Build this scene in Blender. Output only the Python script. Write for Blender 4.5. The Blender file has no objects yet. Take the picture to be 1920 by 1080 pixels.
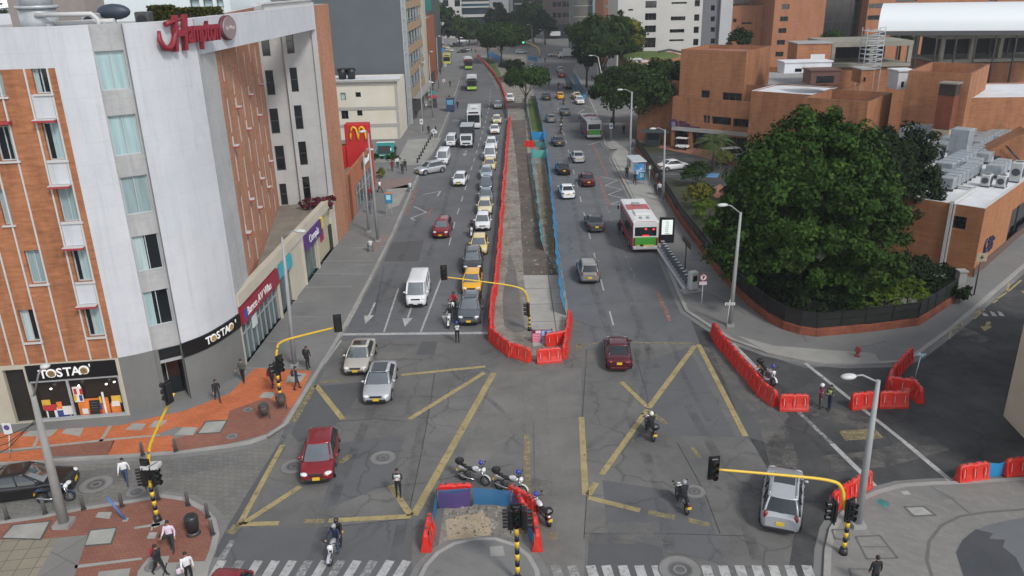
import bpy, bmesh, math, random
import numpy as np
from mathutils import Vector, Matrix
random.seed(7); RNG=np.random.default_rng(7)
C=bpy.context.scene.collection; sc=bpy.context.scene
rad=math.radians
# ------------------------------------------------------------------ camera
CH=25.0; FP=1502.864; _vx,_vy=1048.7,4467.0
_n=Vector((_vx-960,-(_vy-540),-FP)).normalized(); _U=-_n
_f=Vector((0,0,-1)); _Y=(_f-_f.dot(_U)*_U).normalized(); _X=_Y.cross(_U)
RM=Matrix((_X,_Y,_U))
cd=bpy.data.cameras.new('camera'); cam=bpy.data.objects.new('camera',cd); C.objects.link(cam)
cd.sensor_width=36; cd.lens=FP/1920*36; cd.clip_start=.5; cd.clip_end=3000
cam.matrix_world=Matrix.Translation((0,0,CH))@RM.to_4x4()
sc.camera=cam
# ------------------------------------------------------------------ light
SUN_EL,SUN_AZ=44.,145.   # azimuth clockwise from +Y
w=bpy.data.worlds.new('World'); sc.world=w; w.use_nodes=True
nt=w.node_tree; bg=nt.nodes['Background']
sky=nt.nodes.new('ShaderNodeTexSky'); sky.sky_type='NISHITA'; sky.sun_disc=False
sky.sun_elevation=rad(SUN_EL); sky.sun_rotation=rad(SUN_AZ); sky.altitude=2600; sky.dust_density=3
hs=nt.nodes.new('ShaderNodeHueSaturation'); hs.inputs['Saturation'].default_value=.28; hs.inputs['Value'].default_value=1.0
nt.links.new(sky.outputs[0],hs.inputs['Color']); nt.links.new(hs.outputs[0],bg.inputs[0]); bg.inputs[1].default_value=.143
sd=bpy.data.lights.new('sun','SUN'); sun=bpy.data.objects.new('sun',sd); C.objects.link(sun)
sd.energy=1.4; sd.angle=rad(11); sd.color=(1,.97,.93)
_d=Vector((math.sin(rad(SUN_AZ))*math.cos(rad(SUN_EL)),math.cos(rad(SUN_AZ))*math.cos(rad(SUN_EL)),math.sin(rad(SUN_EL))))
sun.rotation_euler=_d.to_track_quat('Z','Y').to_euler(); sun.location=(40,-40,90)
sc.view_settings.view_transform='Standard'; sc.view_settings.look='None'; sc.view_settings.gamma=1; sc.view_settings.exposure=0.85
# ------------------------------------------------------------------ where a photo pixel lies in the place
def ray(px,py): return RM@Vector((px-960,-(py-540),-FP))
def G(px,py,z=0.):
    d=ray(px,py); t=(z-CH)/d.z; return Vector((d.x*t,d.y*t,z))
def G2(px,py,z=0.):
    v=G(px,py,z); return (v.x,v.y)
def onY(px,py,D):
    d=ray(px,py); t=D/d.y; return Vector((d.x*t,D,CH+d.z*t))
RT=RM.transposed()
def proj(p):
    c=RT@(Vector(p)-Vector((0,0,CH))); return 960+FP*c.x/-c.z, 540-FP*c.y/-c.z
def HT(bx,by,ty):
    b=G(bx,by); lo,hi=0.,80.
    for _ in range(40):
        m=(lo+hi)/2
        if proj((b.x,b.y,m))[1]>ty: lo=m
        else: hi=m
    return lo
class Fc:
    """a vertical wall plane from p0 to p1 (left to right as seen from its outside)"""
    def __init__(s,p0,p1):
        s.p0=Vector((p0[0],p0[1])); s.p1=Vector((p1[0],p1[1])); s.L=(s.p1-s.p0).length; s.d=(s.p1-s.p0)/s.L; s.n=Vector((s.d.y,-s.d.x))
    def uv(s,px,py):
        d=ray(px,py); d2=Vector((d.x,d.y)); t=s.p0.dot(s.n)/d2.dot(s.n); q=d2*t-s.p0
        return q.dot(s.d), CH+d.z*t
    def pt(s,u,z,off=0.):
        q=s.p0+s.d*u+s.n*off; return Vector((q.x,q.y,z))
    def rect(s,x0,y0,x1,y1):
        a=s.uv(x0,y0); b=s.uv(x1,y1); return min(a[0],b[0]),max(a[0],b[0]),min(a[1],b[1]),max(a[1],b[1])
    def mat(s,u,z,off=0.):
        m=Matrix(((s.d.x,0,s.n.x),(s.d.y,0,s.n.y),(0,1,0))).to_4x4(); m.translation=s.pt(u,z,off); return m
# ------------------------------------------------------------------ materials
MATS={}
def nd(t,ty,**k):
    n=t.nodes.new(ty)
    for a,b in k.items():
        if a.startswith('i_'):
            key=a[2:]; key=int(key) if key.isdigit() else key.replace('_',' ')
            n.inputs[key].default_value=b
        else: setattr(n,a,b)
    return n
def M(name,col,rough=.6,var=.12,scale=2.,metal=0.,spec=.5,emit=0.,alpha=1.,stretch=(1,1,1),detail=5.,bump=0.,coat=0.):
    if name in MATS: return MATS[name]
    m=bpy.data.materials.new(name); m.use_nodes=True; t=m.node_tree; b=t.nodes['Principled BSDF']
    b.inputs['Roughness'].default_value=rough; b.inputs['Metallic'].default_value=metal; b.inputs['Specular IOR Level'].default_value=spec
    b.inputs['Coat Weight'].default_value=coat
    c4=(*col,1)
    if var>0:
        tc=nd(t,'ShaderNodeTexCoord'); mp=nd(t,'ShaderNodeMapping',i_Scale=stretch); no=nd(t,'ShaderNodeTexNoise',i_Scale=scale,i_Detail=detail,i_Roughness=.65)
        t.links.new(tc.outputs['Object'],mp.inputs[0]); t.links.new(mp.outputs[0],no.inputs[0])
        rp=nd(t,'ShaderNodeValToRGB'); rp.color_ramp.elements[0].position=.28; rp.color_ramp.elements[1].position=.72
        rp.color_ramp.elements[0].color=(*[x*(1-var) for x in col],1); rp.color_ramp.elements[1].color=(*[min(1,x*(1+var)) for x in col],1)
        t.links.new(no.outputs[0],rp.inputs[0]); t.links.new(rp.outputs[0],b.inputs['Base Color'])
        if bump>0:
            bp=nd(t,'ShaderNodeBump',i_Strength=bump,i_Distance=.02); t.links.new(no.outputs[0],bp.inputs['Height']); t.links.new(bp.outputs[0],b.inputs['Normal'])
    else: b.inputs['Base Color'].default_value=c4
    if emit>0: b.inputs['Emission Color'].default_value=c4; b.inputs['Emission Strength'].default_value=emit
    if alpha<1: b.inputs['Alpha'].default_value=alpha
    MATS[name]=m; return m
def surf(name,c1,c2,grain=.25,s1=.12,s2=14.,rough=.9,crack=0.,cracks=.35,stain=0.,joint=None,jcol=(.05,.05,.05),bump=.15,drip=0.,hline=0.):
    """worn ground or wall: two colours by large noise, fine grain, cracks (voronoi edges), stains, joints (brick texture)"""
    if name in MATS: return MATS[name]
    m=bpy.data.materials.new(name); m.use_nodes=True; t=m.node_tree; b=t.nodes['Principled BSDF']; L=t.links.new
    b.inputs['Roughness'].default_value=rough; b.inputs['Specular IOR Level'].default_value=.25
    tc=nd(t,'ShaderNodeTexCoord'); P=tc.outputs['Object']
    n1=nd(t,'ShaderNodeTexNoise',i_Scale=s1,i_Detail=6.,i_Roughness=.7); L(P,n1.inputs[0])
    r1=nd(t,'ShaderNodeValToRGB'); r1.color_ramp.elements[0].position=.35; r1.color_ramp.elements[1].position=.65
    r1.color_ramp.elements[0].color=(*c1,1); r1.color_ramp.elements[1].color=(*c2,1); L(n1.outputs[0],r1.inputs[0])
    n2=nd(t,'ShaderNodeTexNoise',i_Scale=s2,i_Detail=4.,i_Roughness=.8); L(P,n2.inputs[0])
    mr=nd(t,'ShaderNodeMapRange',i_1=.25,i_2=.75,i_3=1-grain,i_4=1+grain); L(n2.outputs[0],mr.inputs[0])
    mx=nd(t,'ShaderNodeMix',data_type='RGBA',blend_type='MULTIPLY'); mx.inputs[0].default_value=1
    L(r1.outputs[0],mx.inputs[6]); L(mr.outputs[0],mx.inputs[7]); out=mx.outputs[2]
    def dark(fac,colr,out):
        q=nd(t,'ShaderNodeMix',data_type='RGBA'); L(fac,q.inputs[0]); L(out,q.inputs[6]); q.inputs[7].default_value=(*colr,1); return q.outputs[2]
    if stain>0:
        n3=nd(t,'ShaderNodeTexNoise',i_Scale=.45,i_Detail=7.,i_Roughness=.75); L(P,n3.inputs[0])
        q=nd(t,'ShaderNodeMapRange',i_1=.56,i_2=.72,i_3=0.,i_4=stain); L(n3.outputs[0],q.inputs[0]); out=dark(q.outputs[0],[x*.45 for x in c1],out)
    if drip>0:
        mp=nd(t,'ShaderNodeMapping',i_Scale=(1.6,1.6,.07)); n6=nd(t,'ShaderNodeTexNoise',i_Scale=1.4,i_Detail=6.,i_Roughness=.7); L(P,mp.inputs[0]); L(mp.outputs[0],n6.inputs[0])
        q=nd(t,'ShaderNodeMapRange',i_1=.5,i_2=.75,i_3=0.,i_4=drip); L(n6.outputs[0],q.inputs[0]); out=dark(q.outputs[0],[x*.55 for x in c1],out)
    if hline>0:
        sp=nd(t,'ShaderNodeSeparateXYZ'); L(P,sp.inputs[0]); m1=nd(t,'ShaderNodeMath',operation='DIVIDE',i_1=hline); L(sp.outputs[2],m1.inputs[0]); m2=nd(t,'ShaderNodeMath',operation='FRACT'); L(m1.outputs[0],m2.inputs[0]); m3=nd(t,'ShaderNodeMath',operation='LESS_THAN',i_1=.035); L(m2.outputs[0],m3.inputs[0]); m4=nd(t,'ShaderNodeMath',operation='MULTIPLY',i_1=.12); L(m3.outputs[0],m4.inputs[0]); out=dark(m4.outputs[0],[x*.5 for x in c1],out)
    if crack>0:
        n4=nd(t,'ShaderNodeTexNoise',i_Scale=.8,i_Detail=5.); L(P,n4.inputs[0])
        va=nd(t,'ShaderNodeVectorMath',operation='MULTIPLY_ADD'); va.inputs[1].default_value=(1.6,1.6,0); L(n4.outputs[1],va.inputs[0]); L(P,va.inputs[2])
        vo=nd(t,'ShaderNodeTexVoronoi',feature='DISTANCE_TO_EDGE',i_Scale=crack); L(va.outputs[0],vo.inputs['Vector'])
        q=nd(t,'ShaderNodeMapRange',i_1=.0,i_2=.03*crack/.3,i_3=cracks,i_4=0.); L(vo.outputs['Distance'],q.inputs[0])
        n5=nd(t,'ShaderNodeTexNoise',i_Scale=.15,i_Detail=3.); L(P,n5.inputs[0])
        q2=nd(t,'ShaderNodeMapRange',i_1=.36,i_2=.55,i_3=0.,i_4=1.); L(n5.outputs[0],q2.inputs[0])
        mm=nd(t,'ShaderNodeMath',operation='MULTIPLY'); L(q.outputs[0],mm.inputs[0]); L(q2.outputs[0],mm.inputs[1])
        out=dark(mm.outputs[0],[x*.3 for x in c1],out)
    if joint:
        sx,sy,rot,size,off=joint
        mp=nd(t,'ShaderNodeMapping'); mp.inputs['Rotation'].default_value=(0,0,rad(rot)); L(P,mp.inputs[0])
        br=nd(t,'ShaderNodeTexBrick',offset=off); br.inputs['Scale'].default_value=1; br.inputs['Brick Width'].default_value=sx; br.inputs['Row Height'].default_value=sy
        br.inputs['Mortar Size'].default_value=size; br.inputs['Mortar Smooth'].default_value=.3; br.inputs['Color1'].default_value=(.85,.85,.85,1); br.inputs['Color2'].default_value=(1.1,1.1,1.1,1)
        L(mp.outputs[0],br.inputs[0])
        mz=nd(t,'ShaderNodeMix',data_type='RGBA',blend_type='MULTIPLY'); mz.inputs[0].default_value=.6; L(out,mz.inputs[6]); L(br.outputs['Color'],mz.inputs[7]); out=mz.outputs[2]
        mf=nd(t,'ShaderNodeMath',operation='MULTIPLY',i_1=.75); L(br.outputs['Fac'],mf.inputs[0])
        out=dark(mf.outputs[0],jcol,out)
    L(out,b.inputs['Base Color'])
    if bump>0:
        bp=nd(t,'ShaderNodeBump',i_Strength=bump,i_Distance=.015); L(n2.outputs[0],bp.inputs['Height']); L(bp.outputs[0],b.inputs['Normal'])
    MATS[name]=m; return m
def brick(name,c1,c2,cm,row=.16,wd=.5,streak=.35,dirt=.35):
    """brick courses on an upright wall of any bearing: courses by height, joints by distance along, drips of dirt"""
    if name in MATS: return MATS[name]
    m=bpy.data.materials.new(name); m.use_nodes=True; t=m.node_tree; b=t.nodes['Principled BSDF']; L=t.links.new
    b.inputs['Roughness'].default_value=.9; b.inputs['Specular IOR Level'].default_value=.2
    tc=nd(t,'ShaderNodeTexCoord'); sp=nd(t,'ShaderNodeSeparateXYZ'); L(tc.outputs['Object'],sp.inputs[0])
    ad=nd(t,'ShaderNodeMath',operation='ADD'); L(sp.outputs[0],ad.inputs[0]); 
    mu=nd(t,'ShaderNodeMath',operation='MULTIPLY',i_1=.8); L(sp.outputs[1],mu.inputs[0]); L(mu.outputs[0],ad.inputs[1])
    cb=nd(t,'ShaderNodeCombineXYZ'); L(ad.outputs[0],cb.inputs[0]); L(sp.outputs[2],cb.inputs[1])
    br=nd(t,'ShaderNodeTexBrick'); br.inputs['Scale'].default_value=1; br.inputs['Brick Width'].default_value=wd; br.inputs['Row Height'].default_value=row
    br.inputs['Mortar Size'].default_value=.012; br.inputs['Color1'].default_value=(*c1,1); br.inputs['Color2'].default_value=(*c2,1); br.inputs['Mortar'].default_value=(*cm,1)
    L(cb.outputs[0],br.inputs[0])
    def nz(sc_,st,lo,hi,a):
        mp=nd(t,'ShaderNodeMapping',i_Scale=st); n=nd(t,'ShaderNodeTexNoise',i_Scale=sc_,i_Detail=6.,i_Roughness=.7); L(tc.outputs['Object'],mp.inputs[0]); L(mp.outputs[0],n.inputs[0])
        q=nd(t,'ShaderNodeMapRange',i_1=lo,i_2=hi,i_3=1-a,i_4=1+a*.5); L(n.outputs[0],q.inputs[0]); return q.outputs[0]
    out=br.outputs[0]
    for fac in (nz(.9,(1,1,7),.3,.7,streak),nz(.6,(1.3,1.3,.25),.3,.55,dirt)):
        mx=nd(t,'ShaderNodeMix',data_type='RGBA',blend_type='MULTIPLY'); mx.inputs[0].default_value=1; L(out,mx.inputs[6]); L(fac,mx.inputs[7]); out=mx.outputs[2]
    L(out,b.inputs['Base Color']); MATS[name]=m; return m
def leafm(name,c1,c2,c3):
    if name in MATS: return MATS[name]
    m=bpy.data.materials.new(name); m.use_nodes=True; t=m.node_tree; b=t.nodes['Principled BSDF']; L=t.links.new
    b.inputs['Roughness'].default_value=.75; b.inputs['Specular IOR Level'].default_value=.08
    g=nd(t,'ShaderNodeNewGeometry'); r=nd(t,'ShaderNodeValToRGB'); e=r.color_ramp.elements
    e[0].color=(*c1,1); e[1].color=(*c3,1); k=e.new(.55); k.color=(*c2,1)
    tc=nd(t,'ShaderNodeTexCoord'); n=nd(t,'ShaderNodeTexNoise',i_Scale=.55,i_Detail=3.); L(tc.outputs['Object'],n.inputs[0])
    a=nd(t,'ShaderNodeMath',operation='MULTIPLY_ADD',i_1=.6,i_2=-.12); L(n.outputs[0],a.inputs[0])
    q=nd(t,'ShaderNodeMath',operation='MULTIPLY_ADD',i_1=.55); L(g.outputs['Random Per Island'],q.inputs[0]); L(a.outputs[0],q.inputs[2])
    L(q.outputs[0],r.inputs[0]); L(r.outputs[0],b.inputs['Base Color'])
    MATS[name]=m; return m
def net(name,col,alpha):
    if name in MATS: return MATS[name]
    m=bpy.data.materials.new(name); m.use_nodes=True; t=m.node_tree; b=t.nodes['Principled BSDF']
    b.inputs['Base Color'].default_value=(*col,1); b.inputs['Roughness'].default_value=.7; b.inputs['Alpha'].default_value=alpha
    MATS[name]=m; return m
# ------------------------------------------------------------------ mesh building
class MB:
    def __init__(s): s.v=[]; s.f=[]; s.m=[]; s.sm=[]
    def add(s,vs,fs,mi=0,smooth=False):
        o=len(s.v); s.v+= [tuple(v) for v in vs]
        for f in fs: s.f.append(tuple(i+o for i in f)); s.m.append(mi); s.sm.append(smooth)
    def quad(s,a,b,c,d,mi=0): s.add([a,b,c,d],[(0,1,2,3)],mi)
    def poly(s,pts,mi=0): s.add(pts,[tuple(range(len(pts)))],mi)
    def box(s,c,sz,rz=0.,mi=0,bev=0.,rot=None):
        x,y,z=[k/2 for k in sz]
        R=rot if rot is not None else Matrix.Rotation(rz,3,'Z')
        if bev>0:
            b=min(bev,x*.9,y*.9,z*.9); vs=[];fs=[]
            prof=[(x-b,y-b,-z),(x,y,-z+b),(x,y,z-b),(x-b,y-b,z)]
            rings=[]
            for (px_,py_,pz_) in prof:
                c1=min(b,px_,py_)
                ring=[(px_,-py_+c1),(px_,py_-c1),(px_-c1,py_),(-px_+c1,py_),(-px_,py_-c1),(-px_,-py_+c1),(-px_+c1,-py_),(px_-c1,-py_)]
                rings.append([(a_,b_,pz_) for a_,b_ in ring])
            for r in rings: vs+=r
            for k in range(3):
                for i in range(8): fs.append((k*8+i,k*8+(i+1)%8,(k+1)*8+(i+1)%8,(k+1)*8+i))
            fs.append(tuple(range(7,-1,-1))); fs.append(tuple(range(24,32)))
        else:
            vs=[(a,b,d) for d in (-z,z) for a,b in ((-x,-y),(x,-y),(x,y),(-x,y))]
            fs=[(3,2,1,0),(4,5,6,7),(0,1,5,4),(1,2,6,5),(2,3,7,6),(3,0,4,7)]
        c=Vector(c); s.add([c+R@Vector(v) for v in vs],fs,mi)
    def prism(s,pts,z0,z1,mi=0,top=None,bottom=True):
        n=len(pts); a=sum(pts[i][0]*pts[(i+1)%n][1]-pts[(i+1)%n][0]*pts[i][1] for i in range(n))
        if a<0: pts=pts[::-1]
        vs=[(p[0],p[1],z0) for p in pts]+[(p[0],p[1],z1) for p in pts]
        s.add(vs,[(i,(i+1)%n,n+(i+1)%n,n+i) for i in range(n)],mi)
        s.add(vs[n:],[tuple(range(n))],mi if top is None else top)
        if bottom: s.add(vs[:n],[tuple(range(n-1,-1,-1))],mi)
    def tube(s,pts,r,seg=8,mi=0,cap=True,mis=None):
        pts=[Vector(p) for p in pts]; rs=r if isinstance(r,(list,tuple)) else [r]*len(pts); base=len(s.v); up=Vector((0,0,1))
        for i,p in enumerate(pts):
            d=(pts[min(i+1,len(pts)-1)]-pts[max(i-1,0)]).normalized()
            a=d.cross(up if abs(d.z)<.95 else Vector((1,0,0))).normalized(); b=d.cross(a)
            for k in range(seg):
                t=2*math.pi*k/seg; s.v.append(tuple(p+(a*math.cos(t)+b*math.sin(t))*rs[i]))
        for i in range(len(pts)-1):
            for k in range(seg):
                s.f.append((base+i*seg+k,base+i*seg+(k+1)%seg,base+(i+1)*seg+(k+1)%seg,base+(i+1)*seg+k)); s.m.append(mis[i] if mis else mi); s.sm.append(True)
        if cap:
            s.f.append(tuple(base+k for k in range(seg-1,-1,-1))); s.m.append(mis[0] if mis else mi); s.sm.append(False)
            e=base+(len(pts)-1)*seg; s.f.append(tuple(e+k for k in range(seg))); s.m.append(mis[-1] if mis else mi); s.sm.append(False)
    def ell(s,c,r,seg=10,rings=6,mi=0,zmin=-1.,rot=None):
        vs=[];fs=[]; c=Vector(c)
        a0=math.asin(max(-1,zmin))
        for i in range(rings+1):
            a=a0+(math.pi/2-a0)*i/rings
            for k in range(seg):
                t=2*math.pi*k/seg; v=Vector((r[0]*math.cos(a)*math.cos(t),r[1]*math.cos(a)*math.sin(t),r[2]*math.sin(a)))
                if rot is not None: v=rot@v
                vs.append(c+v)
        for i in range(rings):
            for k in range(seg): fs.append((i*seg+k,i*seg+(k+1)%seg,(i+1)*seg+(k+1)%seg,(i+1)*seg+k))
        s.add(vs,fs,mi,True)
    def loft(s,rings,mi=0,cap0=True,cap1=True,smooth=True,closed=True):
        n=len(rings[0]); vs=[p for r in rings for p in r]; fs=[]
        for i in range(len(rings)-1):
            for k in range(n if closed else n-1): fs.append((i*n+k,i*n+(k+1)%n,(i+1)*n+(k+1)%n,(i+1)*n+k))
        s.add(vs,fs,mi,smooth)
        if cap0: s.add(rings[0],[tuple(range(n-1,-1,-1))],mi)
        if cap1: s.add(rings[-1],[tuple(range(n))],mi)
    def cyl(s,c,r,h,axis='Z',seg=16,mi=0,r2=None):
        c=Vector(c); ax={'X':Vector((1,0,0)),'Y':Vector((0,1,0)),'Z':Vector((0,0,1))}[axis]
        s.tube([c-ax*h/2,c+ax*h/2],[r,r if r2 is None else r2],seg,mi)
    def build(s,name,mats,parent=None,loc=None,rz=None,mw=None,world=False):
        me=bpy.data.meshes.new(name); me.from_pydata(s.v,[],s.f)
        if not isinstance(mats,(list,tuple)): mats=[mats]
        for q in mats: me.materials.append(q)
        if len(me.polygons)==len(s.m):
            me.polygons.foreach_set('material_index',s.m); me.polygons.foreach_set('use_smooth',s.sm)
        me.update(); o=bpy.data.objects.new(name,me); C.objects.link(o)
        if parent is not None: o.parent=parent
        if loc is not None: o.location=loc
        if rz is not None: o.rotation_euler=(0,0,rz)
        if parent is not None and world: o.matrix_parent_inverse=Wm(parent).inverted()
        if mw is not None: o.matrix_basis=mw
        return o
def Wm(o):
    return o.matrix_basis.copy() if o.parent is None else Wm(o.parent)@o.matrix_parent_inverse@o.matrix_basis
def tag(o,label=None,cat=None,group=None,kind=None):
    for k,v in (('label',label),('category',cat),('group',group),('kind',kind)):
        if v: o[k]=v
    return o
def thing(name,label,cat,loc=(0,0,0),rz=0.,group=None):
    o=bpy.data.objects.new(name,None); C.objects.link(o); o.empty_display_size=.3
    o.location=loc; o.rotation_euler=(0,0,rz); return tag(o,label,cat,group)
KIDS={}
def dup(o,loc,rz,label=None,group=None,scale=None):
    c=o.copy(); C.objects.link(c); c.location=loc; c.rotation_euler=(0,0,rz)
    if scale: c.scale=scale
    if label: c['label']=label
    if group: c['group']=group
    if o.name not in KIDS: KIDS[o.name]=[(ch,list(ch.children)) for ch in o.children]
    for ch,gs in KIDS[o.name]:
        k=ch.copy(); C.objects.link(k); k.parent=c
        for g in gs: q=g.copy(); C.objects.link(q); q.parent=k
    return c
def text(name,s,size,mat,parent,mw,ext=.02,shear=0.,align='CENTER',spacing=1.,bold=0.,xs=1.):
    cu=bpy.data.curves.new(name,'FONT'); cu.body=s; cu.size=size; cu.extrude=ext; cu.shear=shear; cu.align_x=align; cu.align_y='CENTER'; cu.space_character=spacing; cu.offset=bold; cu.resolution_u=3
    t=bpy.data.objects.new(name,cu); C.objects.link(t); dg=bpy.context.evaluated_depsgraph_get(); dg.update()
    me=bpy.data.meshes.new_from_object(t.evaluated_get(dg)); me.materials.clear(); me.materials.append(mat)
    bpy.data.objects.remove(t); o=bpy.data.objects.new(name,me); C.objects.link(o)
    if parent is not None: o.parent=parent; o.matrix_parent_inverse=Wm(parent).inverted()
    o.matrix_basis=mw@Matrix.Diagonal((xs,1,1,1)); return o
def sheet(name,pts,z,mat,kind='structure',px=True):
    mb=MB(); mb.poly([(*(G2(*p,z) if px else p),z) for p in pts]); o=mb.build(name,mat); return tag(o,kind=kind)
# ================================================================== the setting
ASPH=surf('asphalt_worn',(.10,.099,.096),(.16,.155,.145),grain=.24,s1=.16,crack=.3,cracks=.45,stain=.35)
ASPH_R=surf('asphalt_avenue',(.098,.101,.105),(.138,.141,.146),grain=.16,s1=.11,crack=.14,cracks=.4,stain=.22)
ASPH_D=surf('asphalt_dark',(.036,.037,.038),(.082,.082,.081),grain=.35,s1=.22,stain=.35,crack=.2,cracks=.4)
ASPH_N=surf('asphalt_patch_dark',(.082,.083,.085),(.096,.097,.098),grain=.2,s1=.3)
ASPH_G=surf('asphalt_patch_grey',(.125,.122,.115),(.175,.168,.155),grain=.25,s1=.35,stain=.45)
ASPH_S=surf('asphalt_patch_smooth',(.098,.1,.102),(.112,.114,.116),grain=.14,s1=.3,stain=.2,crack=.2,cracks=.4)
CONC=surf('pavement_concrete',(.145,.145,.14),(.185,.183,.176),grain=.12,s1=.25,stain=.3)
CONC_J=surf('pavement_slabs',(.17,.165,.155),(.205,.20,.185),grain=.1,s1=.2,stain=.15,joint=(1.6,1.6,30,.02,.5),jcol=(.1,.1,.1))
CONC_R=surf('pavement_corner',(.18,.176,.165),(.215,.208,.194),grain=.09,s1=.2,stain=.1,joint=(.4,.2,32,.006,.5),jcol=(.2,.187,.165))
CONC_L=surf('concrete_light',(.24,.235,.215),(.31,.305,.28),grain=.12,s1=.3,stain=.35)
SLAB=surf('concrete_slab',(.30,.29,.265),(.37,.36,.33),grain=.1,s1=.35,stain=.4,joint=(3.3,3.6,0,.05,0),jcol=(.14,.13,.11))
KERB=surf('kerb_stone',(.24,.235,.22),(.32,.31,.29),grain=.15,s1=.5)
GUTTER=surf('gutter_concrete',(.15,.15,.145),(.2,.197,.19),grain=.15,s1=.4)
COBBLE=surf('cobble_setts',(.145,.142,.13),(.185,.18,.163),grain=.22,s1=.25,stain=.35,joint=(.36,.36,8,.014,.5),jcol=(.115,.11,.10))
TERRA=surf('paving_terracotta',(.42,.12,.05),(.52,.16,.065),grain=.12,s1=.4,stain=.2,joint=(.4,.2,8,.01,.5),jcol=(.25,.08,.04))
REDB=surf('paving_red_brick',(.20,.085,.06),(.27,.12,.085),grain=.18,s1=.35,stain=.3,joint=(.25,.12,8,.01,.5),jcol=(.12,.06,.045))
TILE=surf('paving_tan_tile',(.21,.19,.145),(.25,.225,.17),grain=.1,s1=.3,joint=(.75,.75,-8,.025,0),jcol=(.13,.12,.1))
DIRT=surf('dirt',(.145,.132,.11),(.28,.26,.225),grain=.4,s1=.5,s2=5.,stain=.75,bump=.5)
DIRT_D=surf('dirt_dark',(.075,.068,.058),(.135,.118,.095),grain=.35,s1=.3,s2=6.,stain=.6,bump=.5)
RUBBLE=surf('dirt_pale',(.30,.245,.165),(.38,.315,.215),grain=.3,s1=.7,s2=7.,stain=.5,bump=.5)
GRASS=surf('grass_turf',(.05,.085,.02),(.10,.13,.035),grain=.5,s1=.5,s2=5.,bump=.6)
SOIL=surf('garden_soil',(.03,.035,.02),(.055,.06,.03),grain=.4,s1=.4)
BRPAV=surf('brick_forecourt',(.24,.105,.075),(.29,.13,.09),grain=.15,s1=.3)
def worn(name,col,hole=.5,sc_=3.):
    """thermoplastic paint worn through in patches"""
    if name in MATS: return MATS[name]
    m=bpy.data.materials.new(name); m.use_nodes=True; t=m.node_tree; b=t.nodes['Principled BSDF']; b.inputs['Roughness'].default_value=.75
    tc=nd(t,'ShaderNodeTexCoord'); n=nd(t,'ShaderNodeTexNoise',i_Scale=sc_,i_Detail=8.,i_Roughness=.75); t.links.new(tc.outputs['Object'],n.inputs[0])
    q=nd(t,'ShaderNodeMapRange',i_1=hole-.11,i_2=hole+.11,i_3=.92,i_4=.25); t.links.new(n.outputs[0],q.inputs[0])
    t.links.new(q.outputs[0],b.inputs['Alpha'])
    n2=nd(t,'ShaderNodeTexNoise',i_Scale=1.1,i_Detail=6.); t.links.new(tc.outputs['Object'],n2.inputs[0])
    r=nd(t,'ShaderNodeValToRGB'); r.color_ramp.elements[0].position=.3; r.color_ramp.elements[1].position=.7
    r.color_ramp.elements[0].color=(*[x*.72 for x in col],1); r.color_ramp.elements[1].color=(*col,1)
    t.links.new(n2.outputs[0],r.inputs[0]); t.links.new(r.outputs[0],b.inputs['Base Color'])
    MATS[name]=m; return m
YEL=worn('road_paint_yellow',(.39,.31,.145),.62); YELF=worn('road_paint_yellow_faded',(.34,.28,.14),.48)
WHT=worn('road_paint_white',(.46,.46,.445),.60); WHTF=worn('road_paint_white_faded',(.45,.45,.44),.45); SALM=worn('road_paint_salmon',(.30,.17,.135),.55)
def gsheet(name,pts,z,mat,w=False):
    mb=MB(); mb.poly([((p[0],p[1]) if w else G2(p[0],p[1],z))+(z,) for p in pts]); return tag(mb.build(name,mat),kind='structure')
mb=MB(); mb.quad((-900,-200,-.02),(900,-200,-.02),(900,1500,-.02),(-900,1500,-.02)); tag(mb.build('ground',surf('ground_far',(.10,.10,.095),(.15,.145,.135),s1=.02)),kind='structure')
gsheet('road',[(-17,20),(-17,45),(-13.4,47),(-13.4,330),(16,330),(16,140),(14.9,95),(14.6,75),(15,55),(20,50),(29,50),(29,34),(14,34),(14,20)],0,ASPH_R,True)
gsheet('intersection',[(405,1040),(540,815),(640,640),(915,628),(990,670),(1065,655),(1290,640),(1400,820),(1560,1000),(1560,1100),(380,1100)],.004,ASPH)
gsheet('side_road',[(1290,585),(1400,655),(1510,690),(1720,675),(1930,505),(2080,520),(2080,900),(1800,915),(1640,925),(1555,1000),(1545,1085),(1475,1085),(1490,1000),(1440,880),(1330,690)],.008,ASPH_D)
gsheet('cross_road',[(-60,300),(-60,330),(70,330),(70,300)],.004,ASPH_G,True)
gsheet('far_plaza',[(-60,330),(-60,480),(0,480),(0,330)],.003,surf('far_plaza_brick',(.2,.16,.14),(.26,.21,.19),s1=.1),True)
# patches in the carriageway
PATCH=[([(985,790),(1095,782),(1100,930),(1095,1090),(1010,1090),(1005,1010)],ASPH_G),([(600,990),(775,972),(770,1095),(560,1095),(420,1060),(445,990)],ASPH_S),
([(1105,1000),(1240,1000),(1250,1095),(1100,1095)],ASPH_N),([(590,725),(690,715),(640,790),(560,830),(545,812)],ASPH_N),([(735,455),(795,450),(785,490),(720,490)],ASPH_N),
([(930,700),(1090,690),(1090,780),(985,790),(900,880),(860,880)],ASPH_G),([(790,640),(820,640),(815,665),(780,665)],ASPH_N),([(1330,640),(1400,690),(1480,780),(1440,830),(1400,820)],ASPH_N),
([(640,830),(760,815),(735,905),(600,960)],ASPH_S),([(1180,690),(1290,650),(1380,820),(1230,815)],ASPH_S),([(1130,900),(1320,930),(1360,1060),(1140,1000)],ASPH_S)]
mbs={}
for i,(pts,m) in enumerate(PATCH):
    mbs.setdefault(m.name,(MB(),m))[0].poly([(*G2(*p,.008+i*.0004),.008+i*.0004) for p in pts])
for k,(q,m) in mbs.items(): tag(q.build('road_patch',m),kind='structure')
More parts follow.
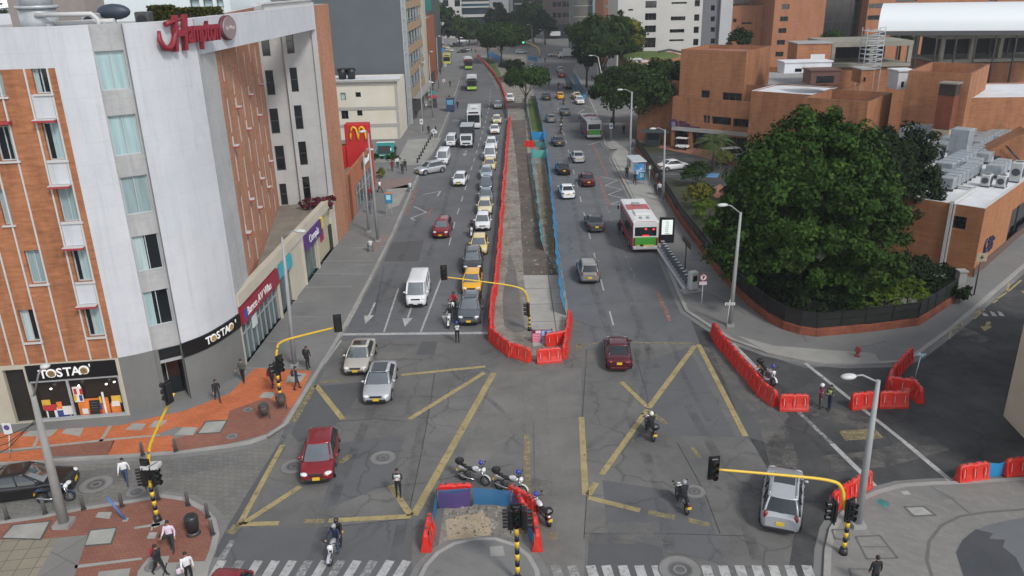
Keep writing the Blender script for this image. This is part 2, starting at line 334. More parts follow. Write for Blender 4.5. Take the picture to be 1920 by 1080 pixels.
# oil drips and tyre polish along the lanes, skid marks in the junction
def stainm(name,col,a,sc_=1.2):
    m=bpy.data.materials.new(name); m.use_nodes=True; t=m.node_tree; b=t.nodes['Principled BSDF']; b.inputs['Base Color'].default_value=(*col,1); b.inputs['Roughness'].default_value=.6
    tc=nd(t,'ShaderNodeTexCoord'); n=nd(t,'ShaderNodeTexNoise',i_Scale=sc_,i_Detail=8.,i_Roughness=.75); t.links.new(tc.outputs['Object'],n.inputs[0]); q=nd(t,'ShaderNodeMapRange',i_1=.42,i_2=.68,i_3=0.,i_4=a); t.links.new(n.outputs[0],q.inputs[0]); t.links.new(q.outputs[0],b.inputs['Alpha']); return m
OIL,DUST=MB(),MB()
def band(mb,pl,wd,z=.0152):
    P=[G(*p).to_2d() for p in pl]
    for s in (-.5,-.17,.17):
        for a,b in zip(P,P[1:]):
            d=(b-a).normalized(); n=Vector((-d.y,d.x)); mb.quad((*(a+n*wd*s),z),(*(b+n*wd*s),z),(*(b+n*wd*(s+.33)),z),(*(a+n*wd*(s+.33)),z))
for pl in ([(745,600),(800,500),(830,400),(855,300),(875,220)],[(690,600),(760,470),(800,370)],[(860,600),(885,480),(905,350),(922,260)],[(1165,690),(1105,520),(1075,380),(1050,260),(1030,180)],[(1230,690),(1165,520),(1125,400),(1090,290)],[(700,760),(640,900),(585,1050)],[(800,760),(770,900),(740,1050)],[(1180,780),(1230,900),(1260,1050)],[(1290,760),(1370,900),(1420,1050)]): band(OIL,pl,.55)
for pl in ([(1195,620),(1195,680),(1185,740),(1170,790),(1100,840)],[(1215,640),(1212,700),(1200,760)],[(900,735),(930,760),(960,790)],[(1255,630),(1280,700),(1330,790)]): band(OIL,pl,.35)
for pl in ([(940,690),(1085,680)],[(1000,700),(1005,790),(1010,1000)],[(1075,600),(1078,690)],[(925,1045),(1020,900)],[(1100,1000),(1250,1000)],[(1335,650),(1450,800),(1480,900)],[(1500,760),(1640,800)],[(1720,590),(1850,640)],[(1550,870),(1650,860),(1760,830)]): band(DUST,pl,1.6,.0149)
tag(OIL.build('road_stain',stainm('oil_stain',(.035,.035,.036),.3,.7)),kind='structure'); tag(DUST.build('road_dust',stainm('dust_stain',(.24,.225,.195),.6,.9)),kind='structure')
# tar seams
mb=MB(); SEAM=M('tar_seam',(.04,.04,.04),.6,.2)
def strip(mb,p0,p1,wd,z,mi=0,wpx=False):
    a=Vector(p0) if wpx else G(*p0,z).to_2d(); b=Vector(p1) if wpx else G(*p1,z).to_2d(); d=(b-a).normalized(); n=Vector((-d.y,d.x))*wd/2
    mb.quad((*(a-n),z),(*(b-n),z),(*(b+n),z),(*(a+n),z),mi)
for pl in ([(815,700),(805,770),(790,850),(765,970)],[(1100,655),(1092,780),(1100,930),(1095,1010)],[(1190,660),(1213,740),(1220,820)],[(600,870),(680,850),(760,845)],[(960,870),(800,905),(700,915)],[(1270,830),(1320,920),(1350,1000)],[(600,990),(770,972)],[(1095,1000),(1240,1000),(1400,1005)],[(720,500),(700,600)],[(1000,790),(1005,1010)],[(640,790),(700,785),(760,790)]):
    for a,b in zip(pl,pl[1:]): strip(mb,a,b,.045,.0142)
tag(mb.build('road_seam',SEAM),kind='structure')
# ------------------------------------------------------------------ pavements (kerb 0.13 m)
def pave(name,edge,back,mat,z=.13,kw=.28,px=True):
    """raised pavement: kerb line edge (photo points), closed off at the back by world points"""
    e=[Vector(G2(*p,z)) for p in edge] if px else [Vector(p) for p in edge]
    pts=[tuple(p) for p in e]+[tuple(b) for b in back]
    mb=MB(); mb.prism(pts,-.02,z); o=mb.build(name,mat); tag(o,kind='structure')
    k=MB(); n=len(e); a=sum(pts[i][0]*pts[(i+1)%len(pts)][1]-pts[(i+1)%len(pts)][0]*pts[i][1] for i in range(len(pts))); s=1 if a>0 else -1
    nr=[]
    for i in range(n):
        d=(e[min(i+1,n-1)]-e[max(i-1,0)]).normalized(); nr.append(Vector((-d.y,d.x))*s)
    for i in range(n-1):
        for (o0,o1,z0,z1) in ((-.02,-.02,-.02,z+.004),(-.02,kw,z+.004,z+.004)):
            A=e[i]+nr[i]*o0;B=e[i+1]+nr[i+1]*o0;Cc=e[i+1]+nr[i+1]*o1;D=e[i]+nr[i]*o1
            k.quad((*A,z0),(*B,z0),(*Cc,z1),(*D,z1))
        A=e[i]-nr[i]*.02;B=e[i+1]-nr[i+1]*.02;Cc=e[i+1]-nr[i+1]*.45;D=e[i]-nr[i]*.45
        k.quad((*A,.0125),(*B,.0125),(*Cc,.0125),(*D,.0125),1)
    tag(k.build('kerb',[KERB,GUTTER]),kind='structure'); return o
pave('pavement_hotel',[(500,818),(470,829),(430,836),(330,848),(200,857),(100,864),(0,868),(-120,874)],[(-50,40),(-50,400),(-13.2,400),(-12.9,300)]+[G2(*p) for p in ((862,150),(840,215),(820,262),(783,330),(735,440),(690,530),(630,640),(565,745),(535,795))],CONC,kw=.25)
_e=[(862,150),(840,215),(820,262),(783,330),(735,440),(690,530),(630,640),(565,745),(535,795),(500,818)]
k=MB()
for a,b in zip(_e,_e[1:]): strip(k,a,b,.3,.135); strip(k,(a[0]+4,a[1]),(b[0]+4,b[1]),.3,.0126,1)
tag(k.build('kerb',[KERB,GUTTER]),kind='structure')
pave('pavement_corner_left',[(385,1095),(392,1060),(404,1030),(411,1000),(404,972),(386,952),(350,933),(305,927),(250,937),(150,952),(75,967),(0,977),(-90,985)],[(-40,22),(-17,22)],REDB)
pave('pavement_clinic',[(1075,130),(1100,175),(1122,225),(1129,255),(1134,272),(1145,279),(1160,278),(1150,288),(1147,297),(1165,333),(1185,372),(1210,415),(1235,462),(1266,540),(1285,582),(1330,612),(1370,636),(1440,661),(1510,676),(1580,682),(1665,680),(1695,677),(1722,664),(1785,617),(1835,574),(1920,500),(2100,350)],[(110,150),(110,330),(30,330)],CONC)
pave('pavement_corner_right',[(1544,1095),(1547,1030),(1556,990),(1572,965),(1600,938),(1640,920),(1690,907),(1750,903),(1800,902),(1920,894),(2050,885)],[(32,22),(14,22)],CONC_R)
pave('traffic_island',[(778,1095),(795,1060),(818,1035),(850,1017),(890,1008),(930,1008),(968,1020),(995,1042),(1010,1068),(1014,1095)],[],CONC,kw=.2)
# overlays on the left pavements
def ov(name,pts,mat,lay=1,base=.13):
    z=base+.0045+lay*.003; return gsheet(name,pts,z,mat)
ov('terracotta_paving',[(0,806),(228,795),(345,770),(430,738),(478,690),(585,695),(560,745),(530,790),(400,815),(330,800),(280,820),(0,845)],TERRA)
ov('red_brick_paving',[(330,822),(425,790),(430,770),(500,745),(545,765),(525,797),(495,815),(430,832),(330,846)],REDB,2)
ov('red_brick_paving',[(95,855),(95,838),(215,826),(203,853)],REDB,2)
ov('terracotta_paving',[(0,850),(95,840),(90,862),(0,866)],TERRA,2); ov('terracotta_paving',[(213,826),(325,816),(327,845),(203,853)],TERRA,2)
ov('grey_slab_paving',[(0,795),(50,797),(228,783),(310,770),(312,776),(228,797),(0,812)],CONC,3)
mb=MB(); GRY=CONC_L
def qd(mb,pts,z,mi=0): mb.poly([(*G2(*p,z),z) for p in pts],mi)
for pts in ([(25,845),(20,842),(205,822),(300,814),(300,817),(205,826)],[(60,838),(72,812),(78,812),(66,838)],[(185,828),(205,795),(212,795),(192,828)]): qd(mb,pts,.142)
tag(mb.build('paving_band',M('paving_band_grey',(.30,.27,.23),.9,.2)),kind='structure')
mb=MB()
for pts in ([(235,806),(248,794),(275,794),(265,806)],[(278,802),(290,789),(315,788),(300,800)],[(326,816),(343,801),(371,801),(362,816)],[(372,812),(387,791),(424,789),(412,810)],[(40,818),(55,808),(110,804),(95,818)],[(115,812),(125,802),(158,800),(150,818)],[(540,705),(550,698),(575,700),(565,715),(535,718)],[(485,745),(495,735),(516,735),(510,747)],[(5,1008),(25,985),(92,978),(75,1010)],[(160,1022),(170,995),(217,990),(207,1018)],[(275,1010),(280,998),(295,998),(290,1010)],[(178,970),(185,960),(210,960),(205,973)]): qd(mb,pts,.143)
for pts in ([(252,988),(300,980),(300,985),(252,992)],[(282,995),(290,965),(296,965),(285,995)],[(282,985),(308,975),(312,980),(290,990)]): qd(mb,pts,.1445)
tag(mb.build('utility_cover',surf('cover_concrete',(.25,.25,.23),(.33,.33,.3),grain=.15,s1=.8)),kind='structure')
mb=MB()
for pts in ([(2,1010),(22,984),(97,976),(78,1013)],[(368,814),(385,789),(428,787),(414,812)],[(158,1025),(168,993),(220,988),(210,1020)]): qd(mb,pts,.1415)
tag(mb.build('cover_frame',M('cover_frame_dark',(.07,.07,.065),.8,.2)),kind='structure')
ov('tan_tile_paving',[(0,1012),(85,1010),(165,1003),(135,1095),(-60,1095),(-60,1015)],TILE); ov('grey_slab_paving',[(165,1003),(110,1008),(60,1095),(135,1095)],CONC_J,2)
ov('concrete_pad',[(258,1072),(278,1045),(318,1042),(305,1085),(255,1095)],CONC_L,2); ov('grey_slab_paving',[(312,1055),(385,1052),(372,1095),(300,1095)],CONC_L,2)
ov('cover_slab',[(185,1072),(245,1065),(238,1095),(180,1095)],CONC_L,3); ov('concrete_path',[(140,1060),(265,1045),(267,1049),(140,1066)],CONC_L,2)
gsheet('cobbled_street',[(-120,874),(0,868),(200,857),(330,848),(430,836),(500,818),(535,800),(520,835),(470,915),(435,985),(415,1005),(404,972),(386,952),(350,933),(305,927),(250,937),(150,952),(0,977),(-120,990)],.0105,COBBLE)
gsheet('road_patch',[(0,905),(130,885),(330,862),(470,850),(450,870),(300,900),(150,915),(0,945)],.0128,surf('setts_smooth',(.13,.128,.122),(.165,.16,.15),s1=.4,stain=.3,joint=(.3,.3,8,.012,.5),jcol=(.09,.088,.085)))
mb=MB()
for a,b in (((527,838),(470,930)),((470,930),(430,1000)),((430,1000),(408,1045))): strip(mb,a,b,.55,.0132)
tag(mb.build('gutter_strip',ASPH_N),kind='structure')
# joints across the left pavement, pale strips between slabs
mb=MB()
for a,b in (((505,567),(570,566)),((550,539),(660,537)),((550,594),(595,594)),((585,513),(690,512)),((598,490),(700,488)),((660,465),(720,462)),((690,405),(735,402)),((500,640),(560,640)),((445,690),(585,690)),((640,515),(700,515)),((665,497),(705,495))): strip(mb,a,b,.09,.1365)
tag(mb.build('pavement_joint',M('joint_pale',(.27,.265,.25),.9,.1)),kind='structure')
ov('red_brick_paving',[(700,452),(735,438),(725,450),(700,475)],M('paving_faded_red',(.20,.145,.13),.9,.2)); ov('red_brick_paving',[(715,337),(775,332),(765,352),(712,355)],MATS['paving_faded_red'])
ov('pale_pavement',[(765,262),(828,258),(815,282),(795,308),(755,310),(745,300)],CONC_L,1); ov('pale_pavement',[(725,355),(768,345),(748,385),(728,392)],CONC_L,1)
ov('pale_pavement',[(1137,268),(1150,262),(1200,300),(1250,400),(1235,445),(1190,370),(1150,292),(1160,279),(1145,280)],CONC_L,1)
ov('pale_pavement',[(1380,628),(1450,648),(1540,655),(1640,662),(1650,678),(1580,681),(1500,674),(1440,659)],CONC_L,1)
mb=MB()
for a,b in (((1228,418),(1278,416)),((1290,452),(1320,450)),((1285,470),(1330,487)),((1292,488),(1335,487)),((1295,508),(1352,508)),((1330,545),(1385,545)),((1330,550),(1400,590)),((1500,620),(1512,640)),((1600,655),(1660,640))): strip(mb,a,b,.08,.1365)
tag(mb.build('pavement_joint',M('joint_dark',(.09,.09,.085),.9,.1)),kind='structure')
# corner right: drive, round forecourt, covers
FORE=surf('forecourt_grey',(.10,.105,.11),(.135,.14,.145),grain=.08,s1=.15); FORE_D=surf('forecourt_damp',(.05,.053,.058),(.07,.073,.078),grain=.1,s1=.3)
arc=[(1792,1035),(1800,1018),(1818,1000),(1850,985),(1890,975),(1940,967),(2050,960),(2050,1095),(1810,1095)]
ov('forecourt',arc,FORE); ov('forecourt_damp',[(1793,1036),(1805,1012),(1830,992),(1862,1000),(1855,1010),(1885,1012),(1880,1025),(1905,1045),(1930,1095),(1812,1095)],FORE_D,2)
mb=MB(); pl=[(1752,1095),(1738,1050),(1742,1015),(1765,985),(1800,968),(1850,960),(1920,955),(2000,950)]
for a,b in zip(pl,pl[1:]): strip(mb,a,b,.14,.138)
for pl in ([(1745,912),(1785,935),(1818,962)],):
    for a,b in zip(pl,pl[1:]): strip(mb,a,b,.1,.138)
for q in ([(1604,1006),(1650,1004),(1683,1046),(1625,1048)],[(1695,950),(1733,949),(1755,966),(1712,968)],[(1560,993),(1590,993),(1592,1012),(1565,1010)],[(1592,1066),(1635,1068),(1650,1095),(1600,1095)]):
    for a,b in zip(q,q[1:]+q[:1]): strip(mb,a,b,.1,.139)
strip(mb,(1616,1025),(1664,1025),.06,.139)
tag(mb.build('pavement_joint',M('joint_grey',(.11,.11,.105),.9,.1)),kind='structure')
mb=MB(); qd(mb,[(1632,943),(1645,932),(1672,940),(1665,956),(1655,955)],.1405); tag(mb.build('cover_frame',M('cover_grey_green',(.16,.165,.16),.9,.2)),kind='structure')
mb=MB(); qd(mb,[(1642,940),(1650,935),(1668,943),(1666,950),(1655,950)],.1425); tag(mb.build('utility_cover',M('cover_teal',(.035,.17,.16),.7,.3)),kind='structure')
mb=MB(); qd(mb,[(1700,952),(1730,951),(1748,964),(1715,966)],.1405); qd(mb,[(1688,921),(1702,920),(1708,927),(1695,928)],.1405); tag(mb.build('utility_cover',M('cover_pale',(.30,.30,.28),.9,.3)),kind='structure')
ov('slab_darker',[(1720,915),(1745,912),(1795,935),(1745,938)],CONC,1)
# ------------------------------------------------------------------ median works strip
pave('median',[(917,625),(923,575),(930,505),(938,430),(944,340),(954,228),(948,200),(938,170),(912,125),(893,105)],[G2(*p) for p in ((985,100),(988,120),(1000,165),(1012,210),(1020,290),(1037,390),(1047,470),(1060,545),(1067,590),(1066,640),(1052,672),(1000,676),(960,660),(930,645))],DIRT,kw=.2,z=.10)
zz=.10
ov('dirt_dark',[(958,225),(985,225),(990,300),(1005,400),(1020,470),(1040,500),(1045,515),(982,516),(978,450),(975,380),(968,300)],DIRT_D,1,zz)
ov('dirt_dark',[(942,560),(955,470),(968,510),(975,560),(985,620),(965,625),(945,610)],surf('asphalt_old_lane',(.11,.105,.098),(.155,.15,.138),grain=.25,s1=.3,stain=.4),1,zz)
ov('dirt_brown',[(1005,305),(1020,310),(1035,400),(1045,480),(1030,478),(1015,400)],surf('dirt_brown',(.13,.10,.065),(.19,.15,.10),grain=.4,s1=.5,s2=6,stain=.5),2,zz)
ov('concrete_slab',[(981,516),(1052,516),(1058,560),(1063,590),(1052,640),(1000,650),(993,600)],SLAB,2,zz)
ov('grass_verge',[(990,185),(1003,185),(1016,240),(1015,262),(1000,258),(993,220)],GRASS,2,zz); ov('grass_verge',[(905,110),(925,115),(940,140),(935,150)],GRASS,2,zz)
gsheet('dirt',[(835,940),(985,948),(1003,990),(1000,1040),(968,1020),(930,1008),(890,1008),(850,1017),(820,1035)],.0115,DIRT)
gsheet('rubble_patch',[(835,975),(870,965),(905,960),(920,975),(920,1003),(870,1010),(840,1012)],.0145,RUBBLE)
ov('cover_slab',[(918,1025),(943,1023),(947,1042),(920,1043)],CONC_L,1); 
# loose stones and spoil on the works strip
mb=MB(); rr=random.Random(3)
for k in range(620):
    if k<420: y=rr.uniform(240,515); u=rr.random(); xl=np.interp(y,[225,340,430,515],[962,955,950,945]); xr=np.interp(y,[225,300,400,515],[1000,1012,1030,1044]); px,z0=xl+(xr-xl)*(u**1.4 if k%3 else .8+.2*u),.105
    else: px,y,z0=rr.uniform(838,995),rr.uniform(948,1004),.02
    v=G(px,y,z0); s=rr.uniform(.04,.16)*(1 if z0>.05 else .6); mb.ell(v,(s,s*rr.uniform(.6,1),s*rr.uniform(.4,.8)),5,3,k%2,-.3,Matrix.Rotation(rr.random()*6,3,'Z'))
tag(mb.build('loose_stones',[M('stone_pale',(.27,.25,.21),.9,.3),M('stone_brown',(.13,.11,.085),.9,.3)]),kind='stuff')
# ------------------------------------------------------------------ painted markings
mbY,mbF,mbW,mbWF,mbS=MB(),MB(),MB(),MB(),MB(); Z=.0165
for a,b,wd in (((752,703),(910,687),.38),((767,786),(908,699),.4),((776,966),(926,699),.5),((592,722),(643,786),.42),((732,910),(770,966),.42),((530,834),(448,985),.35),((563,912),(455,982),.4),((445,983),(523,981),.4),((616,976),(770,968),.42),((1090,782),(1098,928),.42),((1303,648),(1216,765),.42),((1214,768),(1128,890),.4),((1118,905),(1103,928),.4),((1165,716),(1213,762),.38),((1310,646),(1398,818),.42),((1103,933),(1200,957),.42)): strip(mbY,a,b,wd*.84,Z)
for a,b,wd in (((570,977),(608,977),.35),((588,722),(548,792),.5),((600,717),(643,713),.2),((638,868),(657,853),.35),((1217,770),(1250,795),.38),((1083,647),(1125,643),.25),((1085,645),(1086,656),.4),((1178,642),(1305,644),.2),((1215,960),(1265,970),.4),((1290,975),(1330,984),.35),((988,815),(989,935),.35),((1296,838),(1312,858),.25),((430,1000),(445,985),.5),((975,995),(990,996),.5),((1030,1005),(1045,1005),.5)): strip(mbF,a,b,wd,Z)
qd(mbF,[(1572,808),(1640,803),(1658,822),(1585,826)],Z); 
strip(mbW,(637,627),(915,624),.42,Z); strip(mbW,(747,541),(720,622),.14,Z); strip(mbW,(834,505),(789,622),.16,Z); strip(mbW,(640,638),(608,682),.14,Z); strip(mbW,(678,560),(650,612),.12,Z)
for x in (417,451,485,517,549,579,610,640,670,701,732,763): strip(mbWF if x in(451,579,640,701) else mbW,(x,1051),(x-19,1082),.42,Z)
for x,f in ((1041,1),(1072,1),(1107,0),(1136,0),(1167,0),(1198,0),(1230,0),(1323,0),(1355,0),(1386,0),(1418,0),(1449,0),(1480,0),(1512,0)): strip(mbWF if f else mbW,(x,1060),(x+8,1085),.44,Z)
qd(mbWF,[(432,1012),(441,1014),(420,1050),(408,1048)],Z)
for x,y in ((693,590),(765,595),(838,590)):
    b=G(x,y); 
    for pts in ([(-.08,-.2),(.08,-.2),(.08,2.6),(-.08,2.6)],[(-.42,-.2),(0,-1.9),(.42,-.2)]): mbW.poly([(b.x+p[0]+.02*p[1],b.y+p[1],Z) for p in pts])
for x,y in ((872,288),(905,291),(882,205)):
    b=G(x,y)
    for pts in ([(-.08,-.2),(.08,-.2),(.08,2.6),(-.08,2.6)],[(-.42,-.2),(0,-1.9),(.42,-.2)]): mbW.poly([(b.x+p[0]+.02*p[1],b.y+p[1],Z) for p in pts])
def dashes(mb,pl,on,off,wd):
    P=[G(*p).to_2d() for p in pl]; acc=0.; segs=[]
    for a,b in zip(P,P[1:]):
        L=(b-a).length; d=(b-a)/L; t=-acc
        while t<L:
            s0=max(t,0); s1=min(t+on,L)
            if s1>s0+.2: segs.append((a+d*s0,a+d*s1))
            t+=on+off
        acc=(L-t+on+off)%(on+off) if t>=L else 0
    for a,b in segs: strip(mb,a,b,wd,Z,wpx=True)
dashes(mbW,[(842,460),(853,416),(872,355),(892,290),(902,257),(916,206),(920,168)],2.6,3.2,.14)
dashes(mbW,[(1150,610),(1129,534),(1115,480),(1096,404),(1082,346),(1066,284),(1049,219),(1040,170)],2.8,4.6,.13)
dashes(mbWF,[(1190,520),(1150,425),(1120,330),(1098,262),(1080,205)],.7,1.1,.12); dashes(mbWF,[(850,286),(872,228),(880,195)],1.5,2.5,.12)
for a,b in (((1232,546),(1257,602)),((1122,331),(1143,385)),((1112,270),(1139,331)),((1090,215),(1108,262)),((800,410),(812,388)),((762,402),(783,352)),((1160,330),(1187,372))): strip(mbS,a,b,.34,Z)
zig=[(1126,331),(1158,338),(1134,348),(1166,355),(1140,365),(1174,373),(1144,383),(1170,384)]
for a,b in zip(zig,zig[1:]): strip(mbW,a,b,.16,Z)
for pl in ([(1088,195),(1108,202)],[(1084,212),(1095,205)],[(1103,272),(1125,265)],[(776,387),(800,398),(770,409),(778,413)],[(793,365),(826,358),(820,368)],[(1083,222),(1092,221)],[(1086,232),(1097,230)]):
    for a,b in zip(pl,pl[1:]): strip(mbW,a,b,.2,Z)
for x in range(5): strip(mbWF,(850+5*x,224),(850.5+5*x,228),.35,Z)
strip(mbW,(1510,681),(1700,832),.26,Z); strip(mbW,(1700,832),(1782,901),.3,Z); strip(mbW,(1374,644),(1440,712),.3,Z); strip(mbWF,(1490,765),(1560,832),.26,Z); strip(mbW,(1560,832),(1640,911),.3,Z)
strip(mbW,(1838,588),(1885,600),.0,Z)
for x in (1840,1856,1870): qd(mbW,[(x,583),(x+8,586),(x+14,593),(x+4,592)],Z)
qd(mbY,[(1850,603),(1858,603),(1856,611),(1861,612),(1846,621),(1838,612),(1846,612)],Z); qd(mbY,[(1914,545),(1926,545),(1926,556)],Z)
for a,b in (((1780,635),(1783,620)),((1785,618),(1803,610)),((1800,615),(1805,605)),((1822,590),(1828,578)),((1826,598),(1846,580)),((1815,588),(1838,584)),((1835,580),(1848,588)),((1870,560),(1892,545)),((1888,548),(1892,530)),((1892,545),(1915,525)),((1862,568),(1870,562))): strip(mbY,a,b,.16,Z)
for m_,mt,nm in ((mbY,YEL,'yellow_marking'),(mbF,YELF,'faded_yellow_marking'),(mbW,WHT,'white_marking'),(mbWF,WHTF,'faded_white_marking'),(mbS,SALM,'salmon_marking')): tag(m_.build(nm,mt),kind='structure')
# iron covers in the road: pale concrete collar, iron lid with rings
COLL=surf('cover_collar',(.17,.168,.16),(.21,.207,.2),grain=.15,s1=.6); IRON=M('cast_iron',(.09,.088,.085),.7,.3)
def disc(mb,cx,cy,r,z,mi=0,n=28,r0=0):
    if r0: mb.add([(cx+rr*math.cos(2*math.pi*k/n),cy+rr*math.sin(2*math.pi*k/n),z) for rr in (r0,r) for k in range(n)],[(k,(k+1)%n,n+(k+1)%n,n+k) for k in range(n)],mi)
    else: mb.poly([(cx+r*math.cos(2*math.pi*k/n),cy+r*math.sin(2*math.pi*k/n),z) for k in range(n)],mi)
for x,y,r in ((718,858,.75),(551,874,.78),(1302,921,.62),(1275,1068,1.0),(180,908,.9),(255,922,.55),(435,818,.35),(287,1062,.38),(465,768,.3)):
    z0=.1475 if y in (818,1062,768) else .0178; b=G(x,y,z0); mb=MB(); disc(mb,b.x,b.y,r,z0); disc(mb,b.x,b.y,r*.5,z0+.003,1); disc(mb,b.x,b.y,r*.56,z0+.006,1,r0=r*.53); disc(mb,b.x,b.y,r*.3,z0+.006,0,r0=r*.22); disc(mb,b.x,b.y,r*.99,z0+.0045,1,r0=r*.93)
    tag(mb.build('manhole_cover',[COLL,IRON]),kind='structure')
# clinic forecourt behind the railing
gsheet('garden_soil',[(19.5,60),(19.5,128),(60,128),(60,100),(34,62)],.14,SOIL,True)
gsheet('car_park',[(1200,288),(1295,284),(1400,300),(1420,360),(1330,352),(1290,342),(1235,330)],.146,ASPH_D)
gsheet('brick_forecourt',[(1215,270),(1260,258),(1420,300),(1400,318),(1300,290),(1240,278)],.15,BRPAV)
mb=MB()
for i in range(6): strip(mb,(1232+i*3,294+i*6.5),(1265+i*4,294+i*6.5),.12,.154)
tag(mb.build('white_marking',WHT),kind='structure'); 
gsheet('blue_marking',[(1310,332),(1325,324),(1350,325),(1345,333)],.154,M('bay_paint_blue',(.10,.24,.42),.8,.2)); gsheet('brick_path',[(1325,360),(1350,345),(1365,360),(1345,372)],.154,BRPAV)
# ================================================================== buildings
WHITEW=surf('render_white',(.44,.45,.47),(.50,.51,.53),grain=.03,s1=.25,s2=5.,stain=.14,bump=.03,drip=.34,hline=1.22); WHITEC=surf('render_bay_grey',(.33,.33,.33),(.39,.39,.385),grain=.05,s1=.5,s2=4.,stain=.3,bump=.03,drip=.4,hline=1.75)
GREYB=surf('render_base_grey',(.135,.138,.132),(.158,.16,.155),grain=.04,s1=.3,bump=.03,drip=.2); CONCW=surf('wall_concrete',(.33,.33,.325),(.39,.39,.38),grain=.06,s1=.3,s2=4.,stain=.2,bump=.05,drip=.25,hline=1.75)
BRK_H=brick('brick_orange',(.35,.145,.07),(.295,.118,.054),(.29,.14,.08),streak=.32,dirt=.25); BRK_S=brick('brick_salmon',(.39,.19,.115),(.35,.165,.10),(.35,.19,.125),streak=.22,dirt=.2)
BRK_C=brick('brick_clinic',(.30,.135,.068),(.265,.115,.056),(.25,.125,.07),streak=.22,dirt=.28); BRK_L=brick('brick_tower',(.33,.145,.075),(.30,.13,.065),(.28,.135,.08),streak=.15,dirt=.2)
TRIM=M('trim_white',(.46,.455,.44),.7,.06); GLD=M('glass_dark',(.008,.011,.013),.06,0,spec=.7); FRAME=M('frame_aluminium',(.40,.42,.43),.5,.05); FRD=M('frame_dark',(.05,.05,.05),.5,.05)
REDT=M('red_trim',(.30,.03,.04),.5,.1); ROOFG=surf('roof_gravel',(.16,.145,.12),(.23,.21,.175),grain=.3,s1=.3,s2=9.,stain=.4); ROOFW=surf('roof_white',(.50,.51,.52),(.62,.63,.64),grain=.06,s1=.3,stain=.3); ROOFL=surf('roof_grey',(.24,.24,.24),(.32,.32,.315),grain=.1,s1=.2,stain=.4)
BLK=M('black_sign',(.006,.006,.007),.35,0); WLET=M('letter_white',(.82,.82,.8),.4,0); METL=M('metal_galvanised',(.38,.40,.41),.45,.12,metal=.3); BLACK=M('black_plastic',(.012,.012,.013),.4,.1)
def curtain(name,c):
    if name in MATS: return MATS[name]
    m=bpy.data.materials.new(name); m.use_nodes=True; t=m.node_tree; b=t.nodes['Principled BSDF']; L=t.links.new
    tc=nd(t,'ShaderNodeTexCoord'); mp=nd(t,'ShaderNodeMapping',i_Scale=(1,1,.06)); L(tc.outputs['Object'],mp.inputs[0]); n=nd(t,'ShaderNodeTexNoise',i_Scale=5.,i_Detail=4.); L(mp.outputs[0],n.inputs[0])
    r=nd(t,'ShaderNodeValToRGB'); r.color_ramp.elements[0].position=.3; r.color_ramp.elements[1].position=.65; r.color_ramp.elements[0].color=(*[x*.72 for x in c],1); r.color_ramp.elements[1].color=(*c,1)
    L(n.outputs[0],r.inputs[0]); L(r.outputs[0],b.inputs['Base Color']); b.inputs['Roughness'].default_value=.35; b.inputs['Coat Weight'].default_value=.6; b.inputs['Coat Roughness'].default_value=.03
    MATS[name]=m; return m
CURT=curtain('curtain_behind_glass',(.33,.46,.47)); CURT2=curtain('curtain_greyer',(.26,.35,.36)); CURT3=curtain('curtain_pale',(.40,.50,.50))
def wall(mb,F,u0,u1,z0,z1,holes=(),dep=.3,mi=0,rmi=None):
    rmi=mi if rmi is None else rmi
    us=sorted({u0,u1,*[min(max(h[k],u0),u1) for h in holes for k in (0,1)]}); zs=sorted({z0,z1,*[min(max(h[k],z0),z1) for h in holes for k in (2,3)]})
    for i in range(len(us)-1):
        j=0
        for j in range(len(zs)-1):
            uc=(us[i]+us[i+1])/2; zc=(zs[j]+zs[j+1])/2
            if any(h[0]<uc<h[1] and h[2]<zc<h[3] for h in holes): continue
            mb.quad(F.pt(us[i],zs[j]),F.pt(us[i+1],zs[j]),F.pt(us[i+1],zs[j+1]),F.pt(us[i],zs[j+1]),mi)
    for (a,b,c,d) in holes:
        a,b,c,d=max(a,u0),min(b,u1),max(c,z0),min(d,z1)
        P=lambda u,z,o:F.pt(u,z,o)
        mb.quad(P(a,c,0),P(a,c,-dep),P(a,d,-dep),P(a,d,0),rmi); mb.quad(P(b,c,-dep),P(b,c,0),P(b,d,0),P(b,d,-dep),rmi)
        mb.quad(P(a,c,0),P(b,c,0),P(b,c,-dep),P(a,c,-dep),rmi); mb.quad(P(a,d,-dep),P(b,d,-dep),P(b,d,0),P(a,d,0),rmi)
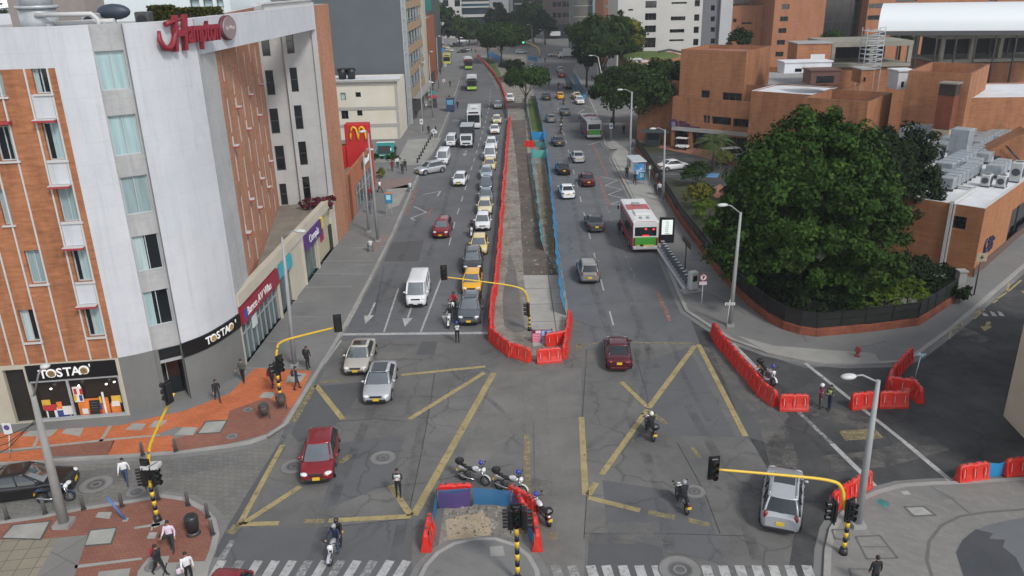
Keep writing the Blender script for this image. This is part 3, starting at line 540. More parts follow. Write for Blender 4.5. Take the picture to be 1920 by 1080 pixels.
def window(par,F,h,dep,kind='dark',fr=None,n=2,fw=.06,sill=None,rows=1,pane=None):
    a,b,c,d=h; fr=fr or FRAME; mb=MB(); o1=-dep+.10; o0=-dep
    def bar(u0,u1,z0,z1,of=o1):
        mb.quad(F.pt(u0,z0,of),F.pt(u1,z0,of),F.pt(u1,z1,of),F.pt(u0,z1,of)); 
        mb.quad(F.pt(u0,z1,of),F.pt(u1,z1,of),F.pt(u1,z1,o0),F.pt(u0,z1,o0)); mb.quad(F.pt(u0,z0,o0),F.pt(u1,z0,o0),F.pt(u1,z0,of),F.pt(u0,z0,of))
        mb.quad(F.pt(u0,z0,o0),F.pt(u0,z0,of),F.pt(u0,z1,of),F.pt(u0,z1,o0)); mb.quad(F.pt(u1,z0,of),F.pt(u1,z0,o0),F.pt(u1,z1,o0),F.pt(u1,z1,of))
    bar(a,b,c,c+fw); bar(a,b,d-fw,d); bar(a,a+fw,c+fw,d-fw); bar(b-fw,b,c+fw,d-fw)
    for k in range(1,n): u=a+(b-a)*k/n; bar(u-fw*.4,u+fw*.4,c+fw,d-fw)
    for k in range(1,rows): z=c+(d-c)*k/rows; bar(a+fw,b-fw,z-fw*.4,z+fw*.4,o1-.004)
    w=mb.build('window',fr,par,world=True); p=MB(); op=-dep+.03
    def pq(u0,u1,m): p.quad(F.pt(u0,c,op),F.pt(u1,c,op),F.pt(u1,d,op),F.pt(u0,d,op),m)
    if kind=='dark': pq(a,b,0)
    elif kind=='curtain': pq(a,b,1)
    elif kind[0]=='R': k=a+(b-a)*float(kind[1:]); pq(a,k,1); pq(k,b,0)
    elif kind[0]=='L': k=a+(b-a)*float(kind[1:]); pq(a,k,0); pq(k,b,1)
    p.build('pane',[pane or GLD,(CURT,CURT,CURT2,CURT3)[int(abs(a*7+c*3))%4]],w,world=True)
    if sill:
        s=MB(); m=F.mat((a+b)/2,c-.06,.0); s.box((0,0,.02),(b-a+.24,.1,.2)); s.build('sill',sill,w,mw=m,world=True)
    return w
def fbox(mb,F,u0,u1,z0,z1,o0,o1,mi=0):
    P=F.pt; v=[P(u0,z0,o1),P(u1,z0,o1),P(u1,z1,o1),P(u0,z1,o1),P(u0,z0,o0),P(u1,z0,o0),P(u1,z1,o0),P(u0,z1,o0)]
    mb.add(v,[(0,1,2,3),(5,4,7,6),(4,0,3,7),(1,5,6,2),(3,2,6,7),(4,5,1,0)],mi)
def roofmb(mb,foot,z,par=.0,inset=.25,mi=0,top=None):
    n=len(foot); P=[Vector(p[:2]) for p in foot]
    if par<=0: mb.poly([(*p,z) for p in P],mi); return
    inn=[]
    for i in range(n):
        d0=(P[i]-P[i-1]).normalized(); d1=(P[(i+1)%n]-P[i]).normalized(); m=(Vector((-d0.y,d0.x))+Vector((-d1.y,d1.x))); m=m/max(.25,m.length_squared/2) if m.length>.05 else Vector((0,0))
        inn.append(P[i]+m*inset)
    for i in range(n):
        j=(i+1)%n; mb.quad((*P[i],z),(*P[j],z),(*inn[j],z),(*inn[i],z),1); mb.quad((*inn[i],z),(*inn[j],z),(*inn[j],z-par),(*inn[i],z-par),2 if top is None else top)
    mb.poly([(*p,z-par) for p in inn],mi)
def bld(name,label,cat,foot,z0,z1,wm,rm,holes={},par=.6,dep=.3,capm=None,loc=None,fr=None):
    """footprint counter-clockwise; holes: {edge:[(x0,y0,x1,y1,kind,n)]} in photo points on that wall"""
    c=sum((Vector(p[:2]) for p in foot),Vector((0,0)))/len(foot); root=thing(name,label,cat,(c.x,c.y,0)); mb=MB(); n=len(foot); Fs=[]
    for i in range(n):
        F=Fc(foot[i],foot[(i+1)%n]); Fs.append(F); hs=[]
        for q in holes.get(i,[]):
            r=F.rect(*q[:4]) if q[4]!='uv' else q[:4]
            r=(max(r[0],.1),min(r[1],F.L-.1),max(r[2],z0+.05),min(r[3],z1-.1))
            if r[1]-r[0]>.1 and r[3]-r[2]>.1: hs.append((r,q))
        wall(mb,F,0,F.L,z0,z1,[h[0] for h in hs],dep)
        for r,q in hs: window(root,F,r,dep,q[5] if q[4]=='uv' else q[4],fr or FRD,q[-1])
    mb.build('wall',wm,root,world=True); capm=capm or (M('coping_brown',(.14,.062,.04),.85,.25) if wm is BRK_C else None); r=MB(); roofmb(r,foot,z1,par); r.build('roof',[rm,capm or wm,wm],root,world=True)
    return root,Fs
# ------------------------------------------------------------------ the hotel on the corner
ZP=4.65; ZT=23.3; ZB=4.1
A0=Vector((-60.,39.78)); _b=Vector(G2(228,783)); _d=(_b-Vector(G2(50,797))).normalized(); B=_b+_d*.55; A0=B-_d*34
W0=Vector(G2(308,766)); W1=Vector(G2(360,752)); dW=(W1-W0).normalized(); nW=Vector((dW.y,-dW.x))
W0i,W1i=W0-nW*.45,W1-nW*.45
E1=Vector(G2(462,689)); B0=Vector(G2(468,538,ZP)); B1=Vector(G2(524,386,ZP))
def spl(P,n):
    P=[Vector(p) for p in P]; S=[]
    for i in range(len(P)-1):
        a=P[max(i-1,0)];q=P[i];c=P[i+1];d=P[min(i+2,len(P)-1)]
        for k in range(n): u=k/n; S.append(.5*((2*q)+(c-a)*u+(2*a-5*q+4*c-d)*u*u+(3*q-a-3*c+d)*u**3))
    return S+[P[-1]]
cl_=spl([B,G2(280,774),W0],4)[1:-1]; cc=spl([W1,G2(402,733),G2(436,710),E1],5)[1:-1]
foot=[A0,B,*cl_,W0,W0i,W1i,W1,*cc,E1,B0,B1,B1+Vector((-3,14)),Vector((-58,60))]
iW=len(cl_)+2; iE=iW+2+1+len(cc)
hotel=thing('hotel_building','seven storey grey and orange brick hotel with rounded corner and red sign','building',(-30,58,0))
wl=MB(); hs_all=[]
def hw(F,i,z0,z1,holes,dep,mi):
    wall(wl,F,0,F.L,z0,z1,[h[0] for h in holes],dep,mi); 
    for h,k,nn in holes: window(hotel,F,h,dep,k,FRAME,nn)
FA=Fc(A0,B)
for i in range(len(foot)):
    p,q=foot[i],foot[(i+1)%len(foot)]; F=Fc(p,q)
    if i==0:
        hh=[]
        for (x0,y0,x1,y1,k) in ((52,106,97,175,'R.3'),(77,231,125,300,'L.35'),(104,351,152,415,'curtain'),(131,466,175,527,'L.3'),(153,574,197,630,'L.3'),(-34,125,12,181,'curtain'),(-8,355,26,421,'curtain'),(33,582,77,640,'R.5'),(-15,238,35,301,'L.7'),(44,470,90,531,'curtain')):
            r=F.rect(x0,y0,x1,y1); hh.append((r,k,2))
        st=F.rect(27,690,52,797); hh2=[]
        wall(wl,F,0,F.L,ZB,ZT-2.1,[h[0] for h in hh],.3,1); wall(wl,F,0,F.L,ZT-2.1,ZT,(),.3,0)
        for h,k,nn in hh: window(hotel,F,h,.3,k,FRAME,nn,sill=TRIM)
        s0=F.uv(48,700)[0]; s1=F.uv(214,690)[0]; sm=F.uv(30,790)[0]
        wall(wl,F,0,F.L,0,ZB,[(s0,s1+.15,.15,ZB-.1),(sm,s0-.1,.15,ZB-.3)],.5,5); SF=(s0,s1+.15)
    elif 1<=i<iW or iW+3<=i<=iE:
        wall(wl,F,0,F.L,0,ZB,(),.3,2); wall(wl,F,0,F.L,ZB,ZT,(),.3,0)
    elif i==iW+1:
        hh=[]
        for (x0,y0,x1,y1,k) in ((190,96,257,166,'curtain'),(213,217,277,287,'curtain'),(236,332,298,396,'curtain'),(258,443,318,501,'R.45'),(279,547,334,603,'R.35')):
            r=F.rect(x0,y0,x1,y1); hh.append(((.12,F.L-.12,r[2],r[3]),k,2))
        wall(wl,F,0,F.L,3.9,ZT,[h[0] for h in hh],.25,3)
        for h,k,nn in hh: window(hotel,F,h,.25,k,FRAME,nn)
        wall(wl,F,0,F.L,0,3.9,[(.35,F.L-.05,.1,3.85)],.2,2); FD=F
    elif i in (iW,iW+2): wall(wl,F,0,F.L,0,ZB,(),.3,2); wall(wl,F,0,F.L,ZB,ZT,(),.3,3)
    elif i==iE+1: wall(wl,F,0,F.L,ZP-.3,ZT,(),.3,3)
    elif i==iE+2: FR=F
    else: wall(wl,F,0,F.L,0,ZT,(),.3,0)
# brick wall of the light well: tall narrow windows under red hooded fins
hh=[]
rows=[(19.0,21.4),(15.5,17.9),(12.0,14.4),(8.5,10.9),(6.2,8.0)]
for r,(za,zb) in enumerate(rows):
    for k in range(6):
        u=FR.L*(.08+.155*k); o=-1.3 if k%2 else 0; hh.append(((u,u+.46,max(za+o,ZP+.2),zb+o),'dark',1))
wall(wl,FR,0,FR.L,ZP-.1,ZT,[h[0] for h in hh],.12,4)
for h,k,nn in hh: window(hotel,FR,h,.12,k,FRAME,nn,fw=.05)
wl.build('wall',[WHITEW,BRK_H,GREYB,WHITEC,BRK_S,surf('wall_beige',(.37,.33,.26),(.43,.39,.31),grain=.06,s1=.4)],hotel,world=True)
round_=hotel.children[-1]
fin=MB(); hood=MB()
for r,(za,zb) in enumerate(rows):
    for k in range(6):
        if r==0 or (k+r)%2==1: continue
        u=FR.L*(.08+.155*k); o=-1.3 if k%2 else 0; fin=MB(); hood=MB(); fbox(fin,FR,u-.10,u+.08,zb+o+.24,zb+o+.85,0,.06); fbox(hood,FR,u-.12,u+.5,zb+o+.06,zb+o+.16,0,.36); fbox(fin,FR,u-.12,u+.5,zb+o+.165,zb+o+.22,0,.35)
        h=hood.build('window_hood',REDT,hotel,world=True); fin.build('fin',TRIM,h,world=True)
# front: white trims, white spandrels, red hoods
tr=MB()
for x,y in ((21,670),(51,670),(86,670),(124,670),(170,670),(208,670),(-12,670),(-45,670)):
    u=FA.uv(x,y)[0]; fbox(tr,FA,u-.045,u+.045,ZB,ZT-2.1,-.02,.05)
ub=FA.L-.05
tr.build('trim',TRIM,hotel,world=True)
sp=MB(); hd=MB()
for (xa,ya,xb,yb) in ((95,180,110,221),(117,303,136,344),(143,418,160,459),(167,531,184,568)):
    r=FA.rect(xa,ya,xb,yb); c=(r[0]+r[1])/2; w_=FA.rect(104,351,152,415); ww=w_[1]-w_[0]+.05; u0=FA.uv(170,670)[0]+.07; u1=FA.uv(208,670)[0]-.07
    sp=MB(); fbox(sp,FA,u0,u1,r[2],r[3]+.1,-.02,.03); sp.build('spandrel',WHITEW,hotel,world=True); hd=MB(); fbox(hd,FA,u0-.1,u1+.02,r[2]-.17,r[2]-.06,0,.45); fbox(hd,FA,u0-.1,u1+.02,r[2]-.055,r[2]-.02,0,.44,1); hd.build('window_hood',[REDT,TRIM],hotel,world=True)
hd=MB(); fbox(hd,FA,FA.uv(-14,232)[0],FA.uv(22,226)[0],FA.uv(10,232)[1],FA.uv(10,227)[1],0,.45)
hd.build('window_hood',REDT,hotel,world=True)
r_=MB(); roofmb(r_,foot,ZT,.9,.35); r_.build('roof',[ROOFL,WHITEW,WHITEW],hotel,world=True)
# storefront behind glass: dark band, counter display
sf=MB(); u0,u1=SF; um=FA.uv(118,690)[0]; ztr=FA.uv(130,712)[1]
for (a,b,c,d) in ((u0,u1,ZB-.2,ZB-.1),(u0,u1,.15,.3),(u0,u0+.1,.3,ZB-.2),(u1-.1,u1,.3,ZB-.2),(um-.06,um+.06,.3,ZB-.2),(u0,um-.06,ztr-.07,ztr+.05),(um+.06,u1-.1,ztr-.07,ztr+.05)): fbox(sf,FA,a,b,c,d,-.16,-.04)
s_=sf.build('shopfront',METL,hotel,world=True)
p=MB(); p.quad(FA.pt(u0,.15,-.49),FA.pt(u1,.15,-.49),FA.pt(u1,ZB-.1,-.49),FA.pt(u0,ZB-.1,-.49)); sm=FA.uv(30,790)[0]; p.quad(FA.pt(sm,.15,-.3),FA.pt(u0-.1,.15,-.3),FA.pt(u0-.1,ZB-.3,-.3),FA.pt(sm,ZB-.3,-.3)); p.build('backdrop',M('shop_dark',(.02,.018,.016),.3,.3),s_,world=True)
pc=[M('display_orange',(.62,.17,.03),.6,.25),M('display_white',(.62,.6,.56),.6,.1),M('display_black',(.015,.015,.015),.6,0),M('display_yellow',(.62,.38,.05),.6,.2),M('display_blue',(.03,.05,.2),.6,0),M('display_red',(.4,.03,.03),.6,.1)]
dp=MB()
def dpx(x0,y0,x1,y1,mi,o=-.42):
    r=FA.rect(x0,y0,x1,y1); fbox(dp,FA,r[0],r[1],r[2],r[3],o-.05,o,mi)
for k,(x0,y0,x1,y1,mi) in enumerate(((80,772,130,792,1),(84,775,100,790,2),(102,776,128,788,4),(72,757,92,772,3),(75,766,102,775,5),(100,760,113,772,0),(112,768,137,782,1),(140,755,205,782,0),(165,757,180,772,1),(204,748,225,760,3),(203,762,225,778,0),(205,758,222,766,1),(150,772,163,781,1),(60,775,70,795,3))): dpx(x0,y0,x1,y1,mi,-.42+.006*k)
for k in range(6): dpx(163+k*.6,756+k*5,186,758+k*5,2,-.30)
for k,mi in enumerate((3,4,5)): dpx(182+k*1.2,748+k*12,188+k*1.2,760+k*12,mi,-.28)
dpx(186,740,200,784,1,-.29); dpx(131,730,155,757,1,-.27)
for k in range(4): dpx(134+(k%2)*11,733+(k//2)*12,142+(k%2)*11,743+(k//2)*12,(5,5,3,4)[k],-.25)
dp.build('counter_display',pc,s_,world=True)
sg=MB(); r=FA.rect(52,688,214,714); fbox(sg,FA,u0+.05,u1-.02,ztr+.07,ZB-.12,-.03,.02); sgo=sg.build('shop_sign',BLK,hotel,world=True)
def letters(F,px0,px1,s,size,par,mt,off,o=.05,bold=.012):
    a=F.uv(*px0); b=F.uv(*px1); n=len(s)
    for k,ch in enumerate(s):
        t=k/(n-1); u=a[0]+(b[0]-a[0])*t; z=a[1]+(b[1]-a[1])*t
        if ch==' ': continue
        text('letter',ch,size,mt,par,F.mat(u,z,off),ext=.015,bold=bold)
letters(FA,(81,702),(158,694),"TOSTAO",.80,sgo,WLET,.045); text('letter',"'",.8,WLET,sgo,FA.mat(FA.uv(169,690)[0],FA.uv(169,691)[1],.045),ext=.015)
BUN=M('sign_bun',(.36,.24,.09),.6,.3)
for (x,y) in ((97,700),(158,694)):
    a=FA.uv(x,y); b_=MB(); b_.cyl((0,0,0),.21,.05,'Z',18); 
    for k in (-1,0,1): b_.box((k*.1,k*.02,.03),(.03,.34,.03),.5,1)
    b_.build('emblem',[BUN,BLK],sgo,mw=FA.mat(a[0],a[1],.075),world=True)
lamp=M('spot_lamp',(1,.95,.85),.4,0,emit=2.5); lm=MB()
for x,y in ((130,706),(197,699),(93,732),(145,726),(197,723),(212,719)):
    a=FA.uv(x,y); lm.ell(FA.pt(a[0],a[1],-.2),(.07,.07,.05),8,4,0,-1)
lm.build('spot_lamp',lamp,s_,world=True)
# doorway by the bay
d=MB(); fbox(d,FD,.35,FD.L-.05,.1,3.85,-1.9,-1.8); fbox(d,FD,.3,.36,.1,3.85,-1.9,-.2); fbox(d,FD,FD.L-.06,FD.L,.1,3.85,-1.9,-.2); dr=d.build('doorway',M('door_recess',(.05,.05,.05),.7,.2),hotel,world=True)
d=MB(); fbox(d,FD,.35,FD.L-.05,3.05,3.8,-.25,-.15); fbox(d,FD,FD.L*.45,FD.L-.1,.12,2.7,-1.2,-1.1); d.build('door',GLD,hotel,world=True)
d=MB(); fbox(d,FD,.35,FD.L-.05,2.85,3.05,-1.2,-.1); fbox(d,FD,FD.L*.42,FD.L*.45,.12,2.85,-1.2,-1.05); d.build('door_frame',METL,hotel,world=True)
# black sign round the corner, letters on it
cs=MB(); pl=[W1,*cc[::2],E1]; acc=[]
for k in range(len(pl)-1):
    F=Fc(pl[k],pl[k+1]); fbox(cs,F,-.01 if k else 0,F.L+.01,3.15,ZB+.02,0,.10); acc.append(F)
cso=cs.build('corner_sign',BLK,hotel,world=True)
def along(pl,t):
    L=[(b-a).length for a,b in zip(pl,pl[1:])]; s=t*sum(L)
    for k,l in enumerate(L):
        if s<=l or k==len(L)-1: return Fc(pl[k],pl[k+1]),s
        s-=l
for k,ch in enumerate("TOSTAO'"):
    F,u=along(pl,.34+.088*k+(.02 if ch=="'" else 0)); text('letter',ch,.72,WLET,cso,F.mat(u,3.62+(.0),.115),ext=.015,bold=.015)
    if ch=='O':
        b_=MB(); b_.cyl((0,0,0),.2,.05,'Z',16); b_.build('emblem',BUN,cso,mw=F.mat(u,3.62,.135),world=True)
# roofline band bridging the light well
R1=Vector((-17.85,79.0)); FBd=Fc(Vector((E1.x-.02,E1.y+.3)),R1)
b_=MB(); fbox(b_,FBd,0,FBd.L+.1,ZT-2.1,ZT+.02,-.6,.0); b_.build('roof_band',WHITEW,hotel,world=True)
b_=MB(); fbox(b_,FBd,FBd.L*.52,FBd.L,ZT+.02,ZT+.45,-.5,-.25); fbox(b_,FBd,FBd.L*.5,FBd.L+.1,ZT+.45,ZT+.55,-.75,-.1); b_.build('parapet',TRIM,hotel,world=True)
# rear wing
FW=Fc(B1,R1); wd=R1-B1; hh=[]
for (x0,y0,x1,y1) in ((487,60,508,105),(496,132,517,178),(504,204,526,250),(514,274,537,319),(523,345,541,384)): r=FW.rect(x0,y0,x1,y1); hh.append((r,'dark',1))
for (x0,y0,x1,y1) in ((532,54,553,100),(541,127,561,172),(549,198,570,242),(557,266,578,309),(564,332,584,373)): r=FW.rect(x0,y0,x1,y1); hh.append((r,'dark',1))
rw=MB(); wall(rw,FW,0,FW.L,ZP-.2,ZT,[h[0] for h in hh],.22)
for h,k,nn in hh: window(hotel,FW,h,.22,k,FRD,1,rows=2)
R2=R1+Vector((0.25,5.5)); L2=B1+Vector((-3,14)); FS=Fc(R1,R2); wall(rw,FS,0,FS.L,0,ZT,(),.3,1); F3=Fc(R2,L2); wall(rw,F3,0,F3.L,0,ZT,(),.3,0)
rw.poly([(*p,ZT) for p in (B1,R1,R2,L2)],2)
u=FW.uv(545,200)[0]; fbox(rw,FW,FW.uv(561,350)[0]-.0,FW.uv(568,350)[0],ZP-.1,ZT-2.1,0,.35); fbox(rw,FW,FW.L-.45,FW.L+.02,0,ZT+.3,-.1,.2)
rw.build('rear_wing',[CONCW,BRK_S,ROOFL],hotel,world=True)
# podium with shops along the avenue
P0=Vector((E1.x-.05,E1.y+.12)); P1=Vector((-17.9,78.95)); FP_=Fc(P0,P1); pod=[P0,P1,B1,B0]
pm=MB(); pm.poly([(*p,ZP) for p in pod]); pm.build('podium_roof',ROOFG,hotel,world=True)
UX=lambda x,y: FP_.uv(x,y)[0]
a1=UX(450,672); a2=UX(527,592); a3=UX(553,563); a4=UX(577,545); a5=UX(600,522); a6=FP_.L-1.2
pm=MB(); wall(pm,FP_,0,FP_.L,.0,5.2,[(.3,a2,.13,3.2),(a2+.4,a3,.13,3.6),(a4,a5,.13,3.4),(a5+.3,a6,.13,4.2)],.3)
fbox(pm,FP_,0,FP_.L+.1,4.55,5.4,-.35,.18)
for u in (a2+.05,a3+.15,a4-.2,a5+.1): fbox(pm,FP_,u-.16,u+.16,.13,4.5,0,.14)
pm.build('podium_wall',surf('podium_cream',(.42,.38,.30),(.48,.44,.36),grain=.05,s1=.4,stain=.15),hotel,world=True)
pm=MB()
for (a,b,zb) in ((.3,a2,3.2),(a2+.4,a3,3.6),(a4,a5,3.4)):
    pm=MB(); pm.quad(FP_.pt(a,.13,-.2),FP_.pt(b,.13,-.2),FP_.pt(b,zb,-.2),FP_.pt(a,zb,-.2)); g=pm.build('shop_glass',M('shop_glass',(.075,.11,.11),.08,.6,scale=.8,spec=.8,stretch=(1,1,.4)),hotel,world=True)
pm=MB()
for k in range(9): u=.35+(a2-.4)*k/8; fbox(pm,FP_,u-.04,u+.04,.13,3.2,-.19,-.1)
fbox(pm,FP_,.3,a2,2.15,2.23,-.19,-.11)
pm.build('shop_mullions',METL,g,world=True)
pm=MB(); pm.quad(FP_.pt(a5+.3,.13,-.28),FP_.pt(a6,.13,-.28),FP_.pt(a6,4.2,-.28),FP_.pt(a5+.3,4.2,-.28)); pm.build('shop_interior',M('shop_cream',(.40,.35,.25),.6,.12),hotel,world=True)
pm=MB(); q=UX(612,510); fbox(pm,FP_,q,q+1.2,1.9,3.2,-.27,-.2); fbox(pm,FP_,q+3.2,q+4.1,.13,2.6,-.27,-.1,1); pm.build('shop_poster',[M('poster_magenta',(.28,.02,.08),.5,.4),M('poster_dark',(.03,.03,.02),.6,.3)],hotel,world=True)
def signb(name,u0,u1,z0,z1,mat,txt=None,tm=None,ts=.6,off=.3,tu=None,xs=1.):
    s=MB(); fbox(s,FP_,u0,u1,z0,z1,0,off); o=s.build(name,mat,hotel,world=True)
    if txt: text('lettering',txt,ts,tm,o,FP_.mat((u0+u1)/2 if tu is None else tu,(z0+z1)/2,off+.02),ext=.012,xs=xs)
    return o
sb=signb('bank_sign',.1,a2-.1,3.2,4.4,M('sign_crimson',(.25,.018,.035),.4,.08),'Banco AV Villas',WLET,.85,.3,tu=3.6)
s=MB(); fbox(s,FP_,.4,1.0,3.45,4.1,.3,.33); s.build('emblem',M('sign_blue',(.03,.07,.3),.5,0),sb,world=True)
signb('shop_sign',a2+.4,a3,3.3,4.3,M('sign_teal',(.05,.33,.40),.5,.1),None,None,.4,.2)
sp_=signb('shop_sign',a4,a5+1.2,3.2,4.6,M('sign_purple',(.075,.028,.16),.5,.08),'Compás',WLET,1.0,.35)
s=MB(); fbox(s,FP_,a5+1.2,a5+1.9,3.6,4.6,0,.35); s.build('sign_end',M('sign_yellow',(.62,.5,.03),.5,0),sp_,world=True)
signb('notice',2.2,3.1,2.0,2.9,M('notice_white',(.5,.55,.55),.5,.1),None,None,.4,.1)
# roof sign: script letters and oval badge
SR=M('sign_red',(.20,.010,.022),.45,.06); SRD=M('sign_red_edge',(.10,.02,.03),.6,.05)
Fs=Fc(W1+Vector((0,0)),E1); Fsg=Fc(cc[5],E1)
def fit(name,s,size,mt,par,F,ua,ub,z,off,ext,shear,bold):
    o=text(name,s,size,mt,par,Matrix.Identity(4),ext=ext,shear=shear,bold=bold); xs=[v.co.x for v in o.data.vertices]; ys=[v.co.y for v in o.data.vertices]; k=(ub-ua)/(max(xs)-min(xs)); o.matrix_basis=F.mat((ua+ub)/2-k*(max(xs)+min(xs))/2,z-(max(ys)+min(ys))/2,off)@Matrix.Diagonal((k,1,1,1)); return o
rs=thing('hotel_sign','red script rooftop sign on the rounded corner parapet of the hotel','sign',Fsg.pt(0,ZT-1.2,.2))
def on(px,py): return Fsg.uv(px,py)
u0,z0=on(318,62); u1,z1=on(400,58)
us,zs=on(366,58); fit('letter','H',2.75,SR,rs,Fsg,on(313,62)[0],on(345,62)[0],on(328,62)[1],.3,.14,.3,.06); fit('lettering','ampton',1.9,SR,rs,Fsg,on(341,62)[0],on(403,60)[0],on(372,66)[1],.3,.14,.2,.04)
s=MB(); sw=[on(*p) for p in ((288,58),(290,75),(298,90),(308,91),(315,82),(319,66),(323,48))]
s.tube([Fsg.pt(a,b,.35) for a,b in sw],[.10,.16,.19,.19,.17,.14,.1],8); s.build('swash',SR,rs,world=True)
sw=[on(*p) for p in ((300,46),(310,42),(330,36))]
s=MB(); s.tube([Fsg.pt(a,b,.35) for a,b in sw],[.16,.14,.08],8); s.build('swash',SR,rs,world=True)
FO=FBd; u,z=FO.uv(422,52); s=MB(); s.cyl((0,0,0),1.0,.3,'Z',28,0); bo=s.build('badge',[M('badge_grey',(.23,.18,.18),.5,.1)],rs,mw=FO.mat(u,z,.2)@Matrix.Diagonal((1.15,.72,1,1)),world=True)
s=MB(); s.cyl((0,0,-.06),1.06,.3,'Z',28,0); s.build('badge_rim',SRD,rs,mw=FO.mat(u,z,.18)@Matrix.Diagonal((1.15,.74,1,1)),world=True)
text('lettering','by Hilton',.42,M('badge_letter',(.5,.45,.45),.5,0),rs,FO.mat(u,z,.37),ext=.01,xs=1.)
def X(px,py,D): return onY(px,py,D).x
def Zy(px,py,D): return onY(px,py,D).z
# roof clutter of the hotel
b=MB(); b.cyl((0,0,.9),1.05,1.8,'Z',24); b.cyl((0,0,1.75),1.2,.18,'Z',24); b.cyl((0,0,.45),1.15,.12,'Z',24); b.cyl((0,0,2.3),.95,1.0,'Z',24)
v=onY(73,34,52); rt=thing('roof_duct','fat silver ventilation duct standing on the hotel roof','duct',(v.x,52,ZT-.9)); b.build('drum',METL,rt)
v=onY(135,30,51); rt=thing('roof_pipe','white bent pipe run lying on the hotel roof beside the silver duct','pipe',(v.x,51,ZT-.9)); b=MB(); b.tube([(-2.2,0,1.3),(1.2,0,1.3),(1.5,0,1.0),(1.5,0,.2)],.14,8); b.tube([(-1.6,.6,.75),(2.2,.6,.85)],.16,8); b.build('pipe',TRIM,rt); b=MB(); b.box((-1.5,.3,.4),(.2,.8,.8)); b.box((1.9,.3,.4),(.2,.8,.8)); b.build('support',METL,rt)
v=onY(110,20,60); rt=thing('roof_hut','brownish plant hut with dark doorway on the hotel roof','hut',(v.x,60,ZT-.9)); b=MB(); b.box((0,0,1.6),(5.2,3,3.2)); b.build('wall',M('hut_grey_brown',(.23,.2,.18),.9,.1),rt); b=MB(); b.box((-1.2,-1.52,1.2),(1.0,.06,2.2)); b.build('door',BLACK,rt); b=MB(); b.box((0,0,3.25),(5.5,3.3,.12)); b.build('roof',ROOFL,rt)
for k,(px,y,lab) in enumerate(((170,53,'small grey fan box on the hotel roof next to the white pipes'),(270,54,'small dark fan box beside the clipped hedge on the hotel roof'))):
    v=onY(px,30,y); rt=thing('fan_box',lab,'fan',(v.x,y,ZT-.9)); b=MB(); b.box((0,0,.75),(.9,.8,1.1),bev=.06); b.build('case',METL if k==0 else FRD,rt); b=MB(); b.cyl((0,-.42,.8),.32,.05,'Y',16); b.build('grille',BLACK,rt)
v=onY(213,22,55); rt=thing('satellite_dish','dark oval dish cover on the hotel roof','dish',(v.x,55,ZT-.9)); b=MB(); b.ell((0,0,1.3),(1.1,.5,.5),16,8,0,-1); b.build('dish',M('dish_dark',(.03,.04,.06),.5,.1),rt); b=MB(); b.cyl((0,0,.5),.08,1.,'Z',8); b.build('post',METL,rt)
# pale building behind the hotel and its neighbours
bld('pale_office_block','pale white panelled block rising behind the hotel roof','building',[(X(158,10,75),75),(X(432,10,75),75),(X(432,10,75),88),(X(158,10,75),88)],0,26.5,M('panel_pale',(.55,.6,.6),.6,.04),ROOFL,{0:[(355,0,375,14,'curtain',1),(380,0,400,14,'curtain',1),(405,0,420,14,'curtain',1)]},.3)
bld('grey_tower_block','grey block with dark windows behind the hotel rear wing','building',[(X(430,10,100),100),(X(480,5,100),100),(X(480,5,100),112),(X(430,10,100),112)],0,30,M('tower_grey',(.17,.17,.17),.8,.1),ROOFL,{0:[(455,2,470,14,'dark',2)]},.3)
bld('green_glass_block','dark block with green glass behind the hotel rear wing','building',[(X(470,5,130),130),(X(545,5,130),130),(X(545,5,130),142),(X(470,5,130),142)],0,29,M('tower_dark_green',(.05,.08,.075),.5,.2),ROOFL,{0:[(475,0,500,10,'dark',2),(505,0,530,8,'dark',2)]},.3)
bld('low_tan_block','low pale tan building behind the hotel at the left edge','building',[(-75,62),(-48,62),(-48,70),(-75,70)],0,Zy(20,25,62),M('wall_tan_dull',(.33,.31,.25),.9,.12),ROOFL,{},.3)
# fast food restaurant
y0,y1=86.5,105.5; xs=-17.9; zm=5.5
foot=[(-30,y0),(xs,y0),(xs,y1),(-30,y1)]; BRK_M=brick('brick_restaurant',(.40,.15,.075),(.35,.125,.06),(.33,.15,.09),streak=.15,dirt=.15)
root,Fs=bld('restaurant_building','orange brick restaurant with white sign and long shop window','building',foot,0,zm,BRK_M,ROOFG,{},2.4)
F=Fs[1]; b=MB(); fbox(b,F,4.5,15.5,.6,3.2,-.02,.06); b.build('shop_glass',M('shop_glass',(.035,.055,.055),.05),root,world=True)
b=MB(); 
for k in range(6): fbox(b,F,4.5+k*2.2-.05,4.5+k*2.2+.05,.6,3.2,.06,.1)
fbox(b,F,4.5,15.5,2.2,2.28,.06,.09); b.build('shop_mullions',METL,root,world=True)
b=MB(); fbox(b,F,.8,2.0,0,zm-.3,-.02,.05); b.build('recess_strip',M('recess_brown',(.13,.05,.02),.8,.1),root,world=True)
b=MB(); fbox(b,F,4.2,16,0,.6,0,.1); b.build('plinth',M('plinth_grey',(.16,.16,.155),.9,.15),root,world=True)
b=MB(); fbox(b,F,9.5,15.5,4.1,5.0,0,.12); so=b.build('fascia_sign',M('fascia_dark',(.10,.05,.04),.6,.1),root,world=True); text('lettering',"McDonald's",1.05,WLET,so,F.mat(12.5,4.65,.2),ext=.04,bold=.02)
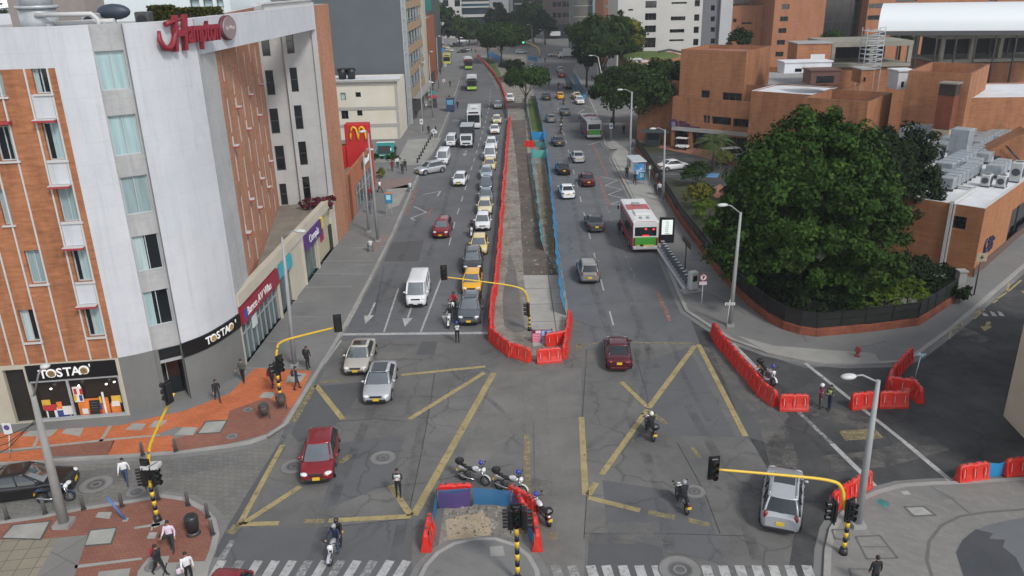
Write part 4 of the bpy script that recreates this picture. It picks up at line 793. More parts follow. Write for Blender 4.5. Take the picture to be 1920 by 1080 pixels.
# red tower with the arches
yt=102.; xa,xb=X(645,240,yt),X(690,240,yt); zt=Zy(668,233,yt)
REDS=M('sign_tower_red',(.46,.022,.02),.5,.08); b=MB(); b.box(((xa+xb)/2,yt+.9,zt/2),(xb-xa,1.8,zt),bev=.05); rt=thing('sign_tower','tall red sign tower with yellow double arch beside the restaurant','sign',((xa+xb)/2,yt+.9,0)); b.build('panel',REDS,rt,world=True)
Ft=Fc((xa,yt),(xb,yt)); b=MB(); cu=(Ft.uv(671,250)); pts=[]
for sx in (-1,1):
    for k in range(13):
        t=math.pi*k/12; 
    A=[(cu[0]+sx*(.5+.47*math.cos(math.pi-math.pi*k/12 if sx>0 else math.pi*k/12)), cu[1]-.8+1.6*math.sin(math.pi*k/12)**.8) for k in range(13)]
    b.tube([Ft.pt(u,z,.08) for u,z in A],.13,6)
b.build('arch_emblem',M('arch_yellow',(.75,.42,.02),.5,0),rt,world=True)
b=MB(); b.box((xa-.3,yt-.3,zt/2-1.2),(.5,1.2,zt-3)); b.build('side_fin',REDS,rt,world=True)
# teal kiosk canopy
yk=121; xa,xb=X(703,280,yk),X(736,280,yk); rt=thing('kiosk','small kiosk with broad teal canopy in front of the cream building','kiosk',((xa+xb)/2,yk+1,0)); TEAL=M('canopy_teal',(.008,.19,.17),.5,.06)
za,zb=Zy(720,267,yk+2.4),Zy(720,292,yk); b=MB(); b.quad((xa,yk,zb),(xb,yk,zb),(xb,yk+2.4,za),(xa,yk+2.4,za)); b.quad((xa,yk+2.4,za-.05),(xb,yk+2.4,za-.05),(xb,yk,zb-.05),(xa,yk,zb-.05)); b.box(((xa+xb)/2,yk,zb-.2),(xb-xa,.08,.45)); b.build('canopy',TEAL,rt,world=True)
b=MB(); b.box(((xa+xb)/2,yk+2.4,za+.04),(xb-xa+.1,.12,.12)); b.box(((xa+xb)/2,yk-.05,zb+.05),(xb-xa+.1,.1,.1)); b.build('canopy_edge',WLET,rt,world=True)
b=MB(); b.add([((xa+xb)/2+.1,yk+.55,zb+.21*(za-zb)+.06),(xb-.35,yk+.9,zb+.36*(za-zb)+.06),(xb-.35,yk+1.3,zb+.55*(za-zb)+.06)],[(0,1,2)]); b.build('canopy_emblem',WLET,rt,world=True)
b=MB(); b.box(((xa+xb)/2,yk+1.7,zb/2),(xb-xa-.3,2.6,zb-.1)); b.build('wall',M('kiosk_wall',(.09,.11,.07),.8,.3),rt,world=True); b=MB(); b.box(((xa+xb)/2,yk+.36,1.5),(xb-xa-.8,.1,1.2)); b.build('counter',FRD,rt,world=True)
# cream building
yc=138.; zc=Zy(700,153,yc); xr=-18.6; foot=[(-40,yc),(xr,yc),(xr,yc+11),(-40,yc+11)]
CREAM=surf('render_cream',(.55,.50,.39),(.60,.57,.49),grain=.04,s1=.25,s2=4.,stain=.0,bump=.03)
root,Fs=bld('cream_building','cream rendered building with small square windows and white roof','building',foot,0,zc,CREAM,ROOFW,{0:[(666,173,677,182,'dark',1),(669,207,680,217,'dark',1),(639,206,654,223,'dark',2),(638,174,649,188,'curtain',1),(620,206,632,223,'dark',2)],1:[]},.15,capm=ROOFW)
b=MB(); F=Fs[0]
for (ya,yb) in ((200,206),(232,238),(157,160)): r=F.rect(700,ya,702,yb); fbox(b,F,0,F.L+.1,r[2],r[3],-.02,.08)
fbox(b,F,-.2,F.L+.5,zc-.0,zc+.25,-.5,.45); fbox(b,F,F.L-.4,F.L+.05,0,zc,-.01,.06); b.build('cornice',M('cornice_grey',(.33,.32,.29),.8,.1),root,world=True)
for k,(px,lab) in enumerate(((642,'dark water tank nearer the hotel, on the white roof of the cream building'),(659,'dark water tank farther right of the pair on the white roof'))):
    v=onY(px,143,yc+6); rt=thing('water_tank',lab,'tank',(v.x,yc+6,zc-.1),0,'water tanks on the white roof'); b=MB(); b.tube([(0,0,0),(0,0,1.1),(0,0,1.6)],[.62,.78,.8],18); b.build('body',BLACK,rt); b=MB(); b.tube([(0,0,1.6),(0,0,1.75),(0,0,1.85)],[.84,.8,.3],18); b.build('lid',BLACK,rt)
# dark grey building with banded street front
yd=150.5; zd=46; xr=-18.6; foot=[(-48,yd),(xr,yd),(xr,yd+36),(-48,yd+36)]
DGW=surf('wall_dark_grey',(.098,.108,.118),(.112,.122,.132),grain=.03,s1=.2,s2=3.,bump=.02)
root,Fs=bld('dark_office_building','tall dark grey building with tan floor bands and glass street front','building',foot,0,zd,DGW,ROOFL,{},.5)
F=Fs[1]; b=MB(); g=MB(); rl=MB(); cl=MB()
for k in range(11):
    z0=4.6+k*4.02; fbox(b,F,3.5,31,z0,z0+1.25,0,.5); g.quad(F.pt(3.5,z0+1.25,.12),F.pt(31,z0+1.25,.12),F.pt(31,z0+4.02,.12),F.pt(3.5,z0+4.02,.12))
    fbox(rl,F,3.5,31,z0+2.15,z0+2.23,.35,.42); fbox(rl,F,3.5,31,z0+1.7,z0+1.75,.35,.42)
    for u in (8,13,18,23,28): fbox(rl,F,u-.04,u+.04,z0+1.25,z0+4.02,.13,.3)
b.build('floor_band',M('band_tan',(.30,.21,.12),.8,.12),root,world=True); g.build('glazing',M('glass_office',(.012,.02,.02),.05,.6,scale=.15),root,world=True); rl.build('railing',METL,root,world=True)
fbox(cl,F,31,36.2,0,zd,-.1,.9); cl.build('pier',M('pier_pale',(.38,.35,.29),.8,.06),root,world=True)
cl=MB(); fbox(cl,F,-.02,.5,0,zd,0,.2); fbox(cl,F,2.7,3.4,0,zd,0,.55); 
for k in range(22): fbox(cl,F,.5,2.7,3+k*2.,3.12+k*2.,.02,.3); 
for k in range(22): fbox(cl,F,1.4,1.5,2+k*2.,4+k*2.,.02,.3)
cl.build('service_frame',METL,root,world=True)
cl=MB(); fbox(cl,F,4,30,.1,4.2,0,.1); cl.build('shop_front',M('shop_front_dark',(.05,.045,.05),.4,.5,scale=.4),root,world=True); cl=MB(); fbox(cl,F,12,24,3.3,4.2,.1,.35); so=cl.build('shop_sign',M('sign_brown_grey',(.10,.075,.07),.6,.2),root,world=True)
cl=MB(); fbox(cl,F,7,30,4.25,4.4,0,2.0); cl.build('canopy',M('canopy_grey',(.25,.25,.24),.7,.2),root,world=True)
y=190; foot=[(-45,y),(-19.2,y),(-19.4,y+38),(-45,y+38)]; root,Fs=bld('brick_street_building','narrow orange brick building past the pale pier, above the pavement','building',foot,0,Zy(803,40,y),brick('brick_far',(.30,.10,.05),(.27,.09,.04),(.25,.1,.05)),ROOFL,{},.4)
cl=MB(); F=Fs[1]; fbox(cl,F,1,30,.1,3.4,0,.08); cl.build('shop_front',BLACK,root,world=True)
y=232; foot=[(-46,y),(-20.2,y),(-20.4,y+30),(-46,y+30)]; root,Fs=bld('teal_glass_building','dark building with teal glass corner at the far end of the left pavement','building',foot,0,27,M('wall_far_dark',(.06,.065,.065),.7,.2),ROOFL,{},.4)
F=Fs[0]; cl=MB(); fbox(cl,F,F.L-2.2,F.L-.1,18,24,0,.1); cl.build('glass_corner',M('glass_teal',(.03,.16,.13),.2,.2),root,world=True); cl=MB(); fbox(cl,F,F.L-4.4,F.L-2.2,16,27,0,.1); cl.build('corner_panel',TRIM,root,world=True)
# far end of the avenue
def far(name,label,px0,px1,D,zt,wm,holes=[],thick=25,py=40,n0=None,par=.5,dep=.4):
    x0,x1=X(px0,py,D),X(px1,py,D); return bld(name,label,'building',[(x0,D),(x1,D),(x1,D+thick),(x0,D+thick)],0,zt,wm,ROOFL,{0:holes},par,dep)
WSTN=surf('stone_far_white',(.36,.355,.33),(.43,.42,.395),grain=.05,s1=.08,s2=1.2,joint=None,bump=0)
far('white_glass_building','white office with blue glass bands at the far end of the avenue',828,866,405,60,WSTN,[(830,0,841,12,'dark',3),(852,0,863,12,'dark',2),(856,20,861,24,'dark',1),(856,30,864,37,'dark',1)])
rt,Fs=far('blue_glass_building','blue glass office with pale slab edges at the far end of the avenue',866,918,409,60,M('glass_blue_far',(.018,.032,.042),.15,.6,scale=.05),[])
b=MB(); F=Fs[0]
for (ya,yb) in ((3,7),(12,14.5),(27,32)): r=F.rect(880,ya,882,yb); fbox(b,F,0,F.L,r[2],r[3],0,1.)
fbox(b,F,0,2,0,r[2],0,1.2); b.build('slab_edge',WSTN,rt,world=True); b=MB(); r=F.rect(880,7.5,882,12); fbox(b,F,0,F.L,r[2],r[3],0,.3); b.build('blue_band',M('glass_band_blue',(.03,.12,.17),.2,.4,scale=.1),rt,world=True)
rt,Fs=far('striped_office_building','dark office with pale horizontal stripes behind the far trees',955,1022,440,60,M('glass_dark_far',(.02,.022,.025),.2,.5,scale=.08))
b=MB(); F=Fs[0]
for (x0,x1,ya,yb) in ((955,962,0,30),(964,986,6,8),(978,985,1,8),(974,985,19.5,21),(979,985,14,20),(985,1010,12,13),(985,1005,4,5)): r=F.rect(x0,ya,x1,yb); fbox(b,F,max(0,r[0]),r[1],r[2],r[3],0,.8)
b.build('slab_edge',WSTN,rt,world=True)
hl=[(1036+k*9.2,r*20+4,1043+k*9.2,r*20+13,'dark',1) for k in range(4) for r in range(-1,2)]
rt,Fs=far('dark_brown_tower','dark brown tower with square windows at the far end of the avenue',1022,1076,385,70,M('wall_dark_brown',(.035,.022,.02),.6,.2),hl)
b=MB(); F=Fs[0]; r=F.rect(1030,45,1075,80); fbox(b,F,1,F.L-1,0,r[3],0,.6); b.build('entrance_hall',M('entrance_black',(.012,.014,.017),.3,.3),rt,world=True); b=MB(); r=F.rect(1031,59,1050,66); fbox(b,F,r[0],r[1],r[2],r[3],.6,3.); b.build('entrance_canopy',TRIM,rt,world=True)
rt,Fs=far('stone_panel_building','grey green stone clad building with pale bands behind the avenue trees',1076,1111,300,60,surf('stone_grey_green',(.12,.125,.11),(.17,.17,.155),grain=.15,s1=.1,s2=2.))
b=MB(); F=Fs[0]
for y in (10.5,31,51.5): r=F.rect(1080,y,1081,y+1.2); fbox(b,F,0,F.L,r[2],r[3],0,.15)
b.build('stone_band',TRIM,rt,world=True)
far('glass_corner_building','pale blue glass corner between the stone block and brick block',1111,1131,298,60,M('glass_pale_far',(.22,.32,.35),.2,.15),[(1117,-5,1130,8,'dark',1)])
far('small_brick_block','orange brick block beside the white stone building',1131,1159,262,60,BRK_L,[(1136,7,1147,15,'curtain',1)])
hl=[]
for y in (2,25,48,71): hl+=[(1210.5-y*.03,y,1231-y*.03,y+(12.5 if y<70 else 18),'dark',3)]
hl+=[(1258,31,1285,38,'dark',4),(1256,55,1283,61,'dark',4),(1255,74,1282,77,'dark',4),(1259,4,1288,7,'dark',4),(1178,17,1187,20,'dark',1)]
hl+=[(1303-y*.04,y,1312-y*.04,y+12,'dark',1) for y in (0,27,50,73)]
STONE=surf('stone_white_block',(.40,.39,.36),(.47,.46,.43),grain=.08,s1=.06,s2=2.5,bump=0)
rt,Fs=far('white_stone_building','white stone block with dark window strips behind the round tree',1158,1316,208,48,STONE,hl,20)
b=MB(); F=Fs[0]; b_=F.rect(1316,20,1317,30); 
far('brick_strip_block','grey and brick strip between the white stone building and the brick tower',1316,1352,212,48,M('wall_blue_grey',(.12,.125,.135),.8,.08),[(1333,10,1340,20,'dark',1),(1333,31,1340,40,'dark',1),(1333,51,1340,60,'dark',1),(1333,72,1340,82,'dark',1)],20)
far('white_tile_pier','narrow white tiled pier beside the brick tower',1350,1372,211,48,surf('tile_white_far',(.36,.36,.36),(.42,.42,.42),s1=.1,s2=3.),[],18)
hl=[(1375,35,1381,42,'dark',1),(1391,42,1410,45,'dark',2),(1374,56,1379,62,'dark',1),(1397,62,1407,66,'dark',1)]
rt,Fs=far('brick_tower_block','orange brick block with small windows beside the white striped one',1370,1455,214,Zy(1400,11,214),BRK_L,hl+[(1432,29.5,1452,36.5,'dark',1),(1430,51,1450,58,'dark',1),(1428,72,1448,79,'dark',1)],20)
b=MB(); F=Fs[0]
for y in (37.5,59,80): r=F.rect(1430.5-y*.05,y,1450-y*.05,y+12); fbox(b,F,r[0],r[1],r[2],r[3],0,.12)
b.build('white_panel',TRIM,rt,world=True)
far('pale_upper_block','pale upper storey set back above the orange brick block',1372,1455,236,50,STONE,[(1420,0,1440,6,'dark',3)],15,10)
hl=[(1467-y*.13,y,1481-y*.13,y+9,'dark',2) for y in (8,31,53,75,97)]
rt,Fs=far('brick_hotel_tower','tall brick tower with dark glass curtain wall behind the clinic',1450,1545,205,60,BRK_L,hl,22)
rt,Fs=far('dark_glass_tower','black glass curtain wall between two brick tower wings',1545,1624,209,60,M('glass_black_far',(.012,.011,.012),.1,.3,scale=.1),[],15)
b=MB(); F=Fs[0]
for k in range(6): fbox(b,F,F.L*k/5-.05,F.L*k/5+.05,8,58,0,.12)
for k in range(12): fbox(b,F,0,F.L,10+4*k,10.08+4*k,0,.1)
b.build('mullion',M('mullion_dark',(.06,.055,.055),.5,.1),rt,world=True)
hl=[(1629,7,1665,15,'dark',4),(1627,29,1660,37,'dark',3),(1680,-5,1720,3,'dark',4),(1855,-4,1870,2,'dark',2)]
far('brick_wing_block','long brick wing with window strips behind the white arched roof',1624,2000,205,60,BRK_L,hl,22)
# green roof mound and low terrace in front of the white stone building
rt=thing('garden_terrace','grass mound behind a brick parapet and white canopies below the white stone building','terrace',(40,190,0)); D=176
b=MB(); x0,x1=X(1185,110,D),X(1300,110,D); zt=Zy(1230,114,D); b.prism([(x0,D),(x1,D),(x1,D+22),(x0,D+22)],0,zt); b.build('parapet',BRK_C,rt,world=True)
b=MB(); b.ell(((x0+x1)/2-.5,D+12,zt-.3),((x1-x0)*.5,9,Zy(1230,97,D+12)-zt+.3),28,8,0,0); b.build('grass_mound',GRASS,rt,world=True)
b=MB(); 
for k,(px,py,wpx) in enumerate(((1178,111,22),(1192,115,20),(1215,122,55),(1245,126,40))): v=onY(px,py,D-4-k); b.box((v.x+wpx*.06,D-4-k,v.z),(wpx*.13,2.4,.25))
b.build('canopy',TRIM,rt,world=True)
b=MB(); b.tube([(X(1235,100,D+10),D+10,Zy(1235,97,D+10)),(X(1255,96,D+14),D+14,Zy(1255,93,D+14)),(X(1278,97,D+10),D+10,Zy(1278,98,D+10))],.25,6); b.build('edge',FRD,rt,world=True)
# ------------------------------------------------------------------ brick clinic, walls on a 45 degree grid
def blk(name,label,px,py,zt,a,b_,wm,rm,holes={},par=.5,ang=45,capm=None,z0=0,dep=.3,cp=None):
    c=Vector(G2(px,py,zt)) if cp is None else Vector(cp); t=rad(ang); u=Vector((math.cos(t),-math.sin(t))); v=Vector((math.sin(t),math.cos(t)))
    return bld(name,label,'building',[tuple(c-u*a),tuple(c),tuple(c+v*b_),tuple(c-u*a+v*b_)],z0,zt,wm,rm,holes,par,dep,capm)
L=Vector(G2(1257,277)); t45=Vector((math.cos(rad(36)),-math.sin(rad(36)))); zl=HT(1257,277,181)
rt,Fs=blk('clinic_building','low brick clinic with round purple emblem over its porch and long dark windows',0,0,zl,22,12,BRK_C,ROOFL,{0:[(1319,216,1330,231,'R.4',1),(1335,218,1370,236,'dark',3),(1375,222,1413,241,'dark',3),(1418,226,1440,242,'dark',2),(1264,244,1290,275,'dark',1),(1298,247,1345,285,'dark',2),(1352,255,1400,290,'dark',2)]},.35,36,cp=L+t45*22,dep=.9)
F=Fs[0]; b=MB(); r0=F.uv(1259,238); r1=F.uv(1440,262); fbox(b,F,.1,F.L,r0[1]-.45,r0[1]+.15,0,.14); b.build('porch_lintel',surf('lintel_concrete',(.30,.29,.27),(.36,.35,.33)),rt,world=True)
EMB=M('emblem_purple',(.045,.02,.085),.5,.1); u,z=F.uv(1263.5,232); sg=thing('clinic_sign','round purple emblem and four lines of dark lettering on the clinic wall','sign',F.pt(u,z,.02))
b=MB(); b.cyl((0,0,0),.72,.12,'Z',24); b.build('emblem_disc',EMB,sg,mw=F.mat(u,z,.06),world=True)
b=MB(); b.cyl((0,0,.05),.3,.08,'Z',16); 
for k in range(8): b.box((.42*math.cos(k*.785),.42*math.sin(k*.785),.06),(.2,.05,.06),k*.785)
b.build('emblem_rays',M('emblem_pale',(.25,.22,.3),.5,.1),sg,mw=F.mat(u,z,.09),world=True)
for k,s in enumerate(('Nueva','Fundación','Santa Fe de Bogotá','Hospital Univ.')): text('lettering',s,.43,EMB,sg,F.mat(u+.95,z+.45-k*.33,.05),ext=.03,align='LEFT',bold=.008)
zu=HT(1277,265,91); cu=Vector(G2(1400,98,15.0))
FL_=Fs[0]; FU=Fc(FL_.pt(0,0,-1.2).to_2d(),FL_.pt(FL_.L,0,-1.2).to_2d()); ua,za=FU.uv(1277,91); ub,zb=FU.uv(1400,98)
rt,Fs=blk('clinic_upper_block','plain brick upper block rising behind the low clinic front',0,0,(za+zb)/2,ub-ua,10.7,BRK_C,BRPAV,{0:[(1315,169,1330,184,'dark',1),(1355,173,1390,192,'dark',3),(1394,176,1440,194,'dark',3)]},.6,36,cp=FU.pt(ub,0).to_2d())
rt,Fs=blk('clinic_terrace_block','brick block carrying the flat pale rooftop terrace',1527,178,10.6,8.5,9,BRK_C,ROOFW,{},.12,40,capm=ROOFW)
rt,Fs=blk('clinic_middle_block','long brick block with rooftop plant behind the pale terrace',1640,200,10.0,32,26,BRK_C,ROOFL,{},.9,38,cp=Vector(G2(1600,185,10.0))+Vector((2,8)))
rt,Fs=blk('open_roof_block','brick block with a deep walled open roof well',1628,191,11.0,7.6,9.5,BRK_C,BRPAV,{},3.0,40,capm=M('coping_dark',(.10,.07,.055),.8,.2))
rt,Fs=blk('clinic_tall_block','tall square brick block behind the lone chimney',1822,138,14.2,6.6,12,BRK_C,BRPAV,{},1.2,38)
c=Vector(G2(1816,183,11.2)); rt,Fs=bld('clinic_right_block','brick block with a white flat roof at the right edge','building',[tuple(c),tuple(c+Vector((34,-3))),tuple(c+Vector((34,10))),tuple(c+Vector((3,13)))],0,11.2,BRK_C,ROOFW,{},.12,.3,ROOFW)
# low service wing with the plant on its roof
Cn=Vector(G2(1822,522)); zw=HT(1822,522,391); e1=(Vector(G2(1921,435))-Cn).normalized(); e2=Vector((e1.y,-e1.x)); 
foot=[tuple(Cn-e2*a+e1*q) for a,q in ((8,0),(0,0),(0,55),(16,55),(14,20),(8,11))]
BRK_D=brick('brick_service_wing',(.34,.15,.07),(.30,.13,.058),(.28,.135,.07),streak=.2,dirt=.2)
rt,Fs=bld('service_wing','low brick service wing with white drainpipe and plant on its roof','building',foot,0,zw,BRK_D,ROOFW,{0:[(1788,404,1809,432,'dark',1)],1:[(1898,395,1960,440,'dark',5)]},.12,capm=TRIM)
F=Fs[1]; r=F.rect(1907,428,1935,475); b=MB(); fbox(b,F,r[0],r[0]+6,.15,r[3],-.02,.06); b.build('loading_door',M('loading_dark',(.015,.015,.015),.6,.1),rt,world=True)
b=MB(); r=F.rect(1893,417,1965,420); fbox(b,F,r[0]-.2,r[1],r[2]-.1,r[2]+.12,0,.15); b.build('sill',TRIM,rt,world=True)
b=MB(); fbox(b,F,0,40,0,.9,0,.12); b.build('plinth',M('plinth_brown',(.10,.06,.045),.9,.2),rt,world=True)
u,z=F.uv(1852,458); sg=thing('wing_sign','small navy emblem and lettering on the right wall of the service wing','sign',F.pt(u,z,.02)); NAVY=M('emblem_navy',(.018,.014,.06),.5,.1)
b=MB(); b.tube([(.62*math.cos(t*.35+.6),.62*math.sin(t*.35+.6),0) for t in range(16)],.12,6); b.build('emblem_ring',NAVY,sg,mw=F.mat(u-.75,z-.0,.06)@Matrix.Diagonal((.75,1,1,1)),world=True)
for k,s in enumerate(('Nueva','Fundación','Santa Fe','Hospital')): text('lettering',s,.5,NAVY,sg,F.mat(u-.05,z+.5-k*.36,.05),ext=.03,align='LEFT',bold=.012)
F=Fs[0]; u,z=F.uv(1783,395); u2,z2=F.uv(1768,493); b=MB(); fbox(b,F,u-.12,u+.12,.2,zw+.05,.02,.2); fbox(b,F,u+.2,u+.32,.2,zw+.05,.02,.14); b.box(F.pt(u+.05,zw+.12,-3.2),(.3,6.6,.2),math.atan2(F.n.y,F.n.x)+math.pi/2); b.box(F.pt(u-2.0,zw+.12,-6.4),(4.2,.3,.2),math.atan2(F.d.y,F.d.x)); b.build('drainpipe',TRIM,rt,world=True)
# plant on that roof
def onroof(px,py,z=None): z=zw if z is None else z; return G(px,py,z)
AL=M('duct_aluminium',(.30,.33,.35),.45,.18,metal=.35); ACW=M('condenser_white',(.42,.43,.42),.5,.08)
A1=math.atan2(e1.y,e1.x)
def hvac(name,label,px,py,sx,sy,sz,kind,grp=None):
    v=onroof(px,py); rt=thing(name,label,'duct' if 'duct' in name else 'condenser' if kind else 'unit',(v.x,v.y,zw-.1),A1,grp); b=MB()
    if kind=='fan':
        b.box((0,0,sz/2+.1),(sx,sy,sz),bev=.06); b.build('case',ACW,rt); b=MB(); b.cyl((0,-sy/2-.0,sz/2+.1),min(sx,sz)*.38,.06,'Y',18); b.cyl((-sx/2,0,sz/2+.1),min(sy,sz)*.36,.06,'X',18); b.cyl((0,0,sz+.1),min(sx,sy)*.38,.05,'Z',18); b.build('fan_grille',M('grille_dark',(.05,.055,.06),.5,.1),rt); b=MB()
        for q in (-1,1): b.box((q*sx*.4,0,.05),(.1,sy,.1))
        b.build('foot',FRD,rt)
    else:
        b.box((0,0,sz/2+.25),(sx,sy,sz),bev=.05)
        n=int(sx/1.2)
        for k in range(1,n): b.box((-sx/2+k*sx/n,0,sz/2+.25),(.06,sy+.08,sz+.08))
        b.build('duct',AL,rt); b=MB()
        for k in range(max(2,n)): b.box((-sx/2+.3+k*(sx-.6)/max(1,max(2,n)-1),0,.15),(.08,sy,.3))
        b.build('support',FRD,rt)
    return rt
for q in (('roof_duct','long grey duct nearest the white drainpipe end of the service roof',1800,340,9,1.2,1.0,''),('roof_duct','wide grey duct crossing the middle of the service roof',1790,318,8,1.6,1.2,''),('roof_duct','tall square grey duct riser amid the service roof plant',1796,300,1.8,1.8,3.2,''),('roof_duct','grey duct behind the square riser on the service roof',1825,296,7,1.3,1.0,''),('roof_duct','stepped silver duct leading to the chimney foot',1795,272,8,1.5,1.3,''),('roof_duct','silver duct alongside the brick stair wall',1845,275,9,1.3,1.2,''),('roof_duct','small low duct at the far edge of the service roof',1830,255,7,1.2,1.2,''),('roof_duct','grey duct box left of the chimney foot on the roof',1725,262,2.5,3.,1.8,''),('roof_duct','pale duct stub beside the twin condensers',1820,318,3,1.4,.9,''),
 ('condenser_unit','left one of two white condensers by the service roof edge',1848,347,1.05,.8,1.05,'fan'),('condenser_unit','right one of two white condensers by the service roof edge',1877,349,1.05,.8,1.05,'fan'),('condenser_unit','tall white cooling unit at the right end of the service roof',1905,338,1.5,1.0,1.8,'fan'),('condenser_unit','upright white condenser left in the back row below the tall brick block',1788,238,1.5,1.3,2.0,'fan'),('condenser_unit','upright white condenser right in the back row below the tall brick block',1808,239,1.5,1.3,2.0,'fan'),('condenser_unit','silver box unit at the end of the back row',1835,240,2.0,1.5,2.2,'fan'),('condenser_unit','pale box unit left of the chimney in the back row',1730,240,2.4,1.8,2.0,'fan')): hvac(*q)
for k,(px,py,sx,sz,pl) in enumerate(((1715,285,5,1.0,'behind the dark leaning tree'),(1745,300,5,1.2,'just right of the dark leaning tree'),(1762,285,5,.9,'left of the tall duct riser'),(1870,268,5,1.1,'below the framed cooling tower'),(1905,275,4,1.3,'at the foot of the sloping stair wall'),(1705,262,4,1.5,'at the far left of the service roof'),(1850,300,4,.9,'near the small stair windows'),(1870,325,4,1.0,'behind the twin condensers'),(1838,262,5,.8,'between the silver ducts and the back row'),(1780,332,3,.7,'over the white roof end'))): hvac('roof_duct','low silver duct '+pl,px,py,sx,1.3,sz,'')
v=onroof(1890,252); rt=thing('cooling_tower','white framed cooling tower with dark cones right of the back row','cooler',(v.x,v.y,zw),A1*.3); b=MB()
for x in (-2.3,2.3):
    for y in (-.9,.9): b.box((x,y,1.2),(.14,.14,2.4))
b.box((0,0,2.45),(5,2.1,.15)); b.box((0,-.95,1.0),(5,.12,.12)); b.build('frame',ACW,rt); b=MB()
for x in (-1.4,0,1.4): b.tube([(x,0,1.1),(x,0,2.35)],[.35,.7],14)
b.build('hopper',ACW,rt); b=MB(); b.box((0,0,.6),(4.6,1.8,.8)); b.build('base',BLACK,rt)
rt=thing('chimney','lone square brick chimney with stained dark top rising from the service roof','chimney',onroof(1765,272)); v=onroof(1763,272); zc_=onY(1775,157,v.y).z; b=MB(); b.box((v.x,v.y,(zw+zc_)/2+1),(1.7,1.7,zc_-zw-2),A1); b.build('stack',brick('brick_chimney',(.17,.05,.028),(.14,.042,.024),(.12,.05,.03)),rt,world=True); b=MB(); b.box((v.x,v.y,zw+.6),(1.9,1.9,2.6),A1); b.build('base',M('chimney_base',(.33,.27,.19),.9,.15),rt,world=True); b=MB(); b.box((v.x,v.y,zc_-.6),(1.74,1.74,1.3),A1); b.build('cap',M('chimney_soot',(.03,.015,.012),.9,.2),rt,world=True); b=MB(); b.box((v.x,v.y,zc_+.1),(2.0,2.0,.16),A1); b.build('cap_slab',M('cap_concrete',(.2,.17,.14),.9,.2),rt,world=True)
# brick stair house right of the ducts
D=onroof(1850,300).y; v=onroof(1875,300); rt=thing('stair_house','sloping brick stair wall with small windows beside the roof ducts','stair house',(v.x,v.y,zw)); F=Fc(onroof(1815,300).to_2d(),onroof(1930,305).to_2d()); b=MB(); zz=lambda x,y:F.uv(x,y)[1]; uu=lambda x,y:F.uv(x,y)[0]
P=[(uu(1818,298),zw),(uu(1925,303),zw),(uu(1925,245),zz(1925,245)),(uu(1908,255),zz(1908,255))]
b.add([F.pt(u,z,0) for u,z in P]+[F.pt(u,z,-3) for u,z in P],[(0,1,2,3),(7,6,5,4),(0,3,7,4),(3,2,6,7),(1,5,6,2)]); b.build('wall',BRK_C,rt,world=True); b=MB()
for k in range(3): r=F.rect(1861+k*5,292,1865+k*5,301); fbox(b,F,r[0],r[1],r[2],r[3],0,.05)
b.build('window',GLD,rt,world=True); b=MB(); r=F.rect(1852,291,1860,302); fbox(b,F,r[0],r[1],r[2],r[3],0,.5); b.build('fan_unit',ACW,rt,world=True)
b=MB(); a0=F.uv(1885,272); a1=F.uv(1912,302)
for o in (.3,1.1): b.tube([F.pt(*a0,o),F.pt(*a1,o)],.09,6)
for k in range(9): t=k/8; b.tube([F.pt(a0[0]+(a1[0]-a0[0])*t,a0[1]+(a1[1]-a0[1])*t,.3),F.pt(a0[0]+(a1[0]-a0[0])*t,a0[1]+(a1[1]-a0[1])*t,1.1)],.06,5)
b.build('stair',BLACK,rt,world=True)
# white arched roof over the works, scaffold, bare concrete frame
D0=128.; zE=Zy(1700,57,D0); zR=Zy(1760,4,D0+5); pA=onY(1646,55,D0); pB=onY(1925,59,D0-6); ax=(pB-pA); ax.z=0; Lx=ax.length+10; ax.normalize(); cr=Vector((.45,.89,0))
rt=thing('arched_roof','long white arched temporary roof on dark posts over the building works','roof',(pA.x+Lx/2*ax.x,D0,0)); b=MB(); prof=[]
W_=13.
for k in range(15): t=math.pi*k/14; prof.append((W_/2*(1-math.cos(t)),(zR-zE)*math.sin(t)**.75))
rings=[[tuple(pA+ax*s+cr*c+Vector((0,0,zE-pA.z+h))) for c,h in prof] for s in (0,Lx*.2,Lx*.4,Lx*.6,Lx*.8,Lx)]
b.loft(rings,0,False,False,True,False); b.build('membrane',M('membrane_white',(.60,.635,.64),.5,.02),rt,world=True)
b=MB()
for s in np.linspace(.5,Lx-.5,12):
    for c in (.2,W_-.2): q=pA+ax*s+cr*c; b.box((q.x,q.y,zE/2-.1),(.22,.22,zE-.2))
b.build('post',BLACK,rt,world=True); b=MB()
for c in (.1,W_-.1):
    q=pA+ax*(Lx/2)+cr*c; b.box((q.x,q.y,zE-.35),(Lx,.2,.6),math.atan2(ax.y,ax.x))
b.build('eaves_beam',FRD,rt,world=True)
D=115; rt=thing('scaffold_tower','light metal stair scaffold at the left end of the arched roof','scaffold',(X(1640,100,D),D,0)); b=MB(); x0,x1=X(1622,100,D),X(1655,100,D); zb_,zt_=Zy(1640,128,D),Zy(1640,52,D)
for x in (x0,x1):
    for y in (D,D+1.8): b.box((x,y,zt_/2),(.08,.08,zt_))
k=zb_
while k<zt_:
    for y in (D,D+1.8): b.box(((x0+x1)/2,y,k),(x1-x0,.08,.1))
    b.tube([(x0,D-.02,k),(x1,D-.02,k+.55)],.05,5); b.box(((x0+x1)/2,D+.9,k),(x1-x0,1.6,.04)); k+=.62
b.build('frame',METL,rt,world=True)
rt=thing('concrete_frame','bare grey concrete frame of a building under construction below the arched roof','building',(X(1660,100,118),120,0)); CF=surf('concrete_raw',(.19,.18,.15),(.26,.245,.205),grain=.15,s1=.3,stain=.4); b=MB()
